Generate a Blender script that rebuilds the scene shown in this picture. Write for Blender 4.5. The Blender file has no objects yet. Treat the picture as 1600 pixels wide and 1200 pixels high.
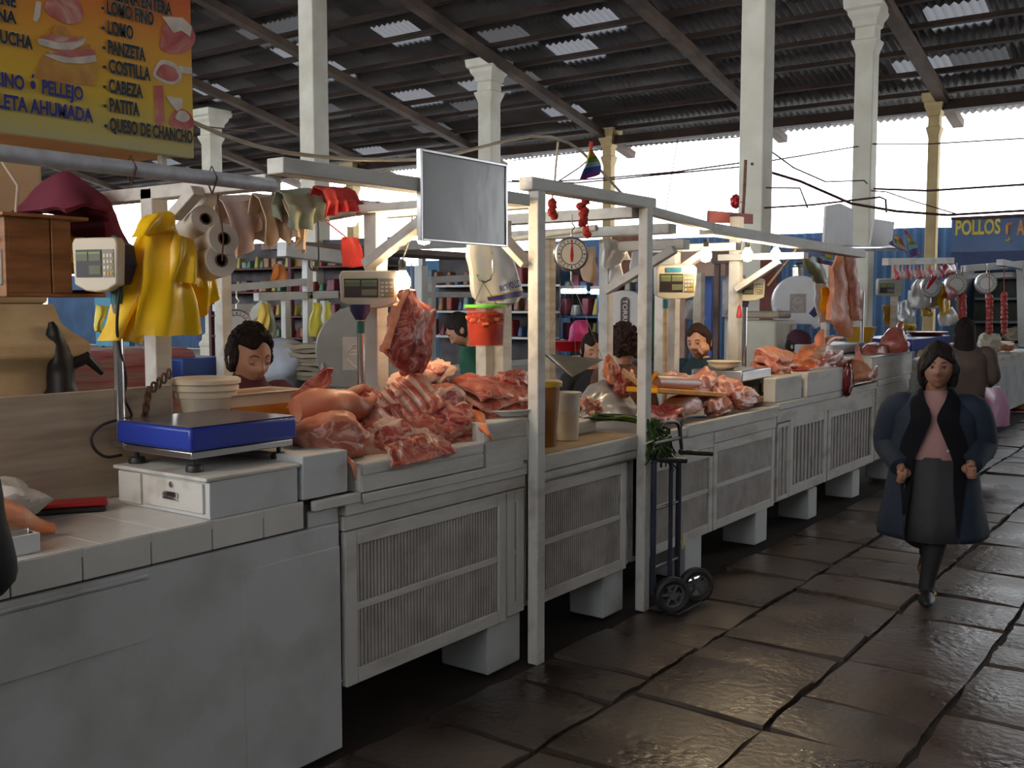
import bpy, bmesh, math, random
from mathutils import Vector, Matrix, Euler, noise
random.seed(7)
SC = bpy.context.scene
COL = SC.collection
# ---------------------------------------------------------------- camera, sky, exposure
CAMZ = 1.72
FPX = 1610.0
PITCH = math.atan(125 / FPX)
YAW = math.atan(1160 * math.cos(PITCH) / FPX)
cam = bpy.data.cameras.new('camera'); cam.sensor_width = 36; cam.lens = FPX / 1600 * 36
cam.clip_start = 0.05; cam.clip_end = 300
camo = bpy.data.objects.new('camera', cam); COL.objects.link(camo)
camo.location = (0, 0, CAMZ); camo.rotation_euler = (math.pi / 2 - PITCH, 0, YAW)
SC.camera = camo
W = bpy.data.worlds.new('overcast_sky'); SC.world = W; W.use_nodes = True
wn = W.node_tree.nodes; wn.clear()
wo = wn.new('ShaderNodeOutputWorld'); wb = wn.new('ShaderNodeBackground')
wb.inputs[0].default_value = (0.93, 0.97, 1.0, 1); wb.inputs[1].default_value = 3.5
W.node_tree.links.new(wb.outputs[0], wo.inputs[0])
SC.view_settings.view_transform = 'Standard'; SC.view_settings.look = 'None'
SC.view_settings.exposure = 0.75; SC.view_settings.gamma = 1.0
SC.view_settings.use_curve_mapping = False
SC.cycles.use_denoising = True
SC.cycles.max_bounces = 8; SC.cycles.diffuse_bounces = 4; SC.cycles.transmission_bounces = 6
SC.cycles.transparent_max_bounces = 12
SC.cycles.sample_clamp_indirect = 6.0
SC.cycles.caustics_reflective = False; SC.cycles.caustics_refractive = False

# ---------------------------------------------------------------- turning what the photo shows into places
_d = Vector((-math.sin(YAW) * math.cos(PITCH), math.cos(YAW) * math.cos(PITCH), -math.sin(PITCH)))
_r = Vector((math.cos(YAW), math.sin(YAW), 0)); _u = _r.cross(_d); _C = Vector((0, 0, CAMZ))
def ray(u, v): return _d + _r * ((u - 800) / FPX) + _u * ((600 - v) / FPX)
def PX(u, v, x): q = ray(u, v); return _C + q * (x / q.x)
def PY(u, v, y): q = ray(u, v); return _C + q * (y / q.y)
def PZ(u, v, z): q = ray(u, v); return _C + q * ((z - CAMZ) / q.z)
def PD(u, v, k): return _C + ray(u, v) * k
def V(*a): return Vector(a)

# ---------------------------------------------------------------- materials
MATS = {}
def mat(name, col, rough=.6, metal=0., var=.12, scale=6., bump=0., col2=None, bscale=None, spec=.5, detail=4., emit=None, alpha=1., trans=0., coat=0., stretch=None, lo=.35, hi=.65, sss=0):
    m = bpy.data.materials.new(name); m.use_nodes = True; MATS[name] = m
    nt = m.node_tree; N = nt.nodes; L = nt.links
    b = N['Principled BSDF']
    tc = N.new('ShaderNodeTexCoord'); mp = N.new('ShaderNodeMapping')
    if stretch: mp.inputs['Scale'].default_value = stretch
    L.new(tc.outputs['Object'], mp.inputs[0])
    nz = N.new('ShaderNodeTexNoise'); nz.inputs['Scale'].default_value = scale; nz.inputs['Detail'].default_value = detail
    L.new(mp.outputs[0], nz.inputs['Vector'])
    rp = N.new('ShaderNodeValToRGB')
    c1 = col2 or tuple(max(0, c * (1 - var)) for c in col); c2 = col if col2 else tuple(min(1, c * (1 + var)) for c in col)
    rp.color_ramp.elements[0].position = lo; rp.color_ramp.elements[1].position = hi
    rp.color_ramp.elements[0].color = (*c1, 1); rp.color_ramp.elements[1].color = (*c2, 1)
    L.new(nz.outputs[0], rp.inputs[0]); L.new(rp.outputs[0], b.inputs['Base Color'])
    b.inputs['Roughness'].default_value = rough; b.inputs['Metallic'].default_value = metal
    b.inputs['Specular IOR Level'].default_value = spec
    b.inputs['Alpha'].default_value = alpha; b.inputs['Transmission Weight'].default_value = trans
    b.inputs['Coat Weight'].default_value = coat
    if sss: b.inputs['Subsurface Weight'].default_value = sss; b.inputs['Subsurface Radius'].default_value = (.02, .008, .004)
    if emit:
        b.inputs['Emission Color'].default_value = (*emit[0], 1); b.inputs['Emission Strength'].default_value = emit[1]
    if bump:
        n2 = N.new('ShaderNodeTexNoise'); n2.inputs['Scale'].default_value = bscale or scale * 4; n2.inputs['Detail'].default_value = 5
        L.new(mp.outputs[0], n2.inputs['Vector'])
        bp = N.new('ShaderNodeBump'); bp.inputs['Strength'].default_value = bump; bp.inputs['Distance'].default_value = .01
        L.new(n2.outputs[0], bp.inputs['Height']); L.new(bp.outputs[0], b.inputs['Normal'])
    return m
def mat3(name, stops, rough=.4, scale=5., dist=1.2, bump=.25, bscale=30, stretch=(1, 1, 1), wave=False, coat=0., spec=.5, vein=None, vs=11.):
    """a material whose colour runs through several stops: muscle, fat and skin in streaks"""
    m = bpy.data.materials.new(name); m.use_nodes = True; MATS[name] = m
    nt = m.node_tree; N = nt.nodes; L = nt.links; b = N['Principled BSDF']
    tc = N.new('ShaderNodeTexCoord'); mp = N.new('ShaderNodeMapping'); mp.inputs['Scale'].default_value = stretch
    L.new(tc.outputs['Object'], mp.inputs[0])
    if wave:
        nz = N.new('ShaderNodeTexWave'); nz.inputs['Scale'].default_value = scale; nz.inputs['Distortion'].default_value = dist * 6
        nz.inputs['Detail'].default_value = 4; nz.inputs['Detail Scale'].default_value = 1.6
    else:
        nz = N.new('ShaderNodeTexNoise'); nz.inputs['Scale'].default_value = scale; nz.inputs['Detail'].default_value = 6; nz.inputs['Distortion'].default_value = dist
    L.new(mp.outputs[0], nz.inputs['Vector'])
    rp = N.new('ShaderNodeValToRGB')
    while len(rp.color_ramp.elements) < len(stops): rp.color_ramp.elements.new(.5)
    for e, (p, c) in zip(rp.color_ramp.elements, stops): e.position = p; e.color = (*c, 1)
    L.new(nz.outputs[0], rp.inputs[0]); outc = rp.outputs[0]
    if vein:
        nv = N.new('ShaderNodeTexNoise'); nv.inputs['Scale'].default_value = vs; nv.inputs['Detail'].default_value = 3; nv.inputs['Distortion'].default_value = 1.2
        L.new(mp.outputs[0], nv.inputs['Vector'])
        m1 = N.new('ShaderNodeMath'); m1.operation = 'SUBTRACT'; m1.inputs[1].default_value = .5; L.new(nv.outputs[0], m1.inputs[0])
        m2 = N.new('ShaderNodeMath'); m2.operation = 'ABSOLUTE'; L.new(m1.outputs[0], m2.inputs[0])
        m3 = N.new('ShaderNodeMapRange'); m3.inputs[1].default_value = .008; m3.inputs[2].default_value = .045; m3.inputs[3].default_value = .8; m3.inputs[4].default_value = 0; L.new(m2.outputs[0], m3.inputs[0])
        mv = N.new('ShaderNodeMixRGB'); L.new(m3.outputs[0], mv.inputs[0]); L.new(outc, mv.inputs[1]); mv.inputs[2].default_value = (*vein, 1); outc = mv.outputs[0]
    L.new(outc, b.inputs['Base Color'])
    b.inputs['Roughness'].default_value = rough; b.inputs['Coat Weight'].default_value = coat; b.inputs['Specular IOR Level'].default_value = spec
    n2 = N.new('ShaderNodeTexNoise'); n2.inputs['Scale'].default_value = bscale; n2.inputs['Detail'].default_value = 4
    L.new(mp.outputs[0], n2.inputs['Vector'])
    bp = N.new('ShaderNodeBump'); bp.inputs['Strength'].default_value = bump; bp.inputs['Distance'].default_value = .012
    L.new(n2.outputs[0], bp.inputs['Height']); L.new(bp.outputs[0], b.inputs['Normal'])
    return m

white = mat('white_paint', (.56, .57, .57), .55, col2=(.43, .43, .42), scale=3.5, bump=.12, bscale=40, lo=.3, hi=.55)
white2 = mat('worn_white_wood', (.60, .58, .54), .6, col2=(.42, .38, .33), scale=9, bump=.2, bscale=60, stretch=(1, .25, 1), lo=.28, hi=.5)
cream = mat('cream_plaster', (.80, .77, .66), .8, col2=(.68, .63, .52), scale=2.2, bump=.15, bscale=50)
masonry = mat('stained_cream_masonry', (.56, .44, .27), .85, col2=(.40, .29, .17), scale=3, bump=.3, bscale=30)
tile = mat('white_tile', (.66, .64, .60), .22, var=.06, scale=5)
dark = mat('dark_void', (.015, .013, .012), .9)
slat = mat('slat_paint', (.50, .47, .44), .6, col2=(.36, .32, .29), scale=7)
darkslat = mat('gap_backing', (.07, .06, .055), .9, var=.3)
steel = mat('steel', (.55, .55, .56), .28, metal=1., var=.1)
chrome = mat('chrome', (.75, .75, .76), .15, metal=1., var=.05)
galv = mat('galvanised_pipe', (.58, .58, .61), .5, metal=.25, var=.15, scale=20)
black = mat('black_rubber', (.018, .017, .017), .5, var=.2)
blackpl = mat('black_plastic', (.02, .02, .022), .35, var=.2)
rust = mat('rusty_iron', (.16, .07, .035), .8, col2=(.06, .035, .025), scale=18, bump=.2)
iron = mat('dark_iron', (.05, .05, .055), .5, metal=.5, var=.3)
wood = mat('brown_wood', (.30, .14, .06), .5, col2=(.17, .075, .03), scale=5, stretch=(1, 1, 6), bump=.1)
greywood = mat('weathered_board', (.46, .38, .29), .6, col2=(.33, .26, .19), scale=5, stretch=(1, .35, 4), bump=.1)
darkwood = mat('old_dark_timber', (.045, .028, .022), .9, spec=.2, col2=(.028, .018, .014), scale=2, bump=.25, bscale=20)
timber = mat('brown_rafter_timber', (.16, .105, .075), .85, col2=(.075, .05, .038), scale=1.4, bump=.3, bscale=14)
yellowwood = mat('bare_wood', (.55, .40, .24), .6, col2=(.42, .28, .15), scale=6, stretch=(1, 1, 4))

# ---------------------------------------------------------------- mesh building
def frame(p, q, up=None):
    z = (Vector(q) - Vector(p)).normalized()
    up = Vector(up) if up else (Vector((0, 0, 1)) if abs(z.z) < .95 else Vector((0, 1, 0)))
    x = up.cross(z).normalized(); y = z.cross(x)
    return Matrix((x, y, z)).transposed()
class MB:
    def __init__(s): s.bm = bmesh.new(); s.mi = 0
    def _f(s, vs):
        try: f = s.bm.faces.new(vs); f.material_index = s.mi; return f
        except ValueError: return None
    def box(s, c, d, rot=None, taper=None):
        c = Vector(c); R = rot.to_matrix() if isinstance(rot, Euler) else (rot or Matrix.Identity(3))
        vs = []
        for k in (-1, 1):
            t = taper if (taper and k > 0) else 1
            for i, j in ((-1, -1), (1, -1), (1, 1), (-1, 1)):
                vs.append(s.bm.verts.new(c + R @ Vector((i * d[0] / 2 * t, j * d[1] / 2 * t, k * d[2] / 2))))
        for q in ((3, 2, 1, 0), (4, 5, 6, 7), (0, 1, 5, 4), (1, 2, 6, 5), (2, 3, 7, 6), (3, 0, 4, 7)): s._f([vs[i] for i in q])
        return s
    def bb(s, x0, x1, y0, y1, z0, z1): return s.box(((x0 + x1) / 2, (y0 + y1) / 2, (z0 + z1) / 2), (abs(x1 - x0), abs(y1 - y0), abs(z1 - z0)))
    def beam(s, p, q, w, h, up=None):
        p = Vector(p); q = Vector(q)
        return s.box((p + q) / 2, (w, h, (q - p).length), frame(p, q, up))
    def loft(s, rings, close=True, caps=True):
        R = [[s.bm.verts.new(v) for v in r] for r in rings]
        n = len(R[0])
        for a, b in zip(R, R[1:]):
            for i in range(n if close else n - 1):
                j = (i + 1) % n; s._f([a[i], a[j], b[j], b[i]])
        if caps and close:
            s._f(list(reversed(R[0]))); s._f(R[-1])
        return R
    def tube(s, pts, r, n=8, caps=True, flat=1.):
        pts = [Vector(p) for p in pts]; rings = []
        if len(pts) >= 3 and n >= 10:            # an even bend through the given points
            P, R = [], []
            rl = r if isinstance(r, (list, tuple)) else [r] * len(pts)
            for i in range(len(pts) - 1):
                p0, p1, p2, p3 = pts[max(i - 1, 0)], pts[i], pts[i + 1], pts[min(i + 2, len(pts) - 1)]
                for q in range(4):
                    u = q / 4
                    P.append(p1 + (p2 - p0) * (.5 * u) + (p0 * 2 - p1 * 5 + p2 * 4 - p3) * (.5 * u * u) + (p1 * 3 - p0 - p2 * 3 + p3) * (.5 * u ** 3)); w_ = u * u * (3 - 2 * u); R.append(rl[i] + (rl[i + 1] - rl[i]) * w_)
            pts = P + [pts[-1]]; r = R + [rl[-1]]
        up = None
        for i, p in enumerate(pts):
            t = (pts[min(i + 1, len(pts) - 1)] - pts[max(i - 1, 0)]).normalized()
            if up is None: up = Vector((0, 0, 1)) if abs(t.z) < .9 else Vector((0, 1, 0))
            x = up.cross(t)
            x = x.normalized() if x.length > 1e-6 else Vector((1, 0, 0)); y = t.cross(x); up = y
            rr = r[i] if isinstance(r, (list, tuple)) else r
            rings.append([p + (x * math.cos(a) + y * math.sin(a) * flat) * rr for a in (2 * math.pi * k / n for k in range(n))])
        s.loft(rings, True, caps); return s
    def lathe(s, prof, c=(0, 0, 0), M=None, n=24, sx=1., sy=1., caps=None):
        if caps is None: caps = tuple(prof[0]) != tuple(prof[-1])
        c = Vector(c); M = M or Matrix.Identity(3)
        s.loft([[c + M @ Vector((max(r, 1e-4) * math.cos(a) * sx, max(r, 1e-4) * math.sin(a) * sy, z)) for a in (2 * math.pi * k / n for k in range(n))] for r, z in prof], True, caps); return s
    def blob(s, c, d, rot=None, sub=3, amp=.0, sc=3., seed=0, fn=None):
        c = Vector(c); R = rot.to_matrix() if isinstance(rot, Euler) else (rot or Matrix.Identity(3))
        g = bmesh.ops.create_icosphere(s.bm, subdivisions=sub, radius=1)
        for v in g['verts']:
            p = v.co.copy()
            k = 1 + amp * noise.noise(p * sc + Vector((seed * 7.3, seed * 3.1, seed)))
            if amp: k += amp * .5 * noise.noise(p * sc * 2.3 + Vector((seed * 2.3, 9, seed)))
            p = p * k
            if fn: p = fn(p)
            v.co = c + R @ Vector((p.x * d[0], p.y * d[1], p.z * d[2]))
        fs = set(f for v in g['verts'] for f in v.link_faces)
        for f in fs: f.material_index = s.mi
        return g['verts']
    def sheet(s, nu, nv, fn, thick=0., edge_mi=None, back_mi=None, top=None):
        """a grid of points fn(a, b), a and b in 0..1, given real thickness along its normals"""
        P = [[Vector(fn(i / nu, j / nv)) for j in range(nv + 1)] for i in range(nu + 1)]
        A = [[s.bm.verts.new(p) for p in r] for r in P]
        mi = s.mi
        for i in range(nu):
            for j in range(nv):
                if top: s.mi = top(i / nu, j / nv)
                s._f([A[i][j], A[i + 1][j], A[i + 1][j + 1], A[i][j + 1]])
        s.mi = mi
        if thick:
            def nrm(i, j):
                a = P[min(i + 1, nu)][j] - P[max(i - 1, 0)][j]; b = P[i][min(j + 1, nv)] - P[i][max(j - 1, 0)]
                c = a.cross(b); return c.normalized() if c.length > 1e-9 else Vector((0, 0, 1))
            B = [[s.bm.verts.new(P[i][j] - nrm(i, j) * thick) for j in range(nv + 1)] for i in range(nu + 1)]
            if back_mi is not None: s.mi = back_mi
            for i in range(nu):
                for j in range(nv): s._f([B[i][j], B[i][j + 1], B[i + 1][j + 1], B[i + 1][j]])
            if edge_mi is not None: s.mi = edge_mi
            for i in range(nu):
                s._f([A[i][0], B[i][0], B[i + 1][0], A[i + 1][0]]); s._f([A[i][nv], A[i + 1][nv], B[i + 1][nv], B[i][nv]])
            for j in range(nv):
                s._f([A[0][j], A[0][j + 1], B[0][j + 1], B[0][j]]); s._f([A[nu][j], B[nu][j], B[nu][j + 1], A[nu][j + 1]])
            s.mi = mi
        return s
    def prism(s, pts, th, M=None, c=(0, 0, 0)):
        """flat outline pts (x, y) pushed to thickness th along local z"""
        M = M or Matrix.Identity(3); c = Vector(c)
        a = [s.bm.verts.new(c + M @ Vector((x, y, 0))) for x, y in pts]; b = [s.bm.verts.new(c + M @ Vector((x, y, th))) for x, y in pts]
        s._f(list(reversed(a))); s._f(b)
        n = len(pts)
        for i in range(n): s._f([a[i], a[(i + 1) % n], b[(i + 1) % n], b[i]])
        return s
    def text(s, body, o, ex, ey, w=None, h=.1, th=.004, off=0., align='L'):
        """lettering: o = start of the base line, ex / ey = reading and upright directions"""
        cu = bpy.data.curves.new('lettering', 'FONT'); cu.body = body; cu.size = 1; cu.offset = off; cu.resolution_u = 3
        ob = bpy.data.objects.new('lettering', cu); COL.objects.link(ob)
        me = bpy.data.meshes.new_from_object(ob.evaluated_get(bpy.context.evaluated_depsgraph_get()))
        bpy.data.objects.remove(ob); bpy.data.curves.remove(cu)
        xs = [v.co.x for v in me.vertices]
        x0, x1 = min(xs), max(xs); k = h / .70
        kx = w / (x1 - x0) if w else k
        ex = Vector(ex).normalized(); ey = Vector(ey).normalized(); ez = ex.cross(ey); o = Vector(o)
        sh = -(x1 - x0) * kx if align == 'R' else 0
        T = lambda c, d: o + ex * ((c.x - x0) * kx + sh) + ey * (c.y * k) + ez * d
        a = [s.bm.verts.new(T(v.co, th)) for v in me.vertices]
        for p in me.polygons: s._f([a[i] for i in p.vertices])
        bpy.data.meshes.remove(me)
        return s
    def copyto(s, fn):
        for v in s.bm.verts: v.co = fn(v.co)
        return s
    def jitter(s, amp, sc=3., seed=0):
        for v in s.bm.verts: v.co = v.co + noise.noise_vector(v.co * sc + Vector((seed, seed * 2.1, 0))) * amp
        return s
    def build(s, name, mats, parent=None, bevel=0., smooth=38., sub=0, solid=0.):
        me = bpy.data.meshes.new(name)
        if parent is not None:
            Mi = world_of(parent).inverted()
            s.bm.transform(Mi)
        bmesh.ops.recalc_face_normals(s.bm, faces=s.bm.faces)
        s.bm.to_mesh(me); s.bm.free()
        for m in (mats if isinstance(mats, (list, tuple)) else [mats]): me.materials.append(m)
        if smooth:
            me.polygons.foreach_set('use_smooth', [True] * len(me.polygons))
            me.set_sharp_from_angle(angle=math.radians(smooth))
        o = bpy.data.objects.new(name, me); COL.objects.link(o)
        if parent is not None: o.parent = parent
        if solid:
            b = o.modifiers.new('thickness', 'SOLIDIFY'); b.thickness = solid; b.offset = 0
        if bevel:
            b = o.modifiers.new('edges', 'BEVEL'); b.width = bevel; b.segments = 2; b.limit_method = 'ANGLE'; b.angle_limit = math.radians(40)
        if sub:
            b = o.modifiers.new('round', 'SUBSURF'); b.levels = sub; b.render_levels = sub
        return o
def world_of(o):
    M = o.matrix_basis.copy()
    while o.parent: o = o.parent; M = o.matrix_basis @ M
    return M
def tag(o, label, cat, group=None, kind=None):
    if label: o['label'] = label
    if cat: o['category'] = cat
    if group: o['group'] = group
    if kind: o['kind'] = kind
    return o
def thing(name, loc, label, cat, group=None, rz=0.):
    o = bpy.data.objects.new(name, None); COL.objects.link(o); o.empty_display_size = .1
    o.location = loc; o.rotation_euler = (0, 0, rz)
    return tag(o, label, cat, group)
def one(name, mb, mats, loc, label, cat, group=None, **k):
    """a thing that is a single mesh, its origin at loc"""
    T = Matrix.Translation(-Vector(loc)); mb.bm.transform(T)
    o = mb.build(name, mats, None, **k); o.location = loc
    return tag(o, label, cat, group)
def struct(name, mb, mats, parent=None, **k):
    o = mb.build(name, mats, parent, **k)
    if parent is None: o['kind'] = 'structure'
    return o
def dup(root, loc=None, rz=None, label=None):
    r = root.copy(); COL.objects.link(r)
    if loc is not None: r.location = loc
    if rz is not None: r.rotation_euler = (0, 0, rz)
    if label: r['label'] = label
    for ch in list(root.children):
        c = ch.copy(); COL.objects.link(c); c.parent = r
        for g in list(ch.children):
            e = g.copy(); COL.objects.link(e); e.parent = c
    return r
def lamp(p, power, col=(1, .50, .20), r=.035, parent=None):
    l = bpy.data.lights.new('bulb_light', 'POINT'); l.energy = power; l.color = col; l.shadow_soft_size = r
    o = bpy.data.objects.new('bulb_light', l); COL.objects.link(o)
    if parent is not None: o.parent = parent; o.location = world_of(parent).inverted() @ Vector(p)
    else: o.location = p
    return o

# ================================================================ THE HALL
FX = -2.79          # the front of the stalls
# --- floor of worn stone slabs
m = bpy.data.materials.new('worn_stone'); m.use_nodes = True
nt = m.node_tree; N = nt.nodes; L = nt.links; b = N['Principled BSDF']
tc = N.new('ShaderNodeTexCoord')
at = N.new('ShaderNodeAttribute'); at.attribute_name = 'slab'
n1 = N.new('ShaderNodeTexNoise'); n1.inputs['Scale'].default_value = 2.2; n1.inputs['Detail'].default_value = 6
n2 = N.new('ShaderNodeTexNoise'); n2.inputs['Scale'].default_value = 26; n2.inputs['Detail'].default_value = 5
L.new(tc.outputs['Object'], n1.inputs['Vector']); L.new(tc.outputs['Object'], n2.inputs['Vector'])
rp = N.new('ShaderNodeValToRGB'); rp.color_ramp.elements[0].position = .3; rp.color_ramp.elements[1].position = .7
rp.color_ramp.elements[0].color = (.050, .032, .024, 1); rp.color_ramp.elements[1].color = (.118, .094, .082, 1)
L.new(n1.outputs[0], rp.inputs[0])
mx = N.new('ShaderNodeMixRGB'); mx.blend_type = 'MULTIPLY'; mx.inputs[0].default_value = .8
L.new(rp.outputs[0], mx.inputs[1]); L.new(at.outputs['Color'], mx.inputs[2]); L.new(mx.outputs[0], b.inputs['Base Color'])
r2 = N.new('ShaderNodeMapRange'); r2.inputs[1].default_value = .3; r2.inputs[2].default_value = .7; r2.inputs[3].default_value = .20; r2.inputs[4].default_value = .44
L.new(n1.outputs[0], r2.inputs[0]); L.new(r2.outputs[0], b.inputs['Roughness'])
bp = N.new('ShaderNodeBump'); bp.inputs['Strength'].default_value = .45; bp.inputs['Distance'].default_value = .012
ad = N.new('ShaderNodeMath'); ad.operation = 'ADD'; L.new(n1.outputs[0], ad.inputs[0]); L.new(n2.outputs[0], ad.inputs[1])
L.new(ad.outputs[0], bp.inputs['Height']); L.new(bp.outputs[0], b.inputs['Normal'])
stone = m
joint = mat('joint_dirt_and_shade', (.030, .019, .014), .95, var=.3, bump=.3)  # dirt in the joints, darkened to give black shade under the counters too
rnd = random.Random(11)
mb = MB(); cols = []
xs = [-2.75]
while xs[-1] < 5: xs.append(xs[-1] + rnd.choice([.38, .44, .5, .56, .64]))
[rnd.choice([.5, .6, .7]) for _ in range(10)]
for xa, xb in zip(xs, xs[1:]):
    y = -1.2 - rnd.random()
    while y < 21:
        ln = rnd.choice([.28, .36, .45, .52, .6, .72, .9]) * (1 if y < 13 else 1.4)
        g = .010 + .012 * rnd.random(); h = rnd.uniform(-.010, .006); tx, ty = rnd.uniform(-.012, .012), rnd.uniform(-.012, .012)
        j = lambda k=.018: rnd.uniform(-k, k)
        nx, ny = 3, 4
        x0, x1, y0, y1 = xa + g, xb - g, y + g, y + ln - g
        sk = rnd.uniform(-.03, .03)
        G = []
        for a in range(nx + 1):
            row = []
            for c in range(ny + 1):
                ed = (a in (0, nx)) or (c in (0, ny)); cor = (a in (0, nx)) and (c in (0, ny))
                px = x0 + (x1 - x0) * a / nx; py = y0 + (y1 - y0) * c / ny + sk * (a / nx - .5)
                if ed: px += j(.009); py += j(.012)
                row.append(mb.bm.verts.new((px, py, h + tx * (a / nx - .5) + ty * (c / ny - .5) - (.006 if ed else 0) - (.004 if cor else 0))))
            G.append(row)
        fs = []
        for a in range(nx):
            for c in range(ny): fs.append(mb._f([G[a][c], G[a + 1][c], G[a + 1][c + 1], G[a][c + 1]]))
        per = [G[a][0] for a in range(nx + 1)] + [G[nx][c] for c in range(1, ny + 1)] + [G[a][ny] for a in range(nx - 1, -1, -1)] + [G[0][c] for c in range(ny - 1, 0, -1)]
        lowv = [mb.bm.verts.new((v.co.x, v.co.y, -.05)) for v in per]
        for i in range(len(per)):
            fs.append(mb._f([per[i], lowv[i], lowv[(i + 1) % len(per)], per[(i + 1) % len(per)]]))
        k = rnd.uniform(.72, 1.15)
        cols += [(k * rnd.uniform(.97, 1.05), k, k * rnd.uniform(.94, 1.02))] * len(fs)
        y += ln
mb.mi = 1
mb._f([mb.bm.verts.new(p) for p in ((-48, -9, -.028), (16, -9, -.028), (16, 27, -.028), (-48, 27, -.028))]); cols.append((1, 1, 1))
floor = struct('floor', mb, [stone, joint], smooth=25)
ca = floor.data.attributes.new('slab', 'FLOAT_COLOR', 'FACE')
for i, c in enumerate(cols): ca.data[i].color = (*c, 1)

# --- corrugated roof falling towards the far eave, with its timbers
EY, EZ, SL = 24.1, 5.86, .217
def rz_(y): return EZ + SL * (EY - y)
roofm = mat('old_corrugated_iron', (.22, .20, .195), .75, col2=(.14, .125, .12), scale=.9, var=.3)
roofm2 = mat('older_corrugated_iron', (.145, .13, .127), .75, col2=(.09, .08, .078), scale=1.3)
m = bpy.data.materials.new('translucent_roof_sheet'); m.use_nodes = True
nt = m.node_tree; N = nt.nodes; L = nt.links
tl = N.new('ShaderNodeBsdfTranslucent'); tl.inputs[0].default_value = (.075, .075, .08, 1)
df = N.new('ShaderNodeBsdfDiffuse'); df.inputs[0].default_value = (.22, .22, .22, 1)
ms = N.new('ShaderNodeMixShader'); ms.inputs[0].default_value = .35
L.new(tl.outputs[0], ms.inputs[1]); L.new(df.outputs[0], ms.inputs[2]); L.new(ms.outputs[0], N['Material Output'].inputs[0])
skyl = m
skyl2 = m.copy(); skyl2.name = 'grimy_translucent_roof_sheet'
for q in skyl2.node_tree.nodes:
    if q.type == 'BSDF_TRANSLUCENT': q.inputs[0].default_value = (.028, .027, .028, 1)
mb = MB(); rnd = random.Random(5)
RX0, RX1, PIT = -46.0, 13.0, .15
ncol = int((RX1 - RX0) / PIT * 4)
yrow = []; y = EY
while y > 6.5: yrow.append(y); y -= .98
yrow.append(6.5)
bright = {}
for k in range(len(yrow) - 1):
    x = RX0
    while x < RX1:
        if k > 0 and rnd.random() < (.15 if k < 9 else .08) * (1 if x > -20 else .45): bright[(k, int((x - RX0) / 1.05))] = rnd.random()
        x += 1.05
for k in range(len(yrow) - 1):
    ya, yb = yrow[k], yrow[k + 1]
    lift = .05
    rows = []
    for (yy, dz) in ((ya + .10, 0.0), (yb, lift)):
        rows.append([mb.bm.verts.new((RX0 + c * PIT / 4, yy, rz_(yy) + dz - .0 + .030 * (1, 0, -1, 0)[c % 4])) for c in range(ncol + 1)])
    for c in range(ncol):
        s_ = int(c * PIT / 4 / 1.05)
        bk = bright.get((k, s_))
        mb.mi = (2 if bk > .55 else 3) if bk is not None else (1 if ((s_ * 7 + k * 5) % 11) < 4 else 0)
        mb._f([rows[0][c], rows[0][c + 1], rows[1][c + 1], rows[1][c]])
mb.mi = 0
# unseen slope over the camera's head, kept high so sky light enters behind
for (ya, za, yb, zb) in ((6.5, rz_(6.5), -9, rz_(6.5) - 1.2),):
    mb._f([mb.bm.verts.new(p) for p in ((RX0, ya, za + .03), (RX1, ya, za + .03), (RX1, yb, zb), (RX0, yb, zb))])
ceil = struct('ceiling', mb, [roofm, roofm2, skyl, skyl2], smooth=60)
PURL = []
for k, y in enumerate(yrow[:-1]):
    yy = y - .45 if k else y - .55
    if yy < 7: break
    z = rz_(yy) - .10
    MB().beam((RX0, yy, z), (RX1, yy, z), .16 if k != 1 else .2, .09, (0, 0, 1)).jitter(.0).build('purlin', darkwood, ceil)
# the tie along the last row of columns
RXS = [-1.2, -5.35, -9.3, -13.4, -17.5, -21.7, -25.8, -30, -34, -38]
for x in RXS:
    mb = MB(); n = 10
    pts = [V(x + rnd.uniform(-.03, .03), 7 + (EY - .15 - 7) * i / n, rz_(7 + (EY - .15 - 7) * i / n) - .27 + rnd.uniform(-.02, .02)) for i in range(n + 1)]
    for p, q in zip(pts, pts[1:]): mb.beam(p, q + (q - p) * .03, .17, .22, (1, 0, 0))
    mb.build('rafter', timber, ceil)
MB().beam((RX0, 22.75, rz_(22.75) - .36), (RX1, 22.75, rz_(22.75) - .36), .24, .2, (0, 0, 1)).build('wall_plate', darkwood, ceil)

# --- columns
def sq(mb, cx, cy, prof):
    mb.loft([[V(cx + sx * w, cy + sy * w, z) for sx, sy in ((-1, -1), (1, -1), (1, 1), (-1, 1))] for w, z in prof])
CG = 'cream columns holding the market roof'
def column(x, y, top, w, label, cap=True, m=cream, base=True):
    t = thing('column', (x, y, 0), label, 'column', CG)
    mb = MB(); sq(mb, x, y, [(w, 0 if not base else .9), (w * .96, top - (.62 if cap else 0))]); mb.build('shaft', m, t, bevel=.02, smooth=0)
    if base:
        mb = MB(); sq(mb, x, y, [(w * 1.5, 0), (w * 1.5, .55), (w * 1.6, .58), (w * 1.6, .66), (w * 1.3, .74), (w * 1.3, .86), (w, .92)]); mb.build('plinth', m, t, smooth=0)
    if cap:
        k = w
        mb = MB(); sq(mb, x, y, [(k * .96, top - .90), (k * 1.0, top - .86), (k * 1.25, top - .74), (k * 1.3, top - .69), (k * 1.0, top - .66), (k * 1.0, top - .48), (k * 1.2, top - .45), (k * 1.28, top - .36), (k * 1.6, top - .27), (k * 1.68, top - .2), (k * 1.95, top - .16), (k * 2.05, top)])
        mb.build('capital', m, t, smooth=0)
    return t
def at_ratio(u, y): p = PY(u, 475, y); return p.x
cr = mat('ochre_plaster', (.60, .46, .24), .8, col2=(.47, .33, .15), scale=2)
Y1, Y2, Y3 = 13.6, 18.3, 22.7
column(at_ratio(1177, Y1), Y1, 8.2, .178, 'tall cream column with cracked face just behind the three glowing bulbs', cap=False)
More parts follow.
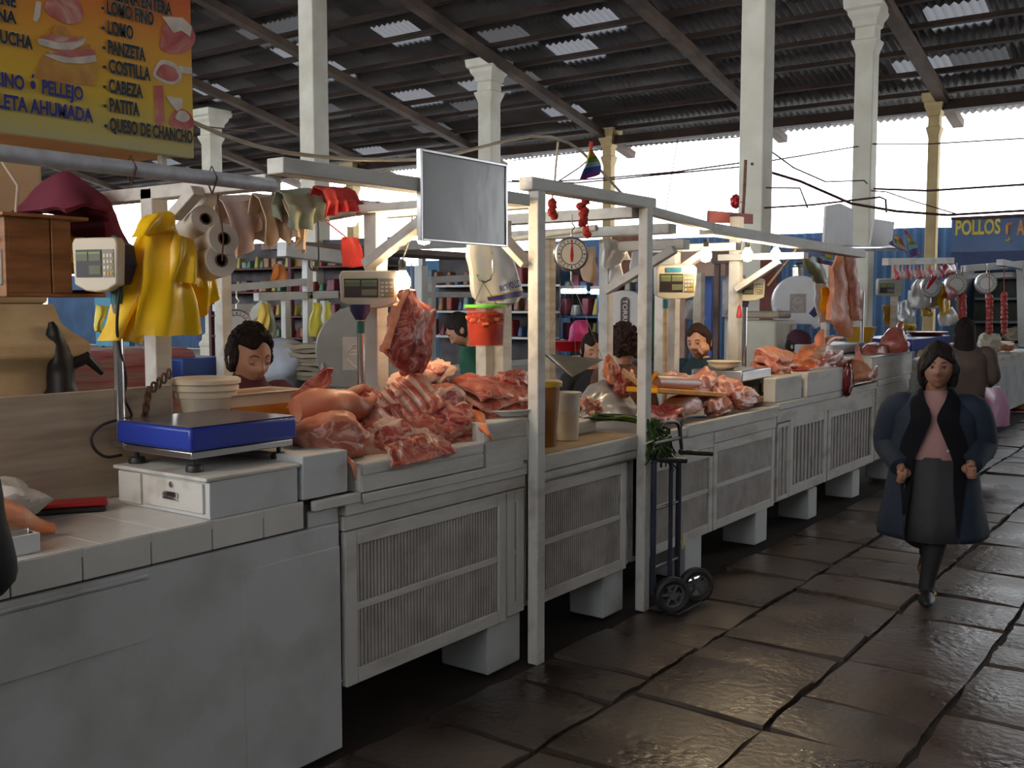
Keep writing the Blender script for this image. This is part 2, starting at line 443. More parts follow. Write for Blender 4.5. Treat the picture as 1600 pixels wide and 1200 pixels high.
column(at_ratio(495, Y1), Y1, 8.2, .195, 'plain tall cream column left of the grey board, over the row of cloths', cap=False)
z2 = PY(1345, 3, Y2).z
column(at_ratio(1345, Y2), Y2, z2, .165, 'cream column with capital touching the top edge, left of the chicken stall sign')
column(at_ratio(765, Y2), Y2, PY(765, 95, Y2).z, .185, 'cream column with moulded capital rising behind the grey hanging board')
column(at_ratio(336, Y2), Y2, PY(336, 172, Y2).z, .20, 'cream column with moulded capital beside the meat price sign')
column(at_ratio(1452, Y3), Y3, PY(1450, 148, Y3).z, .11, 'slim ochre column under the eave, rightmost of all', m=cr)
column(at_ratio(950, Y3), Y3, PY(950, 202, Y3).z, .12, 'slim ochre column under the eave beside the rainbow pennant', m=cr)
column(at_ratio(553, Y3), Y3, PY(550, 256, Y3).z, .14, 'slim ochre column under the eave seen past the cloths', m=cr)

# --- perimeter walls; the unseen right and back ones shape the light
bluem = mat('blue_corrugated', (.045, .12, .25), .55, col2=(.03, .08, .17), scale=1.4)
mb = MB()
yb = 25.5; n = 900
P = []
for i in range(n + 1):
    x = -44 + 50 * i / n
    P.append((x, yb + .03 * (1, .3, -1, .3)[i % 4]))
a = [mb.bm.verts.new((x, y, 0)) for x, y in P]; c = [mb.bm.verts.new((x, y, (3.5 if x > -16 else 2.95) + .06 * noise.noise(V(x * .5, 0, 0)))) for x, y in P]
for i in range(n): mb._f([a[i], a[i + 1], c[i + 1], c[i]])
struct('wall_far', mb, bluem, smooth=0, solid=.01)
plast = mat('dim_plaster', (.30, .28, .26), .9, col2=(.22, .20, .18), scale=1)
struct('wall_lightblock_right', MB().bb(14.0, 14.2, -9, 26, 0, 12), plast)  # unseen wall added to keep side light off the counter fronts
struct('wall_lightblock_back', MB().bb(-46, 1, -9.2, -9.0, 0, 3.2).bb(1, 14, -9.2, -9, 0, 7.5), plast)  # unseen, added to block light; left low on one side to admit sky
struct('wall_left', MB().bb(-46.4, -46.2, -9, 26, 0, 4.0), plast)

# ================================================================ THE FRONT ROW OF COUNTERS
def yF(u): return PX(u, 600, FX).y
# --- stall one: masonry counter with a tiled top
t = thing('tiled_counter', (FX - .33, 1.2, 0), 'white masonry counter with tiled top at the left front', 'counter', 'butchers\' counters along the aisle')
mb = MB(); mb.bb(FX - .66, FX - .012, -.6, 2.77, 0, .89); mb.bb(FX - .66, FX - .0115, 2.602, 2.77, .888, .953); mb.build('body', white, t, bevel=.008)
mb = MB(); mb.bb(FX - .66, FX - .006, -.6, 2.60, .895, .985); mb.build('tile_bed', darkslat, t)
mb = MB(); y = -.59; k = 0
while y < 2.58:
    w = .235 if k % 3 else .22
    mb.bb(FX - .012, FX, y + .002, min(y + w, 2.58) - .002, .90, .997)
    y += w; k += 1
mb.build('edge_tile', tile, t, bevel=.003)
mb = MB(); y = -.59
while y < 2.58:
    x = FX
    while x > FX - .66:
        mb.bb(max(x - .22, FX - .66) + .0012, x - .0012, y + .0012, min(y + .235, 2.58) - .0012, .97, 1.0)
        x -= .22
    y += .235
mb.build('top_tile', tile, t, bevel=.0015)
mb = MB(); mb.bb(FX - .02, FX - .002, 1.1, 1.93, .66, .855); mb.bb(FX - .02, FX + .003, 1.0, 1.92, .862, .872); mb.build('facing_board', white, t, bevel=.003)
mb = MB(); mb.bb(FX - .03, FX - .0095, 2.30, 2.771, 0, .80); mb.build('pier', white, t, bevel=.006)

def grille(name, t, y0, y1, z0, z1, sl, gap, midbar=True, fw=.06, m=white2, sm=slat):
    """a framed panel of upright slats; frame and slats are parts"""
    mb = MB(); x0, x1 = FX - .03, FX
    mb.bb(x0, x1, y0, y0 + fw, z0, z1); mb.bb(x0, x1, y1 - fw, y1, z0, z1)
    mb.bb(x0, x1 - .001, y0 + fw, y1 - fw, z0, z0 + fw); mb.bb(x0, x1 - .001, y0 + fw, y1 - fw, z1 - fw, z1)
    f = mb.build(name, m, t, bevel=.004)
    mb = MB(); y = y0 + fw + gap
    while y + sl < y1 - fw:
        mb.bb(x0 + .004, x1 - .008, y, y + sl, z0 + fw - .005, z1 - fw + .005); y += sl + gap
    mb.build('slats', sm, f, smooth=0)
    mb = MB(); mb.bb(x0 - .014, x0 - .008, y0 + .01, y1 - .01, z0 + .02, z1 - .02); mb.build('dark_backing', darkslat, f, smooth=0)
    if midbar:
        mb = MB(); zm = (z0 + z1) / 2; mb.bb(x0, x1 - .004, y0 + fw, y1 - fw, zm - .015, zm + .015); mb.build('middle_rail', m, f, bevel=.003)
    return f
def counter(name, y0, y1, top, label, panels, legs, depth=.72, thick=.055, m=white2, lip=None, topm=None):
    t = thing(name, (FX - depth / 2, (y0 + y1) / 2, 0), label, 'counter', "butchers' counters along the aisle")
    mb = MB(); mb.bb(FX - depth, FX + .012, y0 + .003, y1 - .003, top - thick, top); mb.build('worktop', topm or m, t, bevel=.006)
    mb = MB(); mb.bb(FX - .035, FX - .002, y0 + .004, y1 - .004, .85, top - thick - .002); mb.build('apron_board', m, t, bevel=.004)
    mb = MB(); mb.bb(FX - depth, FX - depth + .03, y0 + .003, y1 - .003, .24, top - thick - .002); mb.bb(FX - depth + .03, FX - .055, y0 + .003, y1 - .003, .24, .265)
    mb.bb(FX - depth + .03, FX - .055, y0 + .003, y0 + .02, .265, top - thick - .002); mb.bb(FX - depth + .03, FX - .055, y1 - .02, y1 - .003, .265, top - thick - .002)
    mb.build('carcass', m, t, smooth=0)
    mb = MB(); mb.bb(FX - depth, FX - depth + .02, y0 + .003, y1 - .003, -.02, .24); mb.build('under_shade_board', dark, t, smooth=0)  # near-black board added to paint the shade under the counter
    for p in panels: grille('grille_panel', t, *p)
    for (ya, yb, xa, xb) in legs:
        mb = MB(); mb.bb(xa, xb, ya, yb, 0, .24); mb.build('leg', white, t, bevel=.008)
    return t
ycA = 2.78; yP1 = 4.04; yP2 = 5.11
c1 = counter('slatted_counter', ycA, 4.0, .965, 'white counter with wide slatted panel beside the masonry counter', [(2.79, 3.84, .235, .845, .0135, .0065), (3.85, 3.985, .25, .845, .012, .012)], [(3.72, 3.98, FX - .30, FX - .02), (3.72, 3.98, FX - .72, FX - .6)])
mb = MB(); mb.bb(FX - .01, FX + .018, 2.62, 2.86, .955, .995); mb.bb(FX - .0, FX + .020, 2.87, 3.95, .945, .985); mb.build('edge_batten', white2, c1, bevel=.005)
c2 = counter('slatted_counter', 4.06, 5.10, .985, 'white counter with bare wooden top between the two front posts', [(4.10, 4.98, .245, .845, .011, .008)], [(4.78, 5.0, FX - .25, FX - .03)], topm=None)
mb = MB(); mb.bb(FX - .70, FX - .0, 4.08, 5.08, .9852, .989); mb.build('bare_top_board', yellowwood, c2)
mb = MB(); mb.bb(FX - .02, FX + .016, 4.08, 5.07, .905, .982); mb.bb(FX - .01, FX + .012, 4.08, 5.07, .86, .90); mb.build('edge_batten', white2, c2, bevel=.006)
c3 = counter('slatted_counter', 5.13, 7.19, .97, 'long white counter with two fine grilles behind the hand truck', [(5.16, 6.11, .25, .80, .010, .006), (6.12, 7.17, .25, .82, .010, .006)], [(5.78, 6.02, FX - .28, FX - .03), (6.90, 7.12, FX - .28, FX - .03)])
mb = MB(); mb.bb(FX - .02, FX + .02, 5.7, 7.18, .905, .982); mb.bb(FX - .02, FX + .004, 5.14, 6.11, .802, .90); mb.bb(FX - .02, FX + .004, 6.115, 7.18, .822, .90); mb.build('edge_batten', white2, c3, bevel=.006)
c4 = counter('slatted_counter', 7.2, 9.62, 1.0, 'white counter with broad upright slats past the fine grilles', [(7.22, 7.46, .27, .84, .045, .028, False, .03), (7.47, 8.30, .27, .86, .042, .038, False, .075), (8.33, 9.60, .27, .86, .042, .038, False, .075)], [(7.98, 8.18, FX - .28, FX - .03), (9.1, 9.3, FX - .28, FX - .03)])
c5 = counter('slatted_counter', 9.64, 10.75, 1.02, 'last white counter of the near row, half hidden by the walking woman', [], [(10.3, 10.5, FX - .28, FX - .03)])
mb = MB(); mb.bb(FX - .035, FX - .01, 9.66, 10.70, .27, .85); mb.build('plain_panel', white2, c5, bevel=.004)
c6 = counter('plain_counter', 12.6, 18.3, 1.0, 'far white counter beyond the two walking women', [], [(12.7, 12.9, FX - .3, FX - .1), (18.0, 18.2, FX - .3, FX - .1)], depth=.9)
mb = MB(); mb.bb(FX - .03, FX - .005, 12.62, 15.3, .2, .85); mb.bb(FX - .03, FX - .005, 15.33, 18.28, .2, .85); mb.build('plain_panel', white, c6, bevel=.004)

# --- the two tall front posts of stall two and their head beam
PG = 'white posts standing in the aisle edge'
one('front_post', MB().bb(FX + .002, FX + .062, yP1 - .032, yP1 + .032, -.02, 2.25), white2, (FX, yP1, 0), 'tall white post at the aisle edge below the hanging grey board', 'post', PG, bevel=.006)
one('front_post', MB().bb(FX + .002, FX + .062, yP2 - .032, yP2 + .032, -.02, 2.25), white2, (FX, yP2, 0), 'tall white post at the aisle edge beside the green stalks', 'post', PG, bevel=.006)
one('head_beam', MB().bb(FX - .03, FX + .05, 3.98, 5.2, 2.25, 2.31), white2, (FX, 4.6, 2.25), 'white beam across the tops of the two aisle posts', 'beam', bevel=.006)

# ================================================================ MATERIALS OF THE GOODS
meat = mat3('raw_pork', [(.26, (.19, .018, .014)), (.42, (.35, .05, .036)), (.55, (.46, .11, .07)), (.68, (.54, .22, .155)), (.8, (.60, .34, .26))], .34, 7, 1.6, .5, 38, vein=(.55, .26, .19))
meatd = mat3('dark_red_meat', [(.25, (.17, .014, .014)), (.48, (.36, .05, .04)), (.62, (.50, .12, .09)), (.76, (.62, .30, .24))], .32, 9, 1.4, .5, 36, vein=(.62, .30, .24), vs=8)
ribm = mat3('rib_meat', [(.3, (.45, .09, .06)), (.45, (.60, .22, .15)), (.6, (.74, .44, .33)), (.75, (.55, .14, .09))], .36, 4, .6, .3, 30, wave=True)
skin = mat3('pork_skin', [(.3, (.40, .10, .055)), (.5, (.51, .18, .10)), (.7, (.57, .27, .18))], .40, 5, .8, .15, 40)
fat = mat3('pork_fat', [(.3, (.52, .25, .18)), (.5, (.63, .41, .32)), (.7, (.55, .30, .22))], .38, 8, 1.0, .3, 40)
chick = mat3('chicken_skin', [(.3, (.50, .165, .10)), (.5, (.62, .27, .17)), (.7, (.68, .40, .29))], .4, 7, 1.2, .4, 30)
orange_m = mat3('orange_skin', [(.3, (.62, .16, .06)), (.5, (.72, .24, .11)), (.7, (.74, .36, .22))], .42, 6, 1.0, .35, 26)
liver = mat('dark_liver', (.13, .012, .014), .2, var=.3)
def cloth(n, c, v=.2, b=.25): return mat(n, c, .85, var=v, scale=5, bump=b, bscale=22)
yel = mat('yellow_plastic_film', (.93, .57, .010), .30, var=.1, scale=5, bump=.25, bscale=16)
wfilm = mat('white_plastic_film', (.62, .60, .58), .35, var=.08, scale=6, bump=.35, bscale=14)
gfilm = mat('clear_grey_film', (.55, .58, .62), .2, var=.1, scale=6, bump=.5, bscale=12, alpha=.75)
maroon = cloth('maroon_cloth', (.13, .014, .035))
ragbr = cloth('pinkish_rag', (.56, .43, .38)); raggr = cloth('green_grey_rag', (.27, .29, .22)); ragtan = cloth('tan_rag', (.56, .42, .29)); redc = cloth('red_cloth', (.45, .035, .03))
bluep = mat('blue_plastic_cover', (.018, .04, .30), .32, var=.12, scale=3, bump=.08, bscale=8)
beige = mat('beige_plastic', (.62, .56, .44), .42, var=.05)
navy = mat('navy_plastic', (.03, .032, .11), .45, var=.15)
lcd = mat('lcd_window', (.16, .17, .11), .25, var=.1); panel = mat('dark_keyplate', (.035, .028, .03), .35, var=.2)
keyy = mat('key_yellow', (.55, .33, .05), .5); keyg = mat('keypad_grey', (.26, .26, .22), .5); lcdg = mat('lcd_green', (.20, .30, .07), .4)
enamel = mat('white_enamel', (.70, .70, .70), .25, var=.04)
rimblue = mat('blue_grey_rim', (.25, .30, .38), .3)
poly = mat('milky_plastic', (.66, .54, .40), .45, var=.08, scale=4)
sauce = mat('orange_sauce', (.50, .20, .035), .35, col2=(.40, .13, .02), scale=7)
brine = mat('pickled_red', (.55, .06, .03), .25, col2=(.40, .02, .015), scale=5)
greenlid = mat('green_lid', (.10, .38, .03), .4)
redp = mat('red_plastic', (.42, .012, .018), .35, var=.1)
bulbm = mat('glowing_bulb', (1, .8, .5), .3, emit=((1, .80, .50), 90.))
letter_k = mat('black_print', (.02, .02, .025), .6); letter_b = mat('blue_print', (.035, .03, .22), .6); pale = mat('pale_outline_print', (.70, .62, .40), .6)
rope = mat('rope_cord', (.45, .40, .33), .8); wire = mat('black_cable', (.02, .018, .018), .6); wirer = mat('old_brown_wire', (.07, .03, .025), .7)

def bulb(p, label, power=16, cord=None, on=True, rz=0):
    t = thing('light_bulb', p, label, 'light bulb', 'bare bulbs over the stalls')
    p = Vector(p)
    MB().lathe([(.001, -.052), (.024, -.046), (.036, -.020), (.035, .008), (.018, .036), (.014, .05)], p, n=16).build('glass_bulb', bulbm if on else gfilm, t)
    MB().lathe([(.016, .042), (.018, .046), (.018, .085), (.010, .095)], p, n=12).build('socket', blackpl, t)
    if cord: MB().tube([p + V(0, 0, .09), p.lerp(Vector(cord), .5) + V(.005, .004, .03), Vector(cord)], .004, 6).build('cord', rope, t)
    if on:
        l = lamp(p, power, parent=t)
    return t

def display_unit(t, c, yaw, w, h, d, tilt=0., m=beige, keys=True, bottom=.02):
    """a scale's indicator head with its screens; yaw turns its face away from -Y"""
    R = Matrix.Rotation(yaw, 3, 'Z') @ Matrix.Rotation(tilt, 3, 'X'); c = Vector(c)
    A = lambda x, y, z: c + R @ Vector((x, y, z))
    mb = MB()
    out = [(-w / 2, -h / 2 + .01), (-w / 4, -h / 2 - bottom * .7), (0, -h / 2 - bottom), (w / 4, -h / 2 - bottom * .7), (w / 2, -h / 2 + .01), (w / 2 + .006, h / 2 - .02), (w / 2 - .006, h / 2), (-w / 2 + .006, h / 2), (-w / 2 - .006, h / 2 - .02)]
    M = R @ Matrix(((1, 0, 0), (0, 0, -1), (0, 1, 0)))
    mb.prism(out, d, M, A(0, d, 0)); ho = mb.build('indicator_housing', m, t, bevel=.006)
    def plate(nm, x0, x1, z0, z1, mt, lift, par):
        q = MB().box(A((x0 + x1) / 2 * w, -lift / 2, (z0 + z1) / 2 * h), (abs(x1 - x0) * w, lift, abs(z1 - z0) * h), R); return q.build(nm, mt, par, smooth=0)
    plate('screen_plate', -.43, .17, -.30, .26, panel, .003, ho)
    plate('keypad', .20, .45, -.30, .26, keyg, .003, ho)
    for (x0, x1, z0, z1, mt) in ((-.41, -.15, .03, .21, lcd), (-.12, .15, .03, .21, lcd), (-.12, .15, -.24, -.06, lcd), (-.41, -.15, .17, .215, lcdg), (-.12, .15, .17, .215, lcdg)):
        plate('screen_window', x0, x1, z0, z1, mt, .0045 if mt is lcd else .0052, ho)
    if keys:
        for i in range(3):
            for j in range(4):
                plate('key', .22 + i * .075, .27 + i * .075, -.26 + j * .12, -.19 + j * .12, keyy if (i == 2 and j < 2) or (i == 1 and j == 0) else beige, .005, ho)
    return ho
def scale_platform(t, x0, x1, y0, y1, z0, zt, m, rot=0.):
    mb = MB(); mb.bb(x0, x1, y0, y1, z0 + .075, zt)
    mb.build('platform', m, t, bevel=.012)
    MB().bb(x0 + .012, x1 - .012, y0 + .012, y1 - .012, z0 + .048, z0 + .073).build('under_frame', steel, t, bevel=.004)
    for (x, y) in ((x0 + .05, y0 + .05), (x1 - .05, y0 + .05), (x0 + .05, y1 - .05), (x1 - .05, y1 - .05)):
        MB().lathe([(.030, z0), (.031, z0 + .012), (.026, z0 + .022), (.008, z0 + .024), (.008, z0 + .05)], (x, y, 0), n=16).build('foot', black, t)

# ================================================================ STALL ONE
# --- drawer box and the blue bench scale
t = thing('drawer_box', (-3.05, 2.36, 1.0), 'white painted cash drawer box on the tiled counter under the blue scale', 'drawer box')
mb = MB(); mb.bb(-3.31, -2.80, 2.17, 2.56, 1.001, 1.128); mb.build('case', white, t, bevel=.003)
mb = MB(); mb.bb(-3.325, -2.795, 2.155, 2.57, 1.128, 1.142); mb.build('top_board', white2, t, bevel=.004)
dr = MB().bb(-3.155, -2.825, 2.160, 2.172, 1.018, 1.120).build('drawer', white2, t, bevel=.002)
MB().bb(-3.30, -3.17, 2.160, 2.172, 1.012, 1.122).build('side_panel', white2, t, bevel=.002)
hm = MB(); hm.bb(-3.03, -2.955, 2.150, 2.160, 1.052, 1.060); hm.bb(-3.03, -3.022, 2.150, 2.160, 1.06, 1.075); hm.bb(-2.963, -2.955, 2.150, 2.160, 1.06, 1.075); hm.bb(-3.03, -2.955, 2.156, 2.160, 1.06, 1.078)
hm.build('handle', chrome, dr, bevel=.001, )['label'] = 'small chrome pull handle'
MB().lathe([(.011, 0), (.011, .004), (.004, .006), (.001, .006)], (-2.99, 2.160, 1.103), Matrix.Rotation(math.pi / 2, 3, 'X'), 16).build('lock', steel, dr)
SP = PX(200, 560, -3.34)
t = thing('bench_scale', (-3.12, 2.4, 1.143), 'electronic bench scale with blue covered platform and chrome pole at the left front', 'scale', 'electronic scales on the counters')
scale_platform(t, -3.33, -2.90, 2.175, 2.655, 1.143, 1.30, bluep)
MB().bb(-3.325, -2.905, 2.18, 2.65, 1.3005, 1.303).build('platform_top', mat('warm_sheen_film', (.09, .075, .085), .25, var=.3, scale=4), t, smooth=0)  # brownish tone paints warm light reflected on the blue cover
px, py = -3.36, 2.215
MB().tube([(px, py, 1.21), (px, py, 1.80)], .019, 14).build('pole', chrome, t)
MB().bb(px - .03, px + .06, py - .03, py + .03, 1.20, 1.225).build('pole_bracket', steel, t, bevel=.003)
mb = MB(); mb.tube([(px, py, 1.72), (px, py, 1.79)], .0215, 14); mb.build('pole_sleeve', mat('teal_sleeve', (.02, .13, .16), .5), t)
mb = MB(); mb.tube([(px, py, 1.785), (px, py, 1.86)], .026, 14)
mb.prism([(-.03, -.04), (.035, -.04), (.075, .03), (.06, .10), (-.02, .13), (-.05, .10)], .06, Matrix(((1, 0, 0), (0, 0, -1), (0, 1, 0))), (px + .005, py + .035, 1.83)); mb.build('head_bracket', navy, t, bevel=.004)
dc = PY(148, 410, py - .09)
display_unit(t, dc, 0.30, .185, .175, .045, bottom=.018)
MB().tube([V(px + .03, py - .03, 1.96), V(px + .06, py - .03, 1.955), V(px + .085, py - .03, 1.91), V(px + .07, py - .03, 1.8), V(px + .04, py - .03, 1.62)] + [PX(u, v, -3.36) for u, v in ((197, 590), (194, 620), (206, 650), (188, 655), (160, 664), (143, 682), (148, 702), (166, 714), (190, 711))], .0055, 10).build('cable', wire, t)

# --- board, things on the tiles at the far left
one('back_board', MB().bb(-3.445, -3.42, .6, 2.48, 1.002, 1.405), greywood, (-3.43, 1.8, 1.0), 'weathered plywood board standing along the back of the tiled counter', 'board', bevel=.003)
t = thing('pocket_scale', (-3.36, 1.99, 1.0), 'flat red and black kitchen scale lying on the tiles by the board', 'scale')
R = Matrix.Rotation(-.55, 3, 'Z'); c = V(-3.32, 1.965, 1.0)
MB().box(c + V(0, 0, .012), (.10, .26, .020), R).build('base', blackpl, t, bevel=.006)
MB().box(c + V(0, 0, .030), (.115, .275, .014), R).build('lid', redp, t, bevel=.006)
mb = MB(); c = PX(30, 752, -3.22)
mb.blob(V(-3.24, 1.66, 1.075), (.10, .16, .085), sub=4, amp=.35, sc=1.6, seed=3); one('plastic_bundle', mb, wfilm, (-3.24, 1.66, 1.0), 'pale plastic bag bundle on the tiles at the left edge', 'bag')
t = thing('meat_tray', (-2.95, 1.56, 1.0), 'shallow white tray cut by the left edge of the picture', 'tray')
mb = MB(); mb.bb(-3.02, -2.84, 1.30, 1.60, 1.001, 1.006)
for q in ((-3.02, -3.01, 1.3, 1.6), (-2.85, -2.84, 1.3, 1.6), (-3.01, -2.85, 1.3, 1.31), (-3.01, -2.85, 1.59, 1.6)): mb.bb(*q, 1.006, 1.058)
mb.build('tray_body', enamel, t, bevel=.004)
MB().bb(-3.0, -2.86, 1.32, 1.58, 1.04, 1.075).build('steel_lid', steel, t, bevel=.006)
mb = MB(); mb.tube([V(-3.06, 1.36, 1.10), V(-3.06, 1.52, 1.11), V(-3.04, 1.62, 1.075), V(-3.02, 1.69, 1.04), V(-3.0, 1.74, 1.018)], [.075, .075, .045, .026, .016], 14); mb.jitter(.014, 14, 2)
one('orange_joint', mb, orange_m, (-3.06, 1.52, 1.0), 'orange meat leg hanging over the tiles at the left edge', 'meat')

# --- masonry pillar, cabinet, cloth, bag
t = thing('column', (-4.55, 2.04, 0), 'broad stained masonry pillar with moulded base at the left edge', 'column', None)
pxc, pyc = -4.55, 2.04
mb = MB(); sq(mb, pxc, pyc, [(.385, 1.72), (.365, 3.6)]); mb.build('shaft', mat('stained_plaster', (.55, .44, .30), .85, col2=(.44, .33, .2), scale=2.5), t, bevel=.02, smooth=0)
mb = MB(); sq(mb, pxc, pyc, [(.43, 0), (.43, 1.44), (.46, 1.47), (.50, 1.50), (.50, 1.56), (.45, 1.60), (.42, 1.64), (.40, 1.72)]); mb.build('moulded_base', masonry, t, bevel=.012, smooth=0)
t = thing('wall_cabinet', (-3.8, 2.2, 1.75), 'small brown wooden cabinet with open right side below the maroon cloth', 'cabinet')
A = PX(22, 342, -3.62); B = PX(112, 342, -3.62)
x0, x1 = -3.98, -3.66
y0, ya_, y1, ye = [PX(u, 400, x1).y for u in (8, 80, 111, 164)]
z0, z1 = PX(60, 464, x1).z, PX(60, 341, x1).z
mb = MB(); mb.bb(x0, x1, y0, y0 + .012, z0, z1); mb.bb(x0, x1, ye - .012, ye, z0 + .014, z0 + .03); mb.bb(x0, x1, y0, ye, z0, z0 + .014); mb.bb(x0 - .01, x1 + .03, y0 - .02, y1 + .06, z1, z1 + .014); mb.bb(x0, x0 + .01, y0, ye, z0, z1)
mb.build('case', wood, t, bevel=.003)
MB().bb(x1 - .012, x1, y0 + .012, ya_ - .002, z0 + .014, z1).build('door', wood, t, bevel=.003)
MB().bb(x1 - .014, x1 + .004, ya_ + .002, y1, z0 + .014, z1).build('door', wood, t, bevel=.003)
mb = MB(); mb.blob(V(-3.80, (y1 + ye) / 2, z0 + .17), (.08, .07, .07), sub=3, amp=.4, seed=4); one('yellow_bundle', mb, yel, (-3.80, 2.30, 1.75), 'crumpled yellow bags stuffed in the wooden cabinet', 'bag')
def fold(c, p, amp, sc, seed): return p + noise.noise_vector(p * sc + V(seed, 0, 0)) * amp
cy0, cy1 = PX(60, 300, -3.8).y, PX(197, 380, -3.72).y
mb = MB()
def fn(a, b):
    # a heap on the cabinet that slides down its right side
    y = cy0 + (cy1 - cy0) * a; x = -4.0 + .37 * b
    z = z1 + .018 + (.16 * math.sin(math.pi * min(1, max(0, (a + .02) / .72))) ** .8 * math.sin(math.pi * min(max(b, .02), .98)) ** .6 if a < .72 else 0)
    if a > .60: z -= (a - .60) * .62
    p = V(x, y, z); return p + noise.noise_vector(p * 9) * .022
mb.sheet(34, 22, fn, .02); one('folded_cloth', mb, maroon, (-3.8, 2.2, 2.02), 'maroon cloth heaped on top of the wooden cabinet', 'cloth')
t = thing('padlock_box', PX(12, 415, -3.74), 'grey power socket box on the pillar at the left edge', 'socket box')
c = PX(12, 418, -3.70); MB().box(c, (.04, .075, .13)).build('case', mat('grey_plastic', (.33, .32, .31), .5), t, bevel=.006); MB().box(c + V(.021, 0, -.02), (.006, .05, .05)).build('label_plate', enamel, t)
MB().tube([c + V(0, -.05, .10), c + V(0, .03, .13), c + V(0, .05, .3), c + V(-.02, -.02, .42)], .006).build('cable', rope, t)
p = PX(100, 560, -4.02); mb = MB()
pts = [PX(u, v, -4.08) for u, v in ((78, 503), (84, 525), (92, 548), (96, 575), (97, 600), (98, 616))]
mb.tube(pts, [.010, .032, .048, .056, .060, .072], 16); mb.jitter(.016, 12, 1)
mb.tube([pts[3], pts[3] + V(.03, .10, .04), pts[3] + V(.03, .17, -.03)], [.03, .028, .012], 8)
one('black_bag', mb, mat('black_film', (.012, .010, .010), .5, spec=.3, bump=.4, bscale=12), pts[-1], 'twisted black plastic bag hanging on the pillar above the board', 'bag')

# --- frame of stall one
BG = 'white timbers framing the stalls'
def post(x, y, z0, z1, w, label, m=white2, **k): return one('timber_post', MB().bb(x - w / 2, x + w / 2, y - w / 2, y + w / 2, z0, z1), m, (x, y, z0), label, 'post', BG, bevel=.005)
def bar(p, q, w, h, label, m=white2, up=None, name='timber_beam'): return one(name, MB().beam(p, q, w, h, up), m, Vector(p), label, 'beam', BG, bevel=.004)
Ay = PX(245, 475, -3.52).y
post(-3.52, Ay, 0, 2.17, .075, 'warm lit white post behind the yellow bags and the drawer box')
bar((-3.9, Ay, 2.15), (-2.83, Ay, 2.15), .05, .075, 'white cross beam from the post behind the yellow bags to the grey pipe', up=(0, 1, 0))
bar(PY(272, 338, Ay - .065), PY(309, 297, Ay - .065), .04, .05, 'white brace rising behind the yellow bags', up=(0, 1, 0))
bar(PY(284, 364, Ay + .065), PY(336, 294, Ay + .065), .05, .06, 'warm lit brace behind the plastic film rolls', up=(0, 1, 0))
t = thing('grey_pipe', (FX, 1.6, 2.13), 'long grey metal pipe under the meat price sign', 'pipe')
MB().tube([(FX, -.5, 2.13), (FX, 2.46, 2.13)], .024, 14).build('tube', galv, t)
for y in (1.25, 1.9, 2.2): MB().tube([(FX + .0, y, 2.08), (FX + .028, y, 2.13), (FX, y, 2.17), (FX - .028, y, 2.13), (FX, y, 2.08)], .003, 6).build('wire_tie', wirer, t)
bar((FX, 2.47, 2.20), (FX, 3.97, 2.20), .055, .085, 'purplish white front beam between the grey pipe and the grey board', up=(1, 0, 0))
Py = PX(588, 475, -3.32).y
post(-3.32, Py, .967, 2.19, .078, 'warm lit post behind the hanging pork rib slab')
bar((-4.1, Py + .0, 2.12), (-3.37, Py + .0, 2.17), .06, .07, 'white pole draped with rags and a red cloth', up=(0, 1, 0))
bar((-3.36, Py - .045, 2.155), (FX + .01, Py - .045, 2.155), .035, .085, 'warm lit bracket arm joining the post to the grey board', up=(0, 1, 0))
bar((-3.31, Py - .068, 1.90), (-2.86, Py - .068, 2.14), .045, .07, 'warm lit diagonal brace beside the grey board', up=(0, 1, 0))

# --- bags, rolls and rags
def bag_sheet(pts_top, pts_bot, depth, n, seed, amp=.02, bulge=.06):
    """a limp bag: front and back skins between a gathered top line and a wide lower hem"""
    mb = MB()
    a0, a1 = Vector(pts_top[0]), Vector(pts_top[1]); b0, b1 = Vector(pts_bot[0]), Vector(pts_bot[1])
    nr = (a1 - a0).cross(a0 - b0).normalized()
    N_, R_ = 26, []
    for j in range(n + 1):
        t_ = j / n; ring = []
        l = a0.lerp(b0, t_); r = a1.lerp(b1, t_); wd_ = (1 - t_) ** 2 * t_ * 1.6; c_ = (l + r) / 2; l = l + ((b0 - b1) * .5 + c_ - l) * wd_; r = r + ((b1 - b0) * .5 + c_ - r) * wd_
        for k in range(N_ * 2):
            s_ = k / N_ if k < N_ else 2 - k / N_
            sgn = 1 if k < N_ else -1
            w = bulge * math.sin(math.pi * min(1, s_)) ** .6 * (.25 + .75 * math.sin(math.pi * min(1, t_ * .9 + .05)))
            p = l.lerp(r, s_) + nr * sgn * w + nr * .022 * math.sin(s_ * 11 + seed + t_ * 3) * (.15 + .6 * t_)
            ring.append(p + noise.noise_vector(p * 8 + V(seed, 0, 0)) * amp)
        R_.append(ring)
    mb.loft(R_, True, True); return mb
BGR = 'yellow carrier bags bunched on the post'
xs_ = -3.22
def yb(tl, tr, bl, br, x, seed, label, bul=.05):
    mb = bag_sheet((PX(*tl, x), PX(*tr, x)), (PX(*bl, x), PX(*br, x)), 0, 16, seed, .016, bul)
    for v in mb.bm.verts: pass
    return one('carrier_bag', mb, yel, PX(*tl, x), label, 'bag', BGR)
yb((234, 345), (270, 340), (212, 528), (314, 520), -3.26, 1, 'biggest yellow carrier bag, in the middle of the bunch')
yb((220, 352), (246, 345), (158, 530), (224, 540), -3.36, 2, 'yellow carrier bag hanging behind the scale head')
yb((272, 366), (300, 372), (264, 440), (320, 448), -3.20, 5, 'small yellow bag flap hanging in front of the film rolls', .03)
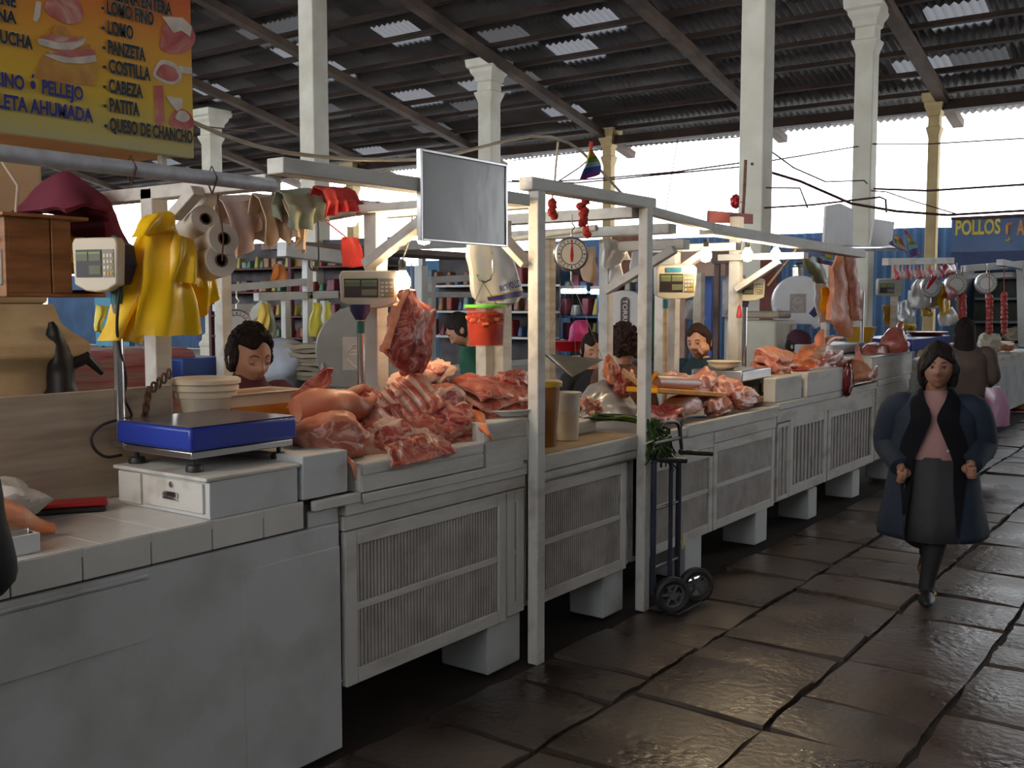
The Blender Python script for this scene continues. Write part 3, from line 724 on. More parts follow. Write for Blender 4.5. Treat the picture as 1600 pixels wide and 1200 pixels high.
mb = bag_sheet((PX(232, 333, -3.24), PX(262, 331, -3.24)), (PX(204, 372, -3.22), PX(276, 366, -3.22)), 0, 10, 9, .02, .04); one('carrier_bag', mb, yel, PX(245, 333, -3.24), 'gathered yellow bag handles at the top of the bunch', 'bag', BGR)
yb((270, 372), (312, 375), (296, 505), (342, 462), -3.30, 7, 'yellow carrier bag bulging out to the right of the bunch')
def film_roll(u, v, u2, v2, x, r, label):
    a = PX(u, v, x); b = PX(u2, v2, x - .22)
    t = thing('film_roll', a, label, 'roll', 'rolls of clear film hung on a wire')
    d = (b - a).normalized(); M = frame(a, b); L_ = (b - a).length
    mb = MB(); mb.lathe([(r * .42, 0), (r, 0), (r * 1.0, .003), (r, L_), (r * .4, L_), (r * .42, 0)], a, M, 24); mb.build('wound_film', mat('film_%d' % u, (.66, .60, .53), .35, var=.05), t)
    mb = MB(); mb.lathe([(r * .33, -.004), (r * .41, -.004), (r * .41, L_), (r * .33, L_), (r * .33, -.004)], a, M, 20); mb.build('cardboard_core', mat('core_%d' % u, (.10, .06, .04), .8), t)
    return t
film_roll(321, 342, 288, 372, -3.20, .054, 'topmost clear film roll, warm lit, beside the yellow bags')
film_roll(350, 373, 308, 392, -3.14, .060, 'middle clear film roll beside the yellow bags')
film_roll(346, 407, 305, 420, -3.14, .061, 'lowest clear film roll beside the yellow bags')
q = [PX(u, v, -3.13) for u, v in ((342, 285), (340, 315), (345, 340), (349, 372), (347, 408))]
one('hanging_wire', MB().tube(q, .003, 6), rust, q[0], 'thin bent wire carrying the film rolls', 'wire')
RG = 'rags drying on the white pole'
def rag(u0, u1, vt, vb, x, m, label, seed, skew=0, wav=5):
    mb = MB(); P0 = PX(u0, vt, x); P1 = PX(u1, vt, x); dz = (PX((u0 + u1) / 2, vb, x).z - PX((u0 + u1) / 2, vt, x).z)
    e = P1 - P0; nrm = V(e.y, -e.x, 0).normalized()
    def fn(a, b):
        c = b * 2 - 1          # over the pole: front and back fall
        ln = abs(c); side = 1 if c > 0 else -1
        ed = .88 + .14 * math.sin(a * 5 + seed) + .05 * math.sin(a * 13 + seed * 2)
        p = P0 + e * (a + skew * ln * (a - .5)) + V(0, 0, dz * ln * ed * (1 if side > 0 else .7)) + nrm * (side * (.02 + .035 * min(1, ln * 3)) + .022 * math.sin(a * wav * 3 + seed) * ln)
        p.z += .035 * (1 - min(1, ln * 6)) ** .5 if ln < .16 else 0
        return p + noise.noise_vector(p * 10 + V(seed, 0, 0)) * .016
    mb.sheet(26, 28, fn, .006); return one('drying_rag', mb, m, P0, label, 'cloth', RG)
xr = -3.55
def xp(u): return PY(u, 320, Py).x
rag(345, 408, 320, 402, -3.72, ragbr, 'large pinkish rag at the left end of the white pole', 1)
rag(398, 442, 316, 390, -3.62, ragtan, 'tan rag second from the left on the white pole', 2)
rag(432, 472, 312, 395, -3.56, ragtan, 'pointed tan rag hanging lowest from the white pole', 4, -.5)
rag(438, 494, 309, 362, -3.50, raggr, 'greenish grey rag on the white pole beside the red cloth', 6)
rag(494, 550, 306, 340, -3.42, redc, 'ragged red cloth with pale print on the white pole', 8, .1, 8)
# hook and cord, red bag under the beam
def hook(p, L_, label, m=steel, r=.003, R_=.03):
    p = Vector(p); pts = [p, p - V(0, 0, L_)]
    for k in range(9):
        a = math.pi * k / 8 * 1.15
        pts.append(p - V(0, 0, L_) + V(0, -R_ + R_ * math.cos(a), -R_ * math.sin(a)))
    return one('meat_hook', MB().tube(pts, r, 6), m, p, label, 'hook', 'hooks for hanging meat')
hook(PX(497, 330, -3.48), .24, 'iron hook hanging on a cord under the red cloth', iron, .004)
mb = bag_sheet((PX(535, 372, -3.7), PX(560, 372, -3.7)), (PX(533, 416, -3.7), PX(566, 416, -3.7)), 0, 10, 3, .02, .03)
one('red_cloth', (lambda m_: (m_.tube([PX(545, 374, -3.7), V(-3.7, Py, 2.15)], .004, 6), m_)[1])(mb), redc, PX(545, 372, -3.7), 'dark red cloth hanging behind the display on the warm post', 'cloth')

# --- second scale: display on a pole behind the meat
t = thing('bench_scale', (-3.28, 3.40, .967), 'scale with beige display on a chrome pole behind the big pork pile', 'scale', 'electronic scales on the counters')
c = PX(576, 449, -3.24)
display_unit(t, c, .50, .262, .150, .09, bottom=.022)
MB().tube([PX(563, 478, -3.28), V(PX(563, 478, -3.28).x, PX(563, 478, -3.28).y, 1.1)], .017, 12).build('pole', chrome, t)
p = PX(563, 486, -3.28); mb = MB(); mb.lathe([(.05, .03), (.045, .0), (.026, -.035), (.022, -.04)], p, n=14); mb.build('head_bracket', navy, t)
MB().tube([p - V(0, 0, .045), p - V(0, 0, .10)], .0195, 12).build('pole_sleeve', mat('teal_band', (.02, .16, .14), .5), t)
MB().bb(-3.46, -3.12, 3.2, 3.58, 1.02, 1.10).build('platform', bluep, t, bevel=.01)
MB().bb(-3.44, -3.14, 3.22, 3.56, .967, 1.018).build('under_frame', steel, t)
bulb(PX(629, 438, -3.12), 'glowing bulb beside the beige display, above the rib slab', 70, cord=PX(645, 335, -3.05))
bulb(PX(548, 338, -3.75), 'glowing bulb half hidden behind the red cloth', 90, cord=PX(548, 305, -3.75))

# --- bowls behind the blue scale
one('back_shelf', MB().bb(-3.60, -3.37, 2.57, 3.16, 1.002, 1.235), white2, (-3.48, 2.85, 1.0), 'low white box holding the plastic tubs behind the blue scale', 'box', bevel=.005)
c = PX(322, 600, -3.47)
t = thing('plastic_bucket', (c.x, c.y, 1.237), 'milky white stack of round tubs behind the blue scale', 'bucket')
zt = c.z + .045
for k in range(3):
    r = .112 + .008 * k; z = zt - .10 + k * .028
    MB().lathe([(.095, 1.238), (r, z)] + [(r + .010, z + .004), (r + .010, z + .020), (r + .002, z + .026)] + ([(r - .004, z + .026), (.09, 1.26)] if k == 2 else []), (c.x, c.y, 0), n=28).build('tub', poly, t)
c = PX(392, 622, -3.46)
t = thing('sauce_tub', (c.x, c.y, 1.237), 'square plastic tub of orange sauce behind the blue scale', 'tub')
mb = MB(); w0, w1, d0, d1, zt = .17, .20, .085, .10, PX(392, 610, -3.46).z
def rect(w, d, z, cx=c.x, cy=c.y): return [V(cx + i * d, cy + j * w, z) for i, j in ((-1, -1), (1, -1), (1, 1), (-1, 1))]
mb.loft([rect(w0, d0, 1.238), rect(w1, d1, zt - .008), rect(w1 + .008, d1 + .008, zt - .008), rect(w1 + .008, d1 + .008, zt), rect(w1 - .004, d1 - .004, zt), rect(w1 - .01, d1 - .01, zt - .03)]); mb.build('tub', poly, t, bevel=.004)
MB().bb(c.x - d1 + .012, c.x + d1 - .012, c.y - w1 + .014, c.y + w1 - .014, zt - .030, zt - .012).build('sauce', sauce, t)
MB().bb(c.x + d0 + .007, c.x + d0 + .012, c.y - w0 - .012, c.y + w0 + .012, 1.245, zt - .055).build('sauce_level', sauce, t)
# chain on the post
mb = MB(); p0 = PX(264, 584, -3.42); p1 = PX(232, 612, -3.39); p2 = PX(226, 652, -3.38)
pts = [p0.lerp(p1, k / 4) for k in range(4)] + [p1.lerp(p2, k / 5) for k in range(6)]
for i, p in enumerate(pts):
    M = Matrix.Rotation(i * math.pi / 2, 3, 'Z')
    mb.tube([p + M @ V(.011 * math.cos(a), 0, .019 * math.sin(a)) for a in [2 * math.pi * k / 10 for k in range(11)]], .005, 6)
one('chain', mb, rust, p0, 'rusty chain looped round the post behind the blue scale', 'chain')

# --- boxes under the meat
def crate(name, x0, x1, y0, y1, z0, z1, label, lines=1, m=white2):
    t = thing(name, ((x0 + x1) / 2, (y0 + y1) / 2, z0), label, 'box', 'white wooden boxes under the meat')
    mb = MB(); mb.bb(x0, x1, y0, y1, z0 + .002, z1); mb.build('case', m, t, bevel=.005)
    if lines:
        mb = MB(); h = (z1 - z0) / 1.7
        mb.bb(x1 + .0005, x1 + .008, y0 + .004, y1 - .004, z0 + .006, z0 + h - .003); mb.bb(x1 + .0005, x1 + .008, y0 + .004, y1 - .004, z0 + h + .002, z1 - .004); mb.build('front_board', m, t, bevel=.003)
    return t
crate('white_box', FX - .5, FX - .004, 2.58, 2.81, 1.0, 1.165, 'plain white box between the blue scale and the long meat crate', 0, white)
crate('meat_crate', FX - .56, FX + .01, 2.865, 3.645, .985, 1.105, 'long white crate heaped with the big pork pile')
crate('meat_crate', FX - .56, FX + .005, 3.665, 4.0, .975, 1.185, 'taller white crate under the tray of stacked pork sheets')

# --- the meat
def ham(name, c, d, rot, label, cut=(1, -.35, .1), seed=1, cat='meat', group=None, mats=None, sub=5, thr=.60, amp=.18, ring=.62):
    mb = MB(); cd = Vector(cut).normalized()
    R = rot.to_matrix(); cl = R.inverted() @ cd
    def fn(p):
        k = p.dot(cl)
        if k > thr: p = p - cl * (k - thr) * .72
        return p
    mb.blob(c, d, rot, sub, amp, 1.7, seed, fn)
    mb.bm.normal_update()
    for f in mb.bm.faces:
        q = R.inverted() @ (f.calc_center_median() - Vector(c)); q = V(q.x / d[0], q.y / d[1], q.z / d[2])
        k = q.dot(cl); rr = (q - cl * k).length
        if k > thr * .86: f.material_index = 1 if rr < ring + .08 * noise.noise(q * 4) else 2
    o = mb.build(name, mats or [skin, meat, fat], None, smooth=80); 
    o.data.transform(Matrix.Translation(-Vector(c))); o.location = c
    return tag(o, label, cat, group)
def slab(name, c, e1, e2, L_, W_, th, label, seed=1, amp=.03, sc=6., droop=0., curl=0., mats=None, cat='meat', group=None, n=(30, 18), edge=.2, ribs=0):
    """a sheet of meat lying roughly along e1 and e2; the top is cut meat, the under side skin, the rim fat"""
    e1 = Vector(e1).normalized(); e2 = Vector(e2).normalized(); up = e1.cross(e2).normalized()
    if up.z < 0 and abs(up.z) > .3: up = -up
    c = Vector(c); mb = MB(); flip = e1.cross(e2).dot(up) < 0
    def fn(a, b):
        if flip: a = 1 - a
        u = (a - .5) * L_; v = (b - .5) * W_
        wob = 1 + edge * noise.noise(V(a * 3 + seed, b * 3, seed))
        u *= 1 + edge * .6 * noise.noise(V(b * 2.5, seed * 1.7, 3)); v *= wob * (1 - .35 * abs(a - .5) ** 2 * 4 * edge * 2)
        p = c + e1 * u + e2 * v
        h = amp * 1.6 * noise.noise(V(u * sc + seed * 3.7, v * sc, seed)) + amp * .8 * noise.noise(V(u * sc * 2.4 + seed, v * sc * 2.4, 1))
        h -= droop * (2 * b - 1 if b > .5 else 0) ** 2
        h += curl * (2 * a - 1) ** 2
        if ribs: h += .010 * math.sin(a * ribs * 2 * math.pi) * (b < .85)
        return p + up * h
    mb.sheet(n[0], n[1], fn, th, 2, 1, (lambda a, b: 3 if (a * ribs) % 1 < .42 and b < .72 else 0) if ribs else None)
    o = mb.build(name, mats or [meat, skin, fat], None, smooth=60, sub=1)
    o.data.transform(Matrix.Translation(-c)); o.location = c
    return tag(o, label, cat, group)
PGm = 'cuts of pork heaped on the crates'
mat3('ham_face', [(.3, (.27, .06, .04)), (.45, (.38, .10, .065)), (.58, (.46, .16, .11)), (.72, (.54, .28, .20)), (.8, (.34, .065, .05))], .33, 6, 1.8, .5, 34, vein=(.66, .40, .32), vs=7)
E_ = Euler
ham('pork_ham', PX(517, 684, -2.97), (.150, .165, .098), E_((0, .05, .15)), 'large ham with a round cut face at the front left of the pile', (1, -.55, .05), 2, group=PGm, thr=.5, ring=.74, mats=[skin, MATS['ham_face'], skin])
ham('pork_joint', PX(600, 690, -2.95), (.12, .13, .085), E_((.2, 0, .2)), 'ragged bony joint next to the large ham', (1, -.2, .5), 5, group=PGm, mats=[meat, meatd, fat], thr=.3, amp=.5)
mb = MB(); q = [PX(u, v, x) for u, v, x in ((462, 640, -3.17), (500, 632, -3.14), (535, 634, -3.12), (560, 640, -3.10), (575, 632, -3.12), (590, 622, -3.13))]
mb.tube(q, [.05, .075, .070, .050, .034, .020], 18); mb.jitter(.018, 10, 4)
one('pork_shank', mb, skin, q[0], 'pink skinned shank lying behind the large ham', 'meat', PGm)
slab('pork_flap', PX(487, 606, -3.20), (.35, .8, .48), (0, .25, .9), .22, .10, .014, 'pointed red flap of meat sticking up behind the shank', 3, .012, mats=[meat, meat, meatd], group=PGm, edge=.6)
mb = MB(); q = [PX(u, v, -3.2) for u, v in ((540, 618), (556, 613), (570, 610), (590, 622))]; mb.tube(q, [.02, .028, .025, .03], 12); mb.jitter(.012, 14, 8)
one('pork_trotter', mb, skin, q[0], 'small trotter tip above the shank', 'meat', PGm)
slab('rib_rack', PX(620, 632, -3.04), (.25, .85, .30), (.80, -.10, -.52), .40, .27, .035, 'rack of pork ribs with pale rib lines leaning on the pile', 4, .012, ribs=8, n=(48, 18), mats=[meat, skin, meatd, fat], group=PGm, droop=.02)
ham('pork_chunk', PX(640, 598, -3.14), (.10, .17, .055), E_((0.2, 0, .3)), 'orange skinned piece on top of the pile under the hanging slab', (.6, -.3, .8), 7, group=PGm, thr=.4, amp=.4)
ham('pork_chunk', PX(680, 583, -3.13), (.07, .09, .055), E_((.3, .2, 0)), 'topmost bright red lump on the pile', (.5, -.5, .6), 9, group=PGm, mats=[meat, meatd, fat], thr=.35, amp=.5)
ham('pork_loin', PX(692, 628, -3.01), (.10, .135, .085), E_((0, .2, .1)), 'pork loin showing a dark oval cut face', (1, -.15, .1), 11, group=PGm, mats=[meat, meatd, fat], thr=.62)
slab('pork_belly', PX(672, 655, -2.93), (.1, .95, -.12), (.75, -.1, -.66), .42, .20, .032, 'belly sheet folded over the front of the pile', 6, .035, droop=.03, group=PGm, mats=[meat, fat, fat])
slab('pork_belly', PX(690, 690, -2.875), (.0, 1, .02), (.85, 0, -.5), .36, .17, .03, 'lowest belly sheet hanging over the crate edge', 8, .03, group=PGm, mats=[meat, skin, fat], edge=.4)
ham('pork_chunk', PX(645, 692, -2.90), (.07, .12, .055), E_((.1, 0, .1)), 'orange pink muscle chunk in the lower middle of the pile', (.8, -.3, .3), 13, group=PGm, mats=[skin, meat, fat], thr=.6, amp=.4)
ham('pork_chunk', PX(722, 676, -2.91), (.075, .085, .075), E_((0, 0, .3)), 'red ringed chunk beside the trotter', (.9, -.4, .1), 15, group=PGm, mats=[fat, meat, meatd], thr=.5, amp=.35)
mb = MB(); q = [PX(u, v, x) for u, v, x in ((720, 650, -2.98), (742, 655, -2.92), (752, 662, -2.84), (760, 675, -2.755), (768, 688, -2.75))]
mb.tube(q, [.05, .044, .026, .015, .008], 14); mb.jitter(.008, 15, 3)
one('pork_trotter', mb, orange_m, q[-1], 'trotter pointing down over the taller crate', 'meat', PGm)
ham('pork_chunk', PX(745, 655, -3.02), (.09, .10, .08), E_((0, 0, .3)), 'pale skinned piece between the pile and the enamel tray', (.9, -.3, .3), 17, group=PGm, amp=.4)
ham('pork_chunk', PX(610, 660, -3.14), (.12, .26, .085), E_((0, 0, .1)), 'big red mass in the heart of the pile', (.5, -.5, .5), 19, group=PGm, mats=[meat, meatd, fat], amp=.35)
mb = MB(); q = [PX(u, v, x) for u, v, x in ((540, 716, -2.86), (550, 724, -2.78), (554, 735, -2.765), (556, 750, -2.77))]; mb.tube(q, [.012, .010, .007, .003], 10)
one('skin_strip', mb, skin, q[0], 'thin strip of pork skin dangling between the white box and the crate', 'meat', PGm)
slab('pork_flap', PX(660, 700, -2.765), (.02, 1, .02), (.55, 0, -.83), .38, .11, .03, 'pale edged flap of pork drooping over the front of the long crate', 33, .009, 9, group=PGm, mats=[meat, skin, fat], edge=.22)
ham('pork_joint', PX(700, 655, -2.92), (.10, .13, .085), E_((.1, .2, .1)), 'folded dark red joint in the upper right of the pile, below the loin', (.8, -.3, .5), 37, group=PGm, mats=[fat, meatd, meat], thr=.3, amp=.5)
# tray with stacked sheets
c = PX(770, 632, -3.0)
t = thing('enamel_tray', (c.x, c.y, 1.187), 'oval white enamel tray under the stacked pork sheets', 'tray')
mb = MB(); mb.lathe([(.10, 1.188), (.19, 1.190), (.215, 1.215), (.225, 1.217), (.225, 1.222), (.212, 1.222), (.185, 1.197), (.001, 1.195)], (c.x + .02, c.y + .02, 0), n=36, sx=.95, sy=1.0); mb.build('dish', enamel, t)
SG = 'sheets of pork stacked in the enamel tray'
for k, (u, v, L_, W_, s_, lb) in enumerate(((770, 640, .42, .30, 21, 'lowest of the stacked pork sheets in the enamel tray'), (768, 625, .38, .30, 22, 'second pork sheet from the bottom in the enamel tray'), (765, 611, .38, .28, 23, 'third pork sheet from the bottom in the enamel tray'), (768, 597, .38, .26, 24, 'topmost pork sheet with a pale curled rim in the enamel tray'))):
    slab('pork_sheet', PX(u, v, -2.99), (.05, 1, .03), (.95, -.05, -.20), L_, W_, .026, lb, s_, .022, 5, droop=.035, mats=[meat, skin, fat], group=SG)
ham('pork_chunk', PX(803, 597, -2.99), (.10, .075, .06), E_((0, 0, .1)), 'rounded red end of meat on the right of the stacked sheets', (.9, 0, .2), 25, group=PGm, mats=[meat, meatd, fat], amp=.3)
ham('pork_chunk', PX(815, 632, -2.93), (.06, .07, .035), E_((0, 0, .1)), 'small pink trimming at the right end of the enamel tray', (.9, 0, .2), 27, group=PGm, mats=[skin, meat, fat], amp=.4)
# hanging slab
x = -3.05; mb = MB()
edge_l = [(640, 452), (627, 475), (616, 500), (607, 525), (600, 548)]; edge_r = [(648, 455), (660, 478), (684, 480), (680, 520), (676, 560)]
def hang(u, v, dx=0): return PX(u, v, x + dx)
rows = [((636, 450), (650, 452)), ((630, 464), (658, 470)), ((622, 482), (683, 482)), ((615, 502), (683, 500)), ((608, 524), (680, 524)), ((602, 545), (677, 548)), ((612, 562), (675, 562)), ((622, 575), (668, 574)), ((640, 586), (660, 584))]
front, back = [], []
def rowp(r, s_):
    (u0, v0), (u1, v1) = r; return u0 + (u1 - u0) * s_, v0 + (v1 - v0) * s_
nS = 14
def fnh(a, b):
    f = a * (len(rows) - 1); i = min(int(f), len(rows) - 2); fr = f - i
    ua, va = rowp(rows[i], b); ub, vb = rowp(rows[i + 1], b)
    p = hang(ua + (ub - ua) * fr, va + (vb - va) * fr)
    p.x += .035 * math.sin(math.pi * b) * math.sin(math.pi * a) + .016 * noise.noise(p * 14) + .008 * noise.noise(p * 40)
    return p
t = thing('rib_slab', hang(640, 450), 'slab of raw pork ribs hanging from a hook under the glowing bulb', 'meat', None)
mb.sheet(34, 18, fnh, .0); 
mb2 = MB()
mb.bm.free(); mb = MB(); mb.sheet(40, 20, fnh, .055, 2, 1); mb.build('cut_side', [meatd, skin, skin], t, smooth=60, sub=1)
mb = MB()
def fne(a, b):
    f = min(a * 1.0, 1) * 5; i = min(int(f), 4); fr = f - i
    ua, va = rowp(rows[i], 0); ub, vb = rowp(rows[i + 1], 0)
    p = hang(ua + (ub - ua) * fr, va + (vb - va) * fr, .006)
    return p + V(.012 * math.sin(math.pi * b), -.012 + .038 * b, 0) + noise.noise_vector(p * 20) * .006
mb.sheet(24, 6, fne, .012); mb.build('fat_rind', orange_m, t)
bulb(V(-3.08, 3.60, 2.04), 'glowing bulb hidden behind the grey hanging board', 160, cord=V(-3.05, 3.54, 2.14))
bulb(V(-3.25, .75, 1.95), 'glowing bulb over the far left end of the tiled counter', 170, cord=V(-3.2, .75, 2.6))
hook(hang(643, 410) + V(.0, 0, 0), .13, 'steel hook holding the rib slab', steel)

# ================================================================ SIGN AND GREY BOARD
m = bpy.data.materials.new('printed_banner'); m.use_nodes = True
nt = m.node_tree; N = nt.nodes; L = nt.links; b = N['Principled BSDF']; b.inputs['Roughness'].default_value = .5
tc = N.new('ShaderNodeTexCoord'); sx = N.new('ShaderNodeSeparateXYZ'); L.new(tc.outputs['Object'], sx.inputs[0])
mrg = N.new('ShaderNodeMapRange'); mrg.inputs[1].default_value = 0; mrg.inputs[2].default_value = .62
nz = N.new('ShaderNodeTexNoise'); nz.inputs['Scale'].default_value = 3; L.new(tc.outputs['Object'], nz.inputs[0])
ad = N.new('ShaderNodeMath'); ad.operation = 'MULTIPLY_ADD'; ad.inputs[1].default_value = .06; L.new(nz.outputs[0], ad.inputs[0]); L.new(sx.outputs[2], ad.inputs[2]); L.new(ad.outputs[0], mrg.inputs[0])
rp = N.new('ShaderNodeValToRGB'); L.new(mrg.outputs[0], rp.inputs[0]); L.new(rp.outputs[0], b.inputs['Base Color'])
st = [(0, (.50, .46, .30)), (.12, (.62, .50, .13)), (.30, (.80, .50, .03)), (.55, (.84, .38, .03)), (.72, (.80, .22, .02)), (.9, (.66, .05, .015))]
while len(rp.color_ramp.elements) < len(st): rp.color_ramp.elements.new(.5)
for e, (p_, c_) in zip(rp.color_ramp.elements, st): e.position = p_; e.color = (*c_, 1)
banner = m
SX = FX + .01; sb = PX(303, 247, SX); yR = sb.y; zB = sb.z
t = thing('price_sign', (SX, 1.2, zB), 'orange and yellow printed sign listing pork cuts above the left counter', 'sign')
MB().bb(SX - .03, SX, -.3, yR, zB, zB + 1.1).build('banner_panel', banner, t)
MB().bb(SX - .28, SX - .035, -.3, yR - .06, zB + .0, zB + .02).build('wooden_soffit', mat('orange_brown_board', (.50, .27, .12), .6, col2=(.40, .20, .08), scale=3), t)
MB().bb(SX - .05, SX - .03, yR - .10, yR - .08, zB - .05, zB + .6).build('support_strut', galv, t)
def stext(s_, u0, v0, u1, hpx, m, off=.0, align='L', lift=.0):
    a = PX(u0, v0, SX); b_ = PX(u1, v0 + (u1 - u0) * .17, SX); z = a.z
    dep = (a - _C).dot(_d); h = hpx * dep / FPX
    mb = MB()
    if align == 'L': mb.text(s_, (SX + .001 + lift, a.y, z), (0, 1, 0), (0, 0, 1), w=b_.y - a.y, h=h, th=.002, off=off)
    else: mb.text(s_, (SX + .001 + lift, b_.y, z), (0, 1, 0), (0, 0, 1), w=None, h=h, th=.002, off=off, align='R')
    return mb
for s_, u0, v0, u1 in (('- PIERNA ENTERA', 161, -4, 267), ('- LOMO FINO', 157, 19, 239), ('- LOMO', 158, 50, 207), ('- PANZETA', 159, 81, 226), ('- COSTILLA', 160, 111, 234), ('- CABEZA', 160, 142, 222), ('- PATITA', 161, 172, 217), ('- QUESO DE CHANCHO', 162, 203, 300)):
    stext(s_, u0, v0, u1, 20, pale, .065).build('lettering_outline', pale, t, smooth=0)
    stext(s_, u0, v0, u1, 20, letter_k, .038, lift=.0015).build('lettering', letter_k, t, smooth=0)
for s_, u1, v0, hp, mt, wp in (('CARNE', 24, 12, 18, letter_k, 62), ('PIERNA', 25, 38, 18, letter_k, 74), ('TRUCHA', 50, 77, 19, letter_k, 74), ('TOCINO Ó PELLEJO', 129, 157, 20, letter_b, 172), ('CHULETA AHUMADA', 144, 191, 20, letter_b, 196)):
    a = PX(u1, v0, SX); h = hp * (a - _C).dot(_d) / FPX
    for nm, mm, of, lf in (('lettering_outline', MATS['pale_outline_print'], .065, 0), ('lettering', mt, .034, .0015)):
        MB().text(s_, (SX + .001 + lf, a.y, a.z), (0, 1, 0), (0, 0, 1), w=a.y - PX(u1 - wp, v0, SX).y, h=h, th=.002, off=of, align='R').build(nm, mm, t, smooth=0)
def cutout(px, m, lift=.001, n=1):
    """a printed picture of a cut of meat, cut along its outline"""
    P = [PX(u, v, SX) for u, v in px]
    M = Matrix(((0, 0, 1), (1, 0, 0), (0, 1, 0)))
    MB().prism([(p.y, p.z) for p in P], .0015, M, (SX + lift, 0, 0)).build('printed_meat', m, t, smooth=0)
pm = mat3('print_meat', [(.3, (.50, .07, .07)), (.55, (.62, .20, .16)), (.75, (.72, .46, .38))], .5, 9, 1.5, .0, 20)
pf = mat('print_fat', (.74, .62, .52), .5, var=.15, scale=20); pr_ = mat('print_roast', (.55, .22, .05), .5, col2=(.66, .36, .06), scale=16)
def ell(u, v, a, b_, rot=0, n=20, k=.12, s=0):
    return [(u + (a * math.cos(q) * math.cos(rot) - b_ * math.sin(q) * math.sin(rot)) * (1 + k * math.sin(3 * q + s)), v + (a * math.cos(q) * math.sin(rot) + b_ * math.sin(q) * math.cos(rot)) * (1 + k * math.sin(2 * q + s))) for q in (2 * math.pi * i / n for i in range(n))]
cutout(ell(100, 10, 30, 26, .5, s=1), pm); cutout([(56, 2), (64, 4), (62, 25), (57, 35), (51, 32)], pf, .001)
cutout(ell(275, 58, 27, 30, .3, s=2), pm); cutout([(252, 26), (284, 28), (299, 42), (296, 58), (282, 48), (270, 52)], pf, .003)
cutout(ell(261, 113, 22, 19, .2, s=.5), pf); cutout(ell(261, 114, 17, 12, .3, s=.5), pm, .003); cutout([(278, 103), (299, 106), (299, 116), (280, 114)], pf, .002)
cutout([(240, 134), (254, 133), (257, 190), (252, 197), (243, 195)], pm); cutout(ell(283, 187, 19, 17), pm); cutout([(259, 150), (284, 154), (284, 168), (276, 174), (264, 160)], pf, .002); cutout(ell(284, 182, 11, 9), pf, .003)
cutout([(52, 120), (66, 88), (100, 78), (140, 70), (152, 108), (148, 134), (100, 130)], pr_)
cutout([(57, 62), (76, 56), (100, 62), (134, 60), (128, 70), (108, 80), (80, 76), (60, 70)], pf, .003); cutout([(60, 59), (78, 53), (100, 58), (130, 57), (120, 64), (90, 66)], pm, .0045)
cutout([(66, 86), (100, 82), (146, 84), (150, 96), (130, 100), (96, 98)], pf, .003); cutout([(68, 82), (100, 78), (146, 78), (148, 86), (110, 90)], pm, .0045); cutout(ell(93, 48, 13, 9), pr_, .003)

t = thing('hanging_board', (-2.745, 3.48, 1.98), 'blank grey glossy board hung on the front beam left of the tall posts', 'board')
gb = mat('glossy_grey_board', (.40, .41, .42), .16, var=.05, scale=2, bump=.18, bscale=5)
MB().bb(-2.757, -2.742, 3.195, 3.765, 1.985, 2.33).build('sheet', gb, t)
mb = MB(); mb.bb(-2.760, -2.736, 3.183, 3.195, 1.975, 2.342); mb.bb(-2.760, -2.736, 3.765, 3.777, 1.975, 2.342); mb.bb(-2.760, -2.736, 3.195, 3.765, 2.33, 2.342); mb.bb(-2.760, -2.736, 3.195, 3.765, 1.975, 1.985)
mb.build('metal_rim', steel, t, bevel=.002)

# ================================================================ STALL TWO
def upost(u, x, z0, z1, w, label, m=white2): y = PX(u, 475, x).y; return post(x, y, z0, z1, w, label, m)
bar((-3.9, 4.10, 2.205), (FX - .03, 4.10, 2.205), .06, .07, 'white cross beam meeting the left tall post behind the grey board', up=(0, 1, 0))
bar((-3.12, 4.02, 2.19), (FX - .0, 4.02, 1.90), .03, .11, 'warm lit slanting plank behind the left tall post', up=(0, 1, 0))
upost(784, -3.56, 0, 2.2, .085, 'warm lit post behind the red pickle bucket, right of two')
upost(757, -3.62, 0, 2.1, .075, 'warm lit post behind the red pickle bucket, left of two')
upost(857, -3.75, 0, 2.15, .07, 'brownish post behind the dial scale and its pan', greywood)
p5 = PX(947, 475, -3.36)
post(-3.36, p5.y, 0, 2.13, .07, 'white post wrapped with plastic bags right of the dial scale')
bar((-3.32, p5.y, 2.08), (FX - .01, p5.y, 2.08), .06, .085, 'grey white arm from the bag wrapped post to the right tall post', up=(0, 1, 0))
bar((-3.33, p5.y - .06, 1.80), (FX - .06, p5.y - .06, 2.05), .05, .055, 'warm edged brace below the arm at the right tall post', up=(0, 1, 0))
bar((-4.0, 5.08, 2.225), (FX - .01, 5.08, 2.225), .06, .10, 'broad grey white cross beam behind the head beam', up=(0, 1, 0))
one('thin_pole', MB().tube([(-3.62, 4.82, 2.08), (-2.9, 4.82, 2.13)], .018, 10), white2, (-3.6, 4.82, 2.08), 'thin round pole crossing above the dial scale', 'pole')
one('brown_hose', MB().tube([PX(u, v, -3.02) for u, v in ((300, 190), (350, 212), (400, 228), (450, 239), (500, 245), (560, 249), (620, 250), (657, 249), (700, 243), (740, 233), (790, 220), (830, 213), (862, 214), (890, 224), (910, 238), (940, 268), (972, 303))], .008, 8), rope, PX(500, 245, -3.02), 'long sagging brown hose over the stalls', 'hose')
one('thin_rod', MB().tube([PX(866, 302, -3.02), PX(868, 265, -3.02), PX(872, 222, -3.02)], .006), rope, PX(866, 302, -3.02), 'thin upright rod on the cross beam holding the hose', 'rod')
FC = [(.45, .03, .03), (.60, .20, .02), (.66, .46, .03), (.12, .30, .05), (.35, .42, .45), (.03, .06, .35), (.16, .02, .16)]
FM = [mat('flag_colour_%d' % i, c, .8, var=.08) for i, c in enumerate(FC)]
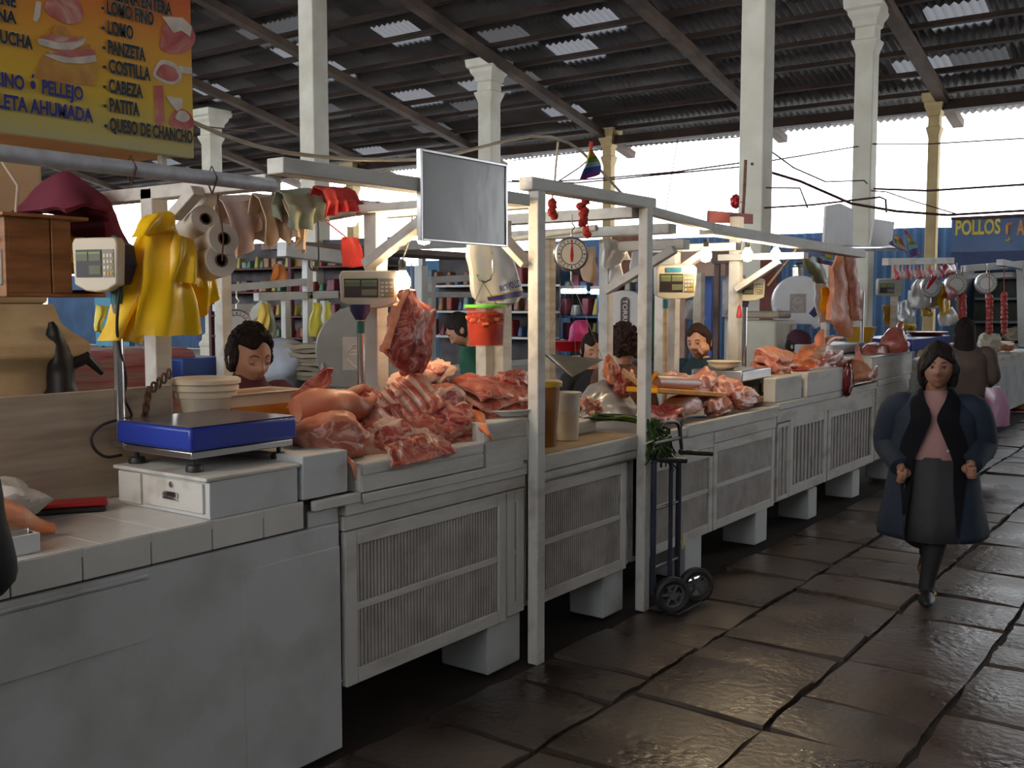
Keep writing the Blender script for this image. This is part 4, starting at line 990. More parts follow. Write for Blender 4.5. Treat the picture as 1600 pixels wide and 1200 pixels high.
def flag(pts, x, label, along=True, group='rainbow flags'):
    """a seven striped cloth; pts = four corners as seen, stripes run from the first edge to the third"""
    q = [PX(u, v, x) for u, v in pts]; mb = MB()
    for s_ in range(7):
        mb.mi = s_
        def fn(a, b):
            a = (s_ + a) / 7
            p = q[0].lerp(q[3], a).lerp(q[1].lerp(q[2], a), b)
            return p + V(.02 * math.sin(b * 5 + a * 4) + .01 * noise.noise(p * 12), 0, 0)
        mb.sheet(2, 10, fn, .003)
    bmesh.ops.remove_doubles(mb.bm, verts=mb.bm.verts, dist=.0008)
    return one('rainbow_flag', mb, FM, q[3], label, 'flag', group, smooth=60)
flag(((919, 221), (925, 225), (936, 272), (910, 282)), -2.80, 'rainbow flag standing on the head beam between the tall posts')
def pom(u, v0, v1, x, n, label, seed):
    mb = MB(); r_ = random.Random(seed)
    for k in range(n):
        p = PX(u, v0 + (v1 - v0) * (k + .5) / n, x); mb.blob(p + V(r_.uniform(-.01, .01), r_.uniform(-.012, .012), 0), (.022, .026, .02), sub=2, amp=.5, seed=k + seed)
    p = PX(u, v0, x); q = PX(u, v1, x); mb.tube([p + V(0, 0, .03), q], .004, 6)
    return one('red_ribbon', mb, redc, p, label, 'ribbon', 'red ribbons tied on the stall beams')
pom(863, 312, 340, -2.83, 4, 'red ribbon bunch on the head beam, left of two', 1); pom(911, 312, 352, -2.83, 6, 'long red ribbon knots on the head beam below the flag', 2); pom(918, 355, 370, -2.95, 2, 'small red ribbon hanging beside the dial scale', 3)

def dial(c, r, label, pan=None, face=(.62, .60, .55), needle=True, rimm=steel, group='round hanging dial scales'):
    c = Vector(c); t = thing('dial_scale', c, label, 'scale', group)
    n = (_C - c); n.z = 0; n.normalize(); n = (n + V(.28, .0, 0)).normalized(); M = frame((0, 0, 0), n)
    MB().lathe([(.001, -.07), (r * .9, -.07), (r * .98, -.055), (r, -.01), (r * .99, .006), (r * .90, .010), (r * .88, .002), (r * .001, .002)], c, M, 32).build('drum', rimm, t)
    fa = MB().lathe([(.001, .003), (r * .86, .003), (r * .86, .006), (.001, .006)], c, M, 32).build('dial_face', mat('face_%d' % int(c.y * 100), face, .4, var=.03), t)
    mb = MB()
    for k in range(20):
        a = 2 * math.pi * k / 20; q = c + M @ V(math.cos(a) * r * .74, math.sin(a) * r * .74, .007); u_ = M @ V(math.cos(a), math.sin(a), 0)
        mb.beam(q - u_ * r * .07, q + u_ * r * .07, r * .035 if k % 5 else r * .07, .002, M @ V(0, 0, 1))
    mb.lathe([(r * .60, .0065), (r * .62, .0075), (r * .64, .0065)], c, M, 32, caps=False)
    mb.build('dial_marks', letter_k, t, smooth=0)
    if needle:
        mb = MB(); up = M.inverted() @ V(0, 0, 1); up.z = 0; up.normalize(); sd = V(-up.y, up.x, 0)
        f_ = lambda a, b: (up * a + sd * b).to_2d()
        mb.prism([f_(-r * .45, -r * .05), f_(-r * .45, r * .05), f_(-r * .1, r * .09), f_(r * .68, r * .012), f_(r * .68, -r * .012), f_(-r * .1, -r * .09)], .003, M, c + M @ V(0, 0, .008)); mb.build('needle', redp, fa, smooth=0)
    MB().tube([c + V(0, 0, r), c + V(0, 0, r + .03), c + V(.012, .012, r + .05), c + V(0, 0, r + .075), c + V(0, 0, r + .12)], .005, 6).build('top_hook', steel, t)
    mb = MB(); mb.tube([c - V(0, 0, r * .98), c - V(0, 0, r + .05)], .006, 6)
    if pan:
        P = [Vector(p) for p in pan]
        for p in P: mb.tube([c - V(0, 0, r + .05), p], .0018, 5)
    mb.build('bottom_hook', steel, t)
    return t
dc = PX(893, 397, -3.0)
pan = [PX(846, 548, -3.0), PX(941, 560, -3.1), PX(900, 560, -3.25)]
t = dial(dc, .094, 'large round dial scale hanging between the two tall posts', pan)
panm = mat('dull_pan', (.20, .185, .16), .4, metal=.7, var=.15)
mb = MB(); A, B_, C3 = PX(844, 547, -3.02), PX(943, 562, -3.02), PX(893, 590, -2.98); D_ = PX(925, 552, -3.28)
def fnp(a, b):
    p = A.lerp(B_, a); q = D_ .lerp(B_, a); l = C3
    top = A.lerp(B_, a); low = A.lerp(C3, a / .55) if a < .55 else C3.lerp(B_, (a - .55) / .45)
    f = b; p = top.lerp(low, f) if f <= 1 else top
    return p + V(-.16 * (1 - f) * math.sin(math.pi * a), 0, 0)
mb.sheet(22, 8, fnp, .004); mb.build('scoop_pan', panm, t)

# sack and pickle bucket hanging on a big hook
mb = MB(); x = -3.16
rowsb = [((735, 372), (790, 374)), ((732, 400), (800, 396)), ((737, 430), (808, 425)), ((740, 455), (815, 448)), ((744, 470), (814, 462)), ((750, 474), (806, 473))]
def fnb(a, b, dx=0):
    f = a * (len(rowsb) - 1); i = min(int(f), len(rowsb) - 2); fr = f - i
    (ua, va), (ub, vb) = [(r[0][0] + (r[1][0] - r[0][0]) * b, r[0][1] + (r[1][1] - r[0][1]) * b) for r in (rowsb[i], rowsb[i + 1])]
    p = PX(ua + (ub - ua) * fr, va + (vb - va) * fr, x); p.x += .06 * math.sin(math.pi * b) ** .7 * (.35 + a * .65) + .012 * noise.noise(p * 9) + .01 * math.sin(b * 14 + a * 3) * a + dx
    return p
t = thing('plastic_sack', PX(765, 372, x), 'white printed plastic sack hanging behind the pickle bucket', 'bag')
mb.sheet(26, 22, fnb, .05); mb.build('sack', wfilm, t)
def strip(a0, a1, m, nm, slope=0.10, b0=.16, b1=.99):
    q = MB(); q.sheet(6, 20, lambda a, b: fnb(min(1, a0 + (a1 - a0) * a - slope * math.sin(math.pi * .5 * (b0 + (b1 - b0) * b)) + slope * .5), b0 + (b1 - b0) * b, .006), .001); q.build(nm, m, t)
strip(.72, .84, letter_b, 'printed_stripe'); strip(.69, .715, mat('print_yellow', (.65, .45, .03), .5), 'printed_stripe'); strip(.845, .865, MATS['print_yellow'], 'printed_stripe')
mb = MB(); mb.text('RICO POLLO', (0, 0, 0), (1, 0, 0), (0, 1, 0), w=1, h=.2, th=.0, off=.02)
mb.copyto(lambda c: fnb(.62 - .06 * c.x - c.y * .42 + .02, .36 + c.x * .52, .009)); mb.build('lettering', letter_b, t, smooth=0)
h0 = PX(757, 395, -3.0)
mb = MB(); mb.tube([PX(u, v, -3.0) for u, v in ((767, 372), (770, 400), (770, 425), (766, 437), (758, 441), (750, 438), (746, 430))], .0045, 8); one('meat_hook', mb, chrome, PX(767, 372, -3.0), 'large bright hook carrying the pickle bucket', 'hook', 'hooks for hanging meat')
bc = PX(759, 508, -3.0); r = .098; zt, zb_ = PX(759, 479, -3.0).z, PX(759, 541, -3.0).z
t = thing('pickle_bucket', (bc.x, bc.y, zb_), 'clear bucket of red pickles with green rim hanging from a hook', 'bucket')
MB().lathe([(r * .86, zb_), (r * .96, zt - .035), (r * .99, zt - .03), (r * .99, zt - .006), (r * .93, zt - .006), (r * .83, zb_ + .006), (.001, zb_ + .006)], (bc.x, bc.y, 0), n=32).build('bucket_wall', mat('clear_red_plastic', (.50, .08, .05), .2, alpha=.28, var=.05), t)
MB().lathe([(.001, zb_ + .008), (r * .82, zb_ + .008), (r * .88, zb_ + .11), (.001, zb_ + .112)], (bc.x, bc.y, 0), n=28).build('brine', brine, t)
pk = MB(); r_ = random.Random(3)
for k in range(34):
    a = r_.random() * 6.28; rr = r * .80 * r_.random() ** .3; pk.blob((bc.x + rr * math.cos(a), bc.y + rr * math.sin(a), zb_ + .10 + r_.random() * .055), (.018, .022, .014), sub=2, amp=.4, seed=k)
o = pk.build('pickled_pieces', mat('pickle_piece', (.55, .16, .04), .35, col2=(.45, .05, .02), scale=9), t); o['kind'] = 'stuff'
MB().lathe([(r * .95, zt - .006), (r * 1.06, zt - .006), (r * 1.07, zt + .006), (r * 1.02, zt + .010), (r * .95, zt + .008)], (bc.x, bc.y, 0), n=32).build('green_rim', greenlid, t)
MB().tube([V(bc.x, bc.y - r, zt), PX(757, 441, -3.0) + V(0, -.01, 0), V(bc.x, bc.y + r, zt)], .002, 5).build('bail', wire, t)

# buckets, raised tray and greens on the bare counter
c = V(-2.955, PX(849, 650, -2.955).y, .99)
t = thing('lidded_bucket', (c.x, c.y, .99), 'tall brown bucket with yellow lid behind the left tall post', 'bucket')
zt = PX(848, 597, c.x).z
MB().lathe([(.066, .991), (.086, zt - .02), (.084, zt - .02)], c * 1 - V(0, 0, .99), n=28).build('bucket_wall', mat('brown_broth', (.30, .13, .035), .35, col2=(.22, .08, .02), scale=4), t)
MB().lathe([(.08, zt - .022), (.096, zt - .022), (.098, zt), (.09, zt + .008), (.001, zt + .010)], c - V(0, 0, .99), n=28).build('lid', mat('yellow_lid', (.50, .30, .03), .4), t)
c = V(-2.975, PX(886, 650, -2.975).y, .99); zt = PX(886, 613, -2.975).z
t = thing('milk_bucket', (c.x, c.y, .99), 'milky white bucket on the bare wooden counter between the tall posts', 'bucket')
MB().lathe([(.060, .991), (.072, zt - .02), (.078, zt - .018), (.079, zt), (.074, zt + .002), (.068, zt - .02), (.001, zt - .06)], c - V(0, 0, .99), n=28).build('bucket_wall', mat('translucent_white', (.62, .56, .46), .4, var=.08), t)
MB().lathe([(.0617, .995), (.0683, .995 + (zt - .995) * .62)], c - V(0, 0, .99), n=28, caps=False).build('milk_level', mat('milky_fill', (.60, .50, .34), .45), t)
t = thing('raised_tray', (-3.2, 4.85, .99), 'shallow white tray of chicken and greens at the back of the bare counter', 'tray')
mb = MB(); mb.bb(-3.48, -3.04, 4.55, 5.06, .991, .998); mb.bb(-3.055, -3.04, 4.55, 5.06, .998, 1.06); mb.bb(-3.48, -3.465, 4.55, 5.06, .998, 1.06); mb.bb(-3.465, -3.055, 4.55, 4.565, .998, 1.06); mb.bb(-3.465, -3.055, 5.045, 5.06, .998, 1.06); mb.build('tray_body', white2, t, bevel=.003)
ST2 = 'meat and chicken on the middle counters'
for k, (u, v, d, lb, ms) in enumerate(((915, 632, (.05, .06, .045), 'small chicken piece at the left end of the white tray', [chick, meat, fat]), (930, 638, (.045, .05, .035), 'chicken wing beside the knotted film in the white tray', [orange_m, meat, fat]), (918, 648, (.05, .08, .03), 'reddish chicken piece at the front of the white tray', [meat, meat, fat]))):
    ham('chicken_piece', PX(u, v, -3.16), d, E_((0, 0, .3 * k)), lb, (.8, -.4, .3), 30 + k, 'meat', ST2, ms, 4, .7, .5)
mb = MB(); c0 = PX(955, 628, -3.2)
mb.sheet(30, 24, lambda a, b: PX(905 + 88 * a, 655 - (18 + 42 * math.sin(math.pi * min(1, a * .9 + .12)) ** .7) * b, -3.10 - .22 * b) + noise.noise_vector(V(a * 5, b * 4, 1)) * .03, .004)
one('film_sheet', mb, gfilm, c0, 'crumpled grey plastic film over the white tray', 'film')
grn = mat('onion_green', (.045, .085, .02), .8, spec=.2, col2=(.015, .035, .010), scale=12); grny = mat('onion_yellow_green', (.20, .22, .05), .45, col2=(.08, .13, .03), scale=14)
r_ = random.Random(8)
t = thing('green_onions', PX(990, 655, -3.0), 'bunch of long green onion stalks drooping from the tray beside the right tall post', 'vegetables')
mb = MB(); mb2 = MB()
for k in range(26):
    a = PX(928 + r_.uniform(-6, 8), 652 + r_.uniform(-5, 6), -3.04 + r_.uniform(-.03, .03)); b_ = PX(975, 652 + r_.uniform(-5, 5), -2.95 + r_.uniform(-.02, .02)); c_ = PX(1015 + r_.uniform(-4, 8), 657 + r_.uniform(-4, 8), -2.80 + r_.uniform(-.02, .02))
    d_ = PX(1030 + r_.uniform(-18, 16), 680 + r_.uniform(-10, 10), -2.70 + r_.uniform(-.03, .01)); e_ = PX(1036 + r_.uniform(-30, 22), 712 + r_.uniform(-24, 18), -2.68 + r_.uniform(-.02, .01))
    (mb if k % 3 else mb2).tube([a, b_, c_, d_, e_], [.012, .012, .012, .011, .005], 6, flat=.6)
for k in range(22):
    d_ = PX(1012 + r_.uniform(-4, 16), 660 + r_.uniform(-5, 8), -2.74 + r_.uniform(-.03, .02)); e_ = PX(1025 + r_.uniform(-12, 24), 690 + r_.uniform(-10, 10), -2.69); f_ = PX(1030 + r_.uniform(-22, 30), 722 + r_.uniform(-20, 24), -2.66)
    mb.tube([d_, e_, f_], [.013, .012, .005], 6, flat=.6)
o = mb.build('stalks', grn, t); o['kind'] = 'stuff'; o = mb2.build('pale_stalks', grny, t); o['kind'] = 'stuff'
ham('meat_bone', PX(958, 585, -3.28), (.05, .05, .11), E_((.6, 0, 0)), 'knobbly brown pork knuckle leaning behind the plastic film', (.9, -.3, 0), 41, 'meat', ST2, [orange_m, meatd, fat], 4, .7, .5)
ham('meat_bone', PX(975, 600, -3.22), (.06, .06, .10), E_((-.5, 0, 0)), 'dark red knuckle beside the brown one behind the plastic film', (.9, -.3, 0), 43, 'meat', ST2, [meatd, meat, fat], 4, .6, .4)
mb = MB(); mb.beam(PX(972, 578, -3.24), PX(1012, 612, -3.10), .12, .03); one('cutting_board', mb, mat('orange_board', (.55, .33, .15), .5), PX(980, 590, -3.2), 'orange brown cutting board propped behind the right tall post', 'board', bevel=.006)

# ================================================================ HAND TRUCK
t = thing('hand_truck', (-2.62, 5.35, 0), 'dark blue hand truck with two spoked wheels parked against the counter', 'hand truck')
truck = mat('dark_blue_paint', (.018, .023, .04), .5, var=.3, scale=9)
X0 = -2.66; ya, yc_ = 5.22, 5.58
def TP(u, v, x=X0): return PX(u, v, x)
zt = TP(1018, 720).z
for nm, u in (('side_rail', 1022), ('side_rail', 1061)):
    a = TP(u, 720); MB().tube([(X0, a.y, .10), (X0, a.y, a.z)], .017, 10).build(nm, truck, t)
a = TP(1046, 720); MB().tube([(X0 + .012, a.y, .14), (X0 + .012, a.y, a.z)], .013, 10).build('middle_rail', truck, t)
MB().tube([TP(1024, 718), TP(1072, 720, X0 + .10)], .015, 10).build('handle_grip', blackpl, t)
MB().tube([TP(1062, 706), TP(1112, 709, X0 + .10)], .015, 10).build('handle_grip', blackpl, t)
MB().tube([TP(1066, 710), TP(1064, 690), TP(1063, 670), TP(1066, 658), TP(1076, 651), TP(1102, 650)], .011, 10).build('curved_handle', iron, t)
MB().tube([TP(1064, 690), TP(1060, 664), TP(1050, 659), TP(1036, 661), TP(1030, 670)], .011, 10).build('curved_handle', iron, t)
for z in (.25, .58, .95):
    MB().tube([(X0, TP(1022, 700).y, z), (X0, TP(1061, 700).y, z)], .010, 8).build('cross_bar', truck, t)
MB().bb(X0 - .02, X0 + .16, TP(1022, 700).y, TP(1061, 700).y, .012, .02).build('toe_plate', iron, t)
for (u, v) in ((1050, 926), (1088, 908)):
    c = PX(u, v, X0 + .10 if u < 1070 else X0 + .12); c.z = .105
    wd = V(.35, .94, 0).normalized() if 0 else V(.75, -.66, 0).normalized()
    M = frame((0, 0, 0), wd)
    wl = MB().lathe([(.066, -.020), (.085, -.026), (.102, -.018), (.105, 0), (.102, .018), (.085, .026), (.066, .020), (.066, -.020)], c, M, 28).build('wheel', black, t)
    mb = MB(); mb.lathe([(.02, -.03), (.022, .03), (.001, .03)], c, M, 12)
    for k in range(6):
        a = k * math.pi / 3; mb.beam(c, c + M @ V(math.cos(a) * .07, math.sin(a) * .07, 0), .014, .010, wd)
    mb.lathe([(.060, -.012), (.068, -.014), (.068, .014), (.060, .012), (.060, -.012)], c, M, 24)
    mb.build('spokes', mat('wheel_grey_%d' % u, (.10, .10, .105), .6), wl)
MB().tube([V(X0 + .02, 5.20, .105), V(X0 + .06, 5.62, .105)], .010, 8).build('axle', steel, t)
mb = MB(); mb.blob(TP(1066, 848), (.012, .022, .045), sub=3, amp=.5, seed=3); one('paper_scrap', mb, mat('yellow_paper', (.60, .58, .25), .7), TP(1066, 848), 'yellowish scrap caught on the hand truck', 'scrap')

# ================================================================ STALL THREE
upost(1050, -3.30, .972, 2.12, .085, 'cream lit post carrying the second display, left of the propped head woman')
yq = PX(1050, 475, -3.30).y
bar((-3.45, yq - .05, 2.10), (FX + .0, yq - .05, 2.10), .05, .095, 'warm lit arm from the cream lit post to the front beam', up=(0, 1, 0))
bar((-3.28, yq - .10, 1.90), (-3.0, yq - .10, 2.07), .045, .07, 'warm lit brace below that arm, above the turned display', up=(0, 1, 0))
bar((FX, 5.16, 2.245), (FX, 6.05, 2.20), .05, .05, 'slim white front beam just right of the tall posts', up=(1, 0, 0))
bar((FX - .02, 6.0, 2.19), (FX - .02, 9.1, 2.155), .07, .10, 'long purplish white front beam above the three glowing bulbs', up=(1, 0, 0))
bar((-4.2, 5.62, 2.17), (FX - .06, 5.62, 2.17), .06, .10, 'greyish cross beam right of the tall posts', up=(0, 1, 0))
upost(1034, -3.95, 0, 2.1, .09, 'cream post behind the turned display, left')
upost(1052, -4.2, 0, 2.1, .10, 'cream post in the shade behind the turned display')
upost(1092, -4.1, 0, 2.0, .08, 'grey post behind the woman resting her head')
t = thing('bench_scale', (-3.16, PX(1168, 585, -3.16).y, .972), 'scale with wide steel platform and turned beige display right of the tall posts', 'scale', 'electronic scales on the counters')
ys = 7.12
x0, x1, y0, y1 = -3.32, -2.925, 6.87, 7.41
MB().bb(x0, x1, y0, y1, 1.168, 1.246).build('platform', steel, t, bevel=.008)
MB().bb(x0 + .06, x1 - .06, y0 + .06, y1 - .06, 1.11, 1.166).build('under_frame', blackpl, t, bevel=.004)
for (x, y) in ((x0 + .06, y0 + .06), (x1 - .06, y0 + .06), (x0 + .06, y1 - .06), (x1 - .06, y1 - .06)):
    MB().lathe([(.030, 1.042), (.03, 1.055), (.012, 1.06), (.012, 1.13)], (x, y, 0), n=14).build('foot', black, t)
c = PX(1057, 441, -3.12); display_unit(t, c, .62, .255, .215, .16, .12, bottom=.006)
R = Matrix.Rotation(.62, 3, 'Z') @ Matrix.Rotation(.12, 3, 'X'); MB().box(c + R @ V(-.02, -.003, .083), (.10, .005, .03), R).build('blue_label', mat('label_blue', (.05, .22, .34), .5), t)
c2 = PX(1040, 470, -3.14); MB().tube([c2, V(c2.x, c2.y, .975)], .016, 12).build('pole', yellowwood, t)
MB().tube([c2 + V(0, 0, .01), c2 - V(0, 0, .05)], .019, 12).build('pole_sleeve', MATS['teal_sleeve'], t)
one('scale_base', MB().bb(x0 - .02, x1 + .03, y0 - .02, y1 + .0, 1.002, 1.04), mat('pinkish_board', (.42, .22, .17), .6), (-3.05, ys, .972), 'pinkish brown board under the wide steel platform', 'board', bevel=.003)
c = PX(1131, 566, -3.10); DZ = .0
t = thing('white_bowl', (c.x, c.y, 1.247), 'stack of white bowls on the wide steel platform', 'bowl')
MB().lathe([(.07, 1.248), (.10, 1.278), (.120, 1.302), (.124, 1.308), (.118, 1.310), (.09, 1.298), (.001, 1.29)], (c.x, c.y, 0), n=28).build('upper_bowl', mat('cream_enamel', (.72, .60, .42), .4), t)
MB().lathe([(.107, 1.266), (.114, 1.286), (.108, 1.286)], (c.x, c.y, 0), n=28).build('lower_rim', MATS['cream_enamel'], t)
ST3 = 'meat on the counter with fine grilles'
t = thing('yellow_tray', PX(1055, 615, -2.98), 'flat yellow tray under the sausage log on the middle counter', 'tray')
mb = MB(); a = PX(1003, 609, -2.96); b_ = PX(1112, 616, -2.96); mb.beam(a, b_, .22, .032); mb.build('tray_body', mat('yellow_tray_plastic', (.85, .34, .004), .5, spec=.25), t, bevel=.006)
a, b_ = PX(1025, 598, -2.98), PX(1104, 603, -2.98); d = (b_ - a).normalized(); L_ = (b_ - a).length
mb = MB(); mb.tube([a, a + d * .02, a + d * (L_ - .03), b_], [.040, .052, .052, .04], 18); mb.jitter(.004, 12, 2); one('sausage_log', mb, mat('brown_sausage', (.34, .14, .075), .35, col2=(.25, .09, .05), scale=9), a, 'brown sausage log wrapped in film lying on the yellow tray', 'sausage')
mb = MB(); r_ = random.Random(4); c = PX(1014, 602, -2.97)
for k in range(12):
    a_ = r_.random() * 6.28; mb.tube([c, c + V(r_.uniform(-.03, .03), .045 * math.cos(a_), .045 * math.sin(a_)), c + V(r_.uniform(-.03, .03), .07 * math.cos(a_ + .3), .06 * math.sin(a_ + .3))], [.012, .013, .006], 7)
mb.tube([c, PX(1018, 592, -2.97), PX(1026, 583, -2.97)], [.014, .012, .014], 8)
one('knotted_band', mb, MATS['yellow_tray_plastic'], c, 'yellow knotted plastic band at the left end of the sausage log', 'band')
M3 = [mat3('pink_pork', [(.3, (.44, .11, .08)), (.5, (.55, .21, .155)), (.7, (.62, .34, .26))], .36, 7, 1.5, .45, 32), skin, fat]
pnk = M3
ham('pork_block', PX(1068, 634, -2.93), (.11, .20, .07), E_((.0, 0, .05)), 'brownish pink block of pork in clear film at the counter edge', (1, 0, .1), 51, 'meat', ST3, [mat('brown_pink', (.50, .21, .12), .3, var=.2), M3[0], fat], 4, .7, .15)
slab('minced_meat', PX(1035, 642, -2.90), (0, 1, 0), (.9, 0, -.35), .42, .16, .04, 'bright red marbled meat right of the tall post', 53, .025, 9, mats=[mat3('marbled_red', [(.35, (.48, .05, .05)), (.5, (.60, .14, .12)), (.62, (.74, .42, .38))], .35, 16, 2, .5, 40), meat, fat], group=ST3)
for k, (u, v, x, L_, W_, lb) in enumerate(((1062, 586, -3.00, .22, .15, 'ridged pink piece at the top left of the middle pile'), (1098, 588, -2.98, .36, .18, 'flat pink slab on top of the middle pile'), (1132, 600, -2.93, .44, .17, 'long curling pink slab in the middle pile'), (1116, 622, -2.89, .36, .20, 'rounded pink slab under the long curling one'))):
    slab('pork_slab', PX(u, v, x), (.0, 1, .02 - .10 * (k == 0)), (.92, 0, -.32), L_, W_, .034, lb, 60 + k, .035, 7, droop=.05, mats=pnk, group=ST3)
ham('pork_chunk', PX(1158, 622, -2.87), (.09, .20, .07), E_((0, 0, .05)), 'glossy red lump of pork at the right end of the middle pile', (.9, -.3, .2), 71, 'meat', ST3, [meat, pnk[0], fat], 5, .75, .4)
ham('pork_chunk', PX(1120, 640, -2.90), (.07, .14, .05), E_((0, 0, .05)), 'tan and pink piece at the very edge under the middle pile', (.9, -.3, .2), 73, 'meat', ST3, [skin, pnk[0], fat], 5, .75, .4)
ham('pork_chunk', PX(1090, 612, -2.99), (.09, .26, .06), E_((0, 0, .05)), 'inner pink mass of the middle pile', (.9, -.3, .2), 75, 'meat', ST3, pnk, 4, .75, .3)
bulb(PX(1103, 397, -2.90), 'leftmost of the three glowing bulbs', 105, cord=PX(1106, 372, -2.90))

# ================================================================ STALL FOUR AND ON
bx = -3.30
yq = PX(1149, 475, bx).y
post(bx, yq, 1.002, PX(1149, 340, -3.34).z, .085, 'cream post behind the third display, below the middle glowing bulb')
bar((-3.42, yq - .03, 2.08), (FX + .06, yq - .03, 2.08), .05, .10, 'warm lit arm beside the two right hand glowing bulbs', up=(0, 1, 0))
bar((-3.26, yq - .08, 1.83), (-2.92, yq - .08, 2.04), .045, .065, 'warm lit brace between the two right hand glowing bulbs', up=(0, 1, 0))
one('thin_stick', MB().tube([PX(1200, 446, -3.1), PX(1244, 390, -2.85)], .009, 8), yellowwood, PX(1200, 446, -3.1), 'thin bare stick slanting right of the third display', 'stick')
bulb(PX(1168, 397, -2.86), 'middle one of the three glowing bulbs', 105, cord=PX(1168, 378, -2.86))
bulb(PX(1212, 396, -2.88), 'rightmost of the three glowing bulbs', 105, cord=PX(1214, 378, -2.88))
for k, (u, v) in enumerate(((1107, 352), (1126, 356), (1158, 372), (1190, 362), (1215, 366), (1231, 370), (1253, 374))):
    hook(PX(u, v, FX - .04), .04, ('s hook on the arm left of the bulbs', 'second small hook on the long front beam', 'white hook hanging above the middle bulb', 'small hook on the beam between the bulbs', 'pale hook above the rightmost bulb', 'next small hook right of the rightmost bulb', 'last small hook towards the end of the front beam')[k], mat('pale_hook_%d' % k, (.66, .58, .42), .4), .004, .022)
t = thing('bench_scale', (-3.2, PX(1170, 560, -3.2).y, 1.0), 'scale head on a chrome pole below the middle glowing bulb', 'scale', 'electronic scales on the counters')
c = PX(1169, 451, -3.22); display_unit(t, c, .50, .25, .155, .08, bottom=.02)
MB().lathe([(.001, 0), (.05, 0), (.05, .004), (.001, .004)], c + Matrix.Rotation(.5, 3, 'Z') @ V(.03, -.003, .07), Matrix.Rotation(.5, 3, 'Z') @ Matrix.Rotation(math.pi / 2, 3, 'X'), 20, 1, .36).build('oval_badge', mat('badge_lilac', (.40, .38, .62), .4), t)
c2 = PX(1164, 470, -3.26); MB().lathe([(.045, .04), (.03, -.02), (.024, -.05)], c2, n=12).build('head_bracket', navy, t)
MB().tube([c2 - V(0, 0, .05), V(c2.x, c2.y, 1.06)], .019, 12).build('pole', chrome, t)
MB().bb(c2.x - .03, c2.x + .06, c2.y - .03, c2.y + .2, 1.004, 1.06).build('pole_foot', steel, t)
mb = MB(); q = PX(1155, 490, -3.20); mb.lathe([(.001, .07), (.012, .05), (.022, -.01), (.024, -.03), (.001, -.035)], q, n=10); one('red_tag', mb, redp, q, 'red plastic tag hanging on the pole below the third display', 'tag')
# cabinet-like grinder and bone saws
t = thing('meat_grinder', (-4.15, PX(1190, 530, -4.1).y, 0), 'cream enamelled machine cabinet behind the third display', 'machine')
g = PX(1190, 530, -4.1); cr2 = mat('cream_machine_paint', (.58, .55, .44), .45, var=.06)
MB().bb(g.x - .3, g.x + .25, g.y - .22, g.y + .30, 0, PX(1190, 500, -4.1).z).build('cabinet_body', cr2, t, bevel=.03)
MB().bb(g.x - .28, g.x + .262, g.y - .20, g.y + .14, PX(1190, 497, -4.1).z, PX(1190, 486, -4.1).z).build('hood', mat('brown_hood', (.33, .28, .2), .5), t, bevel=.02)
MB().bb(g.x + .256, g.x + .275, g.y + .15, g.y + .24, PX(1190, 528, -4.1).z, PX(1190, 508, -4.1).z).build('switch_plate', enamel, t)
MB().bb(g.x + .276, g.x + .29, g.y + .19, g.y + .23, PX(1190, 527, -4.1).z, PX(1190, 519, -4.1).z).build('red_switch', redp, t)
whitepaint = mat('machine_white', (.62, .62, .64), .35, var=.05); greyp = mat('machine_grey', (.20, .20, .21), .4, var=.08)
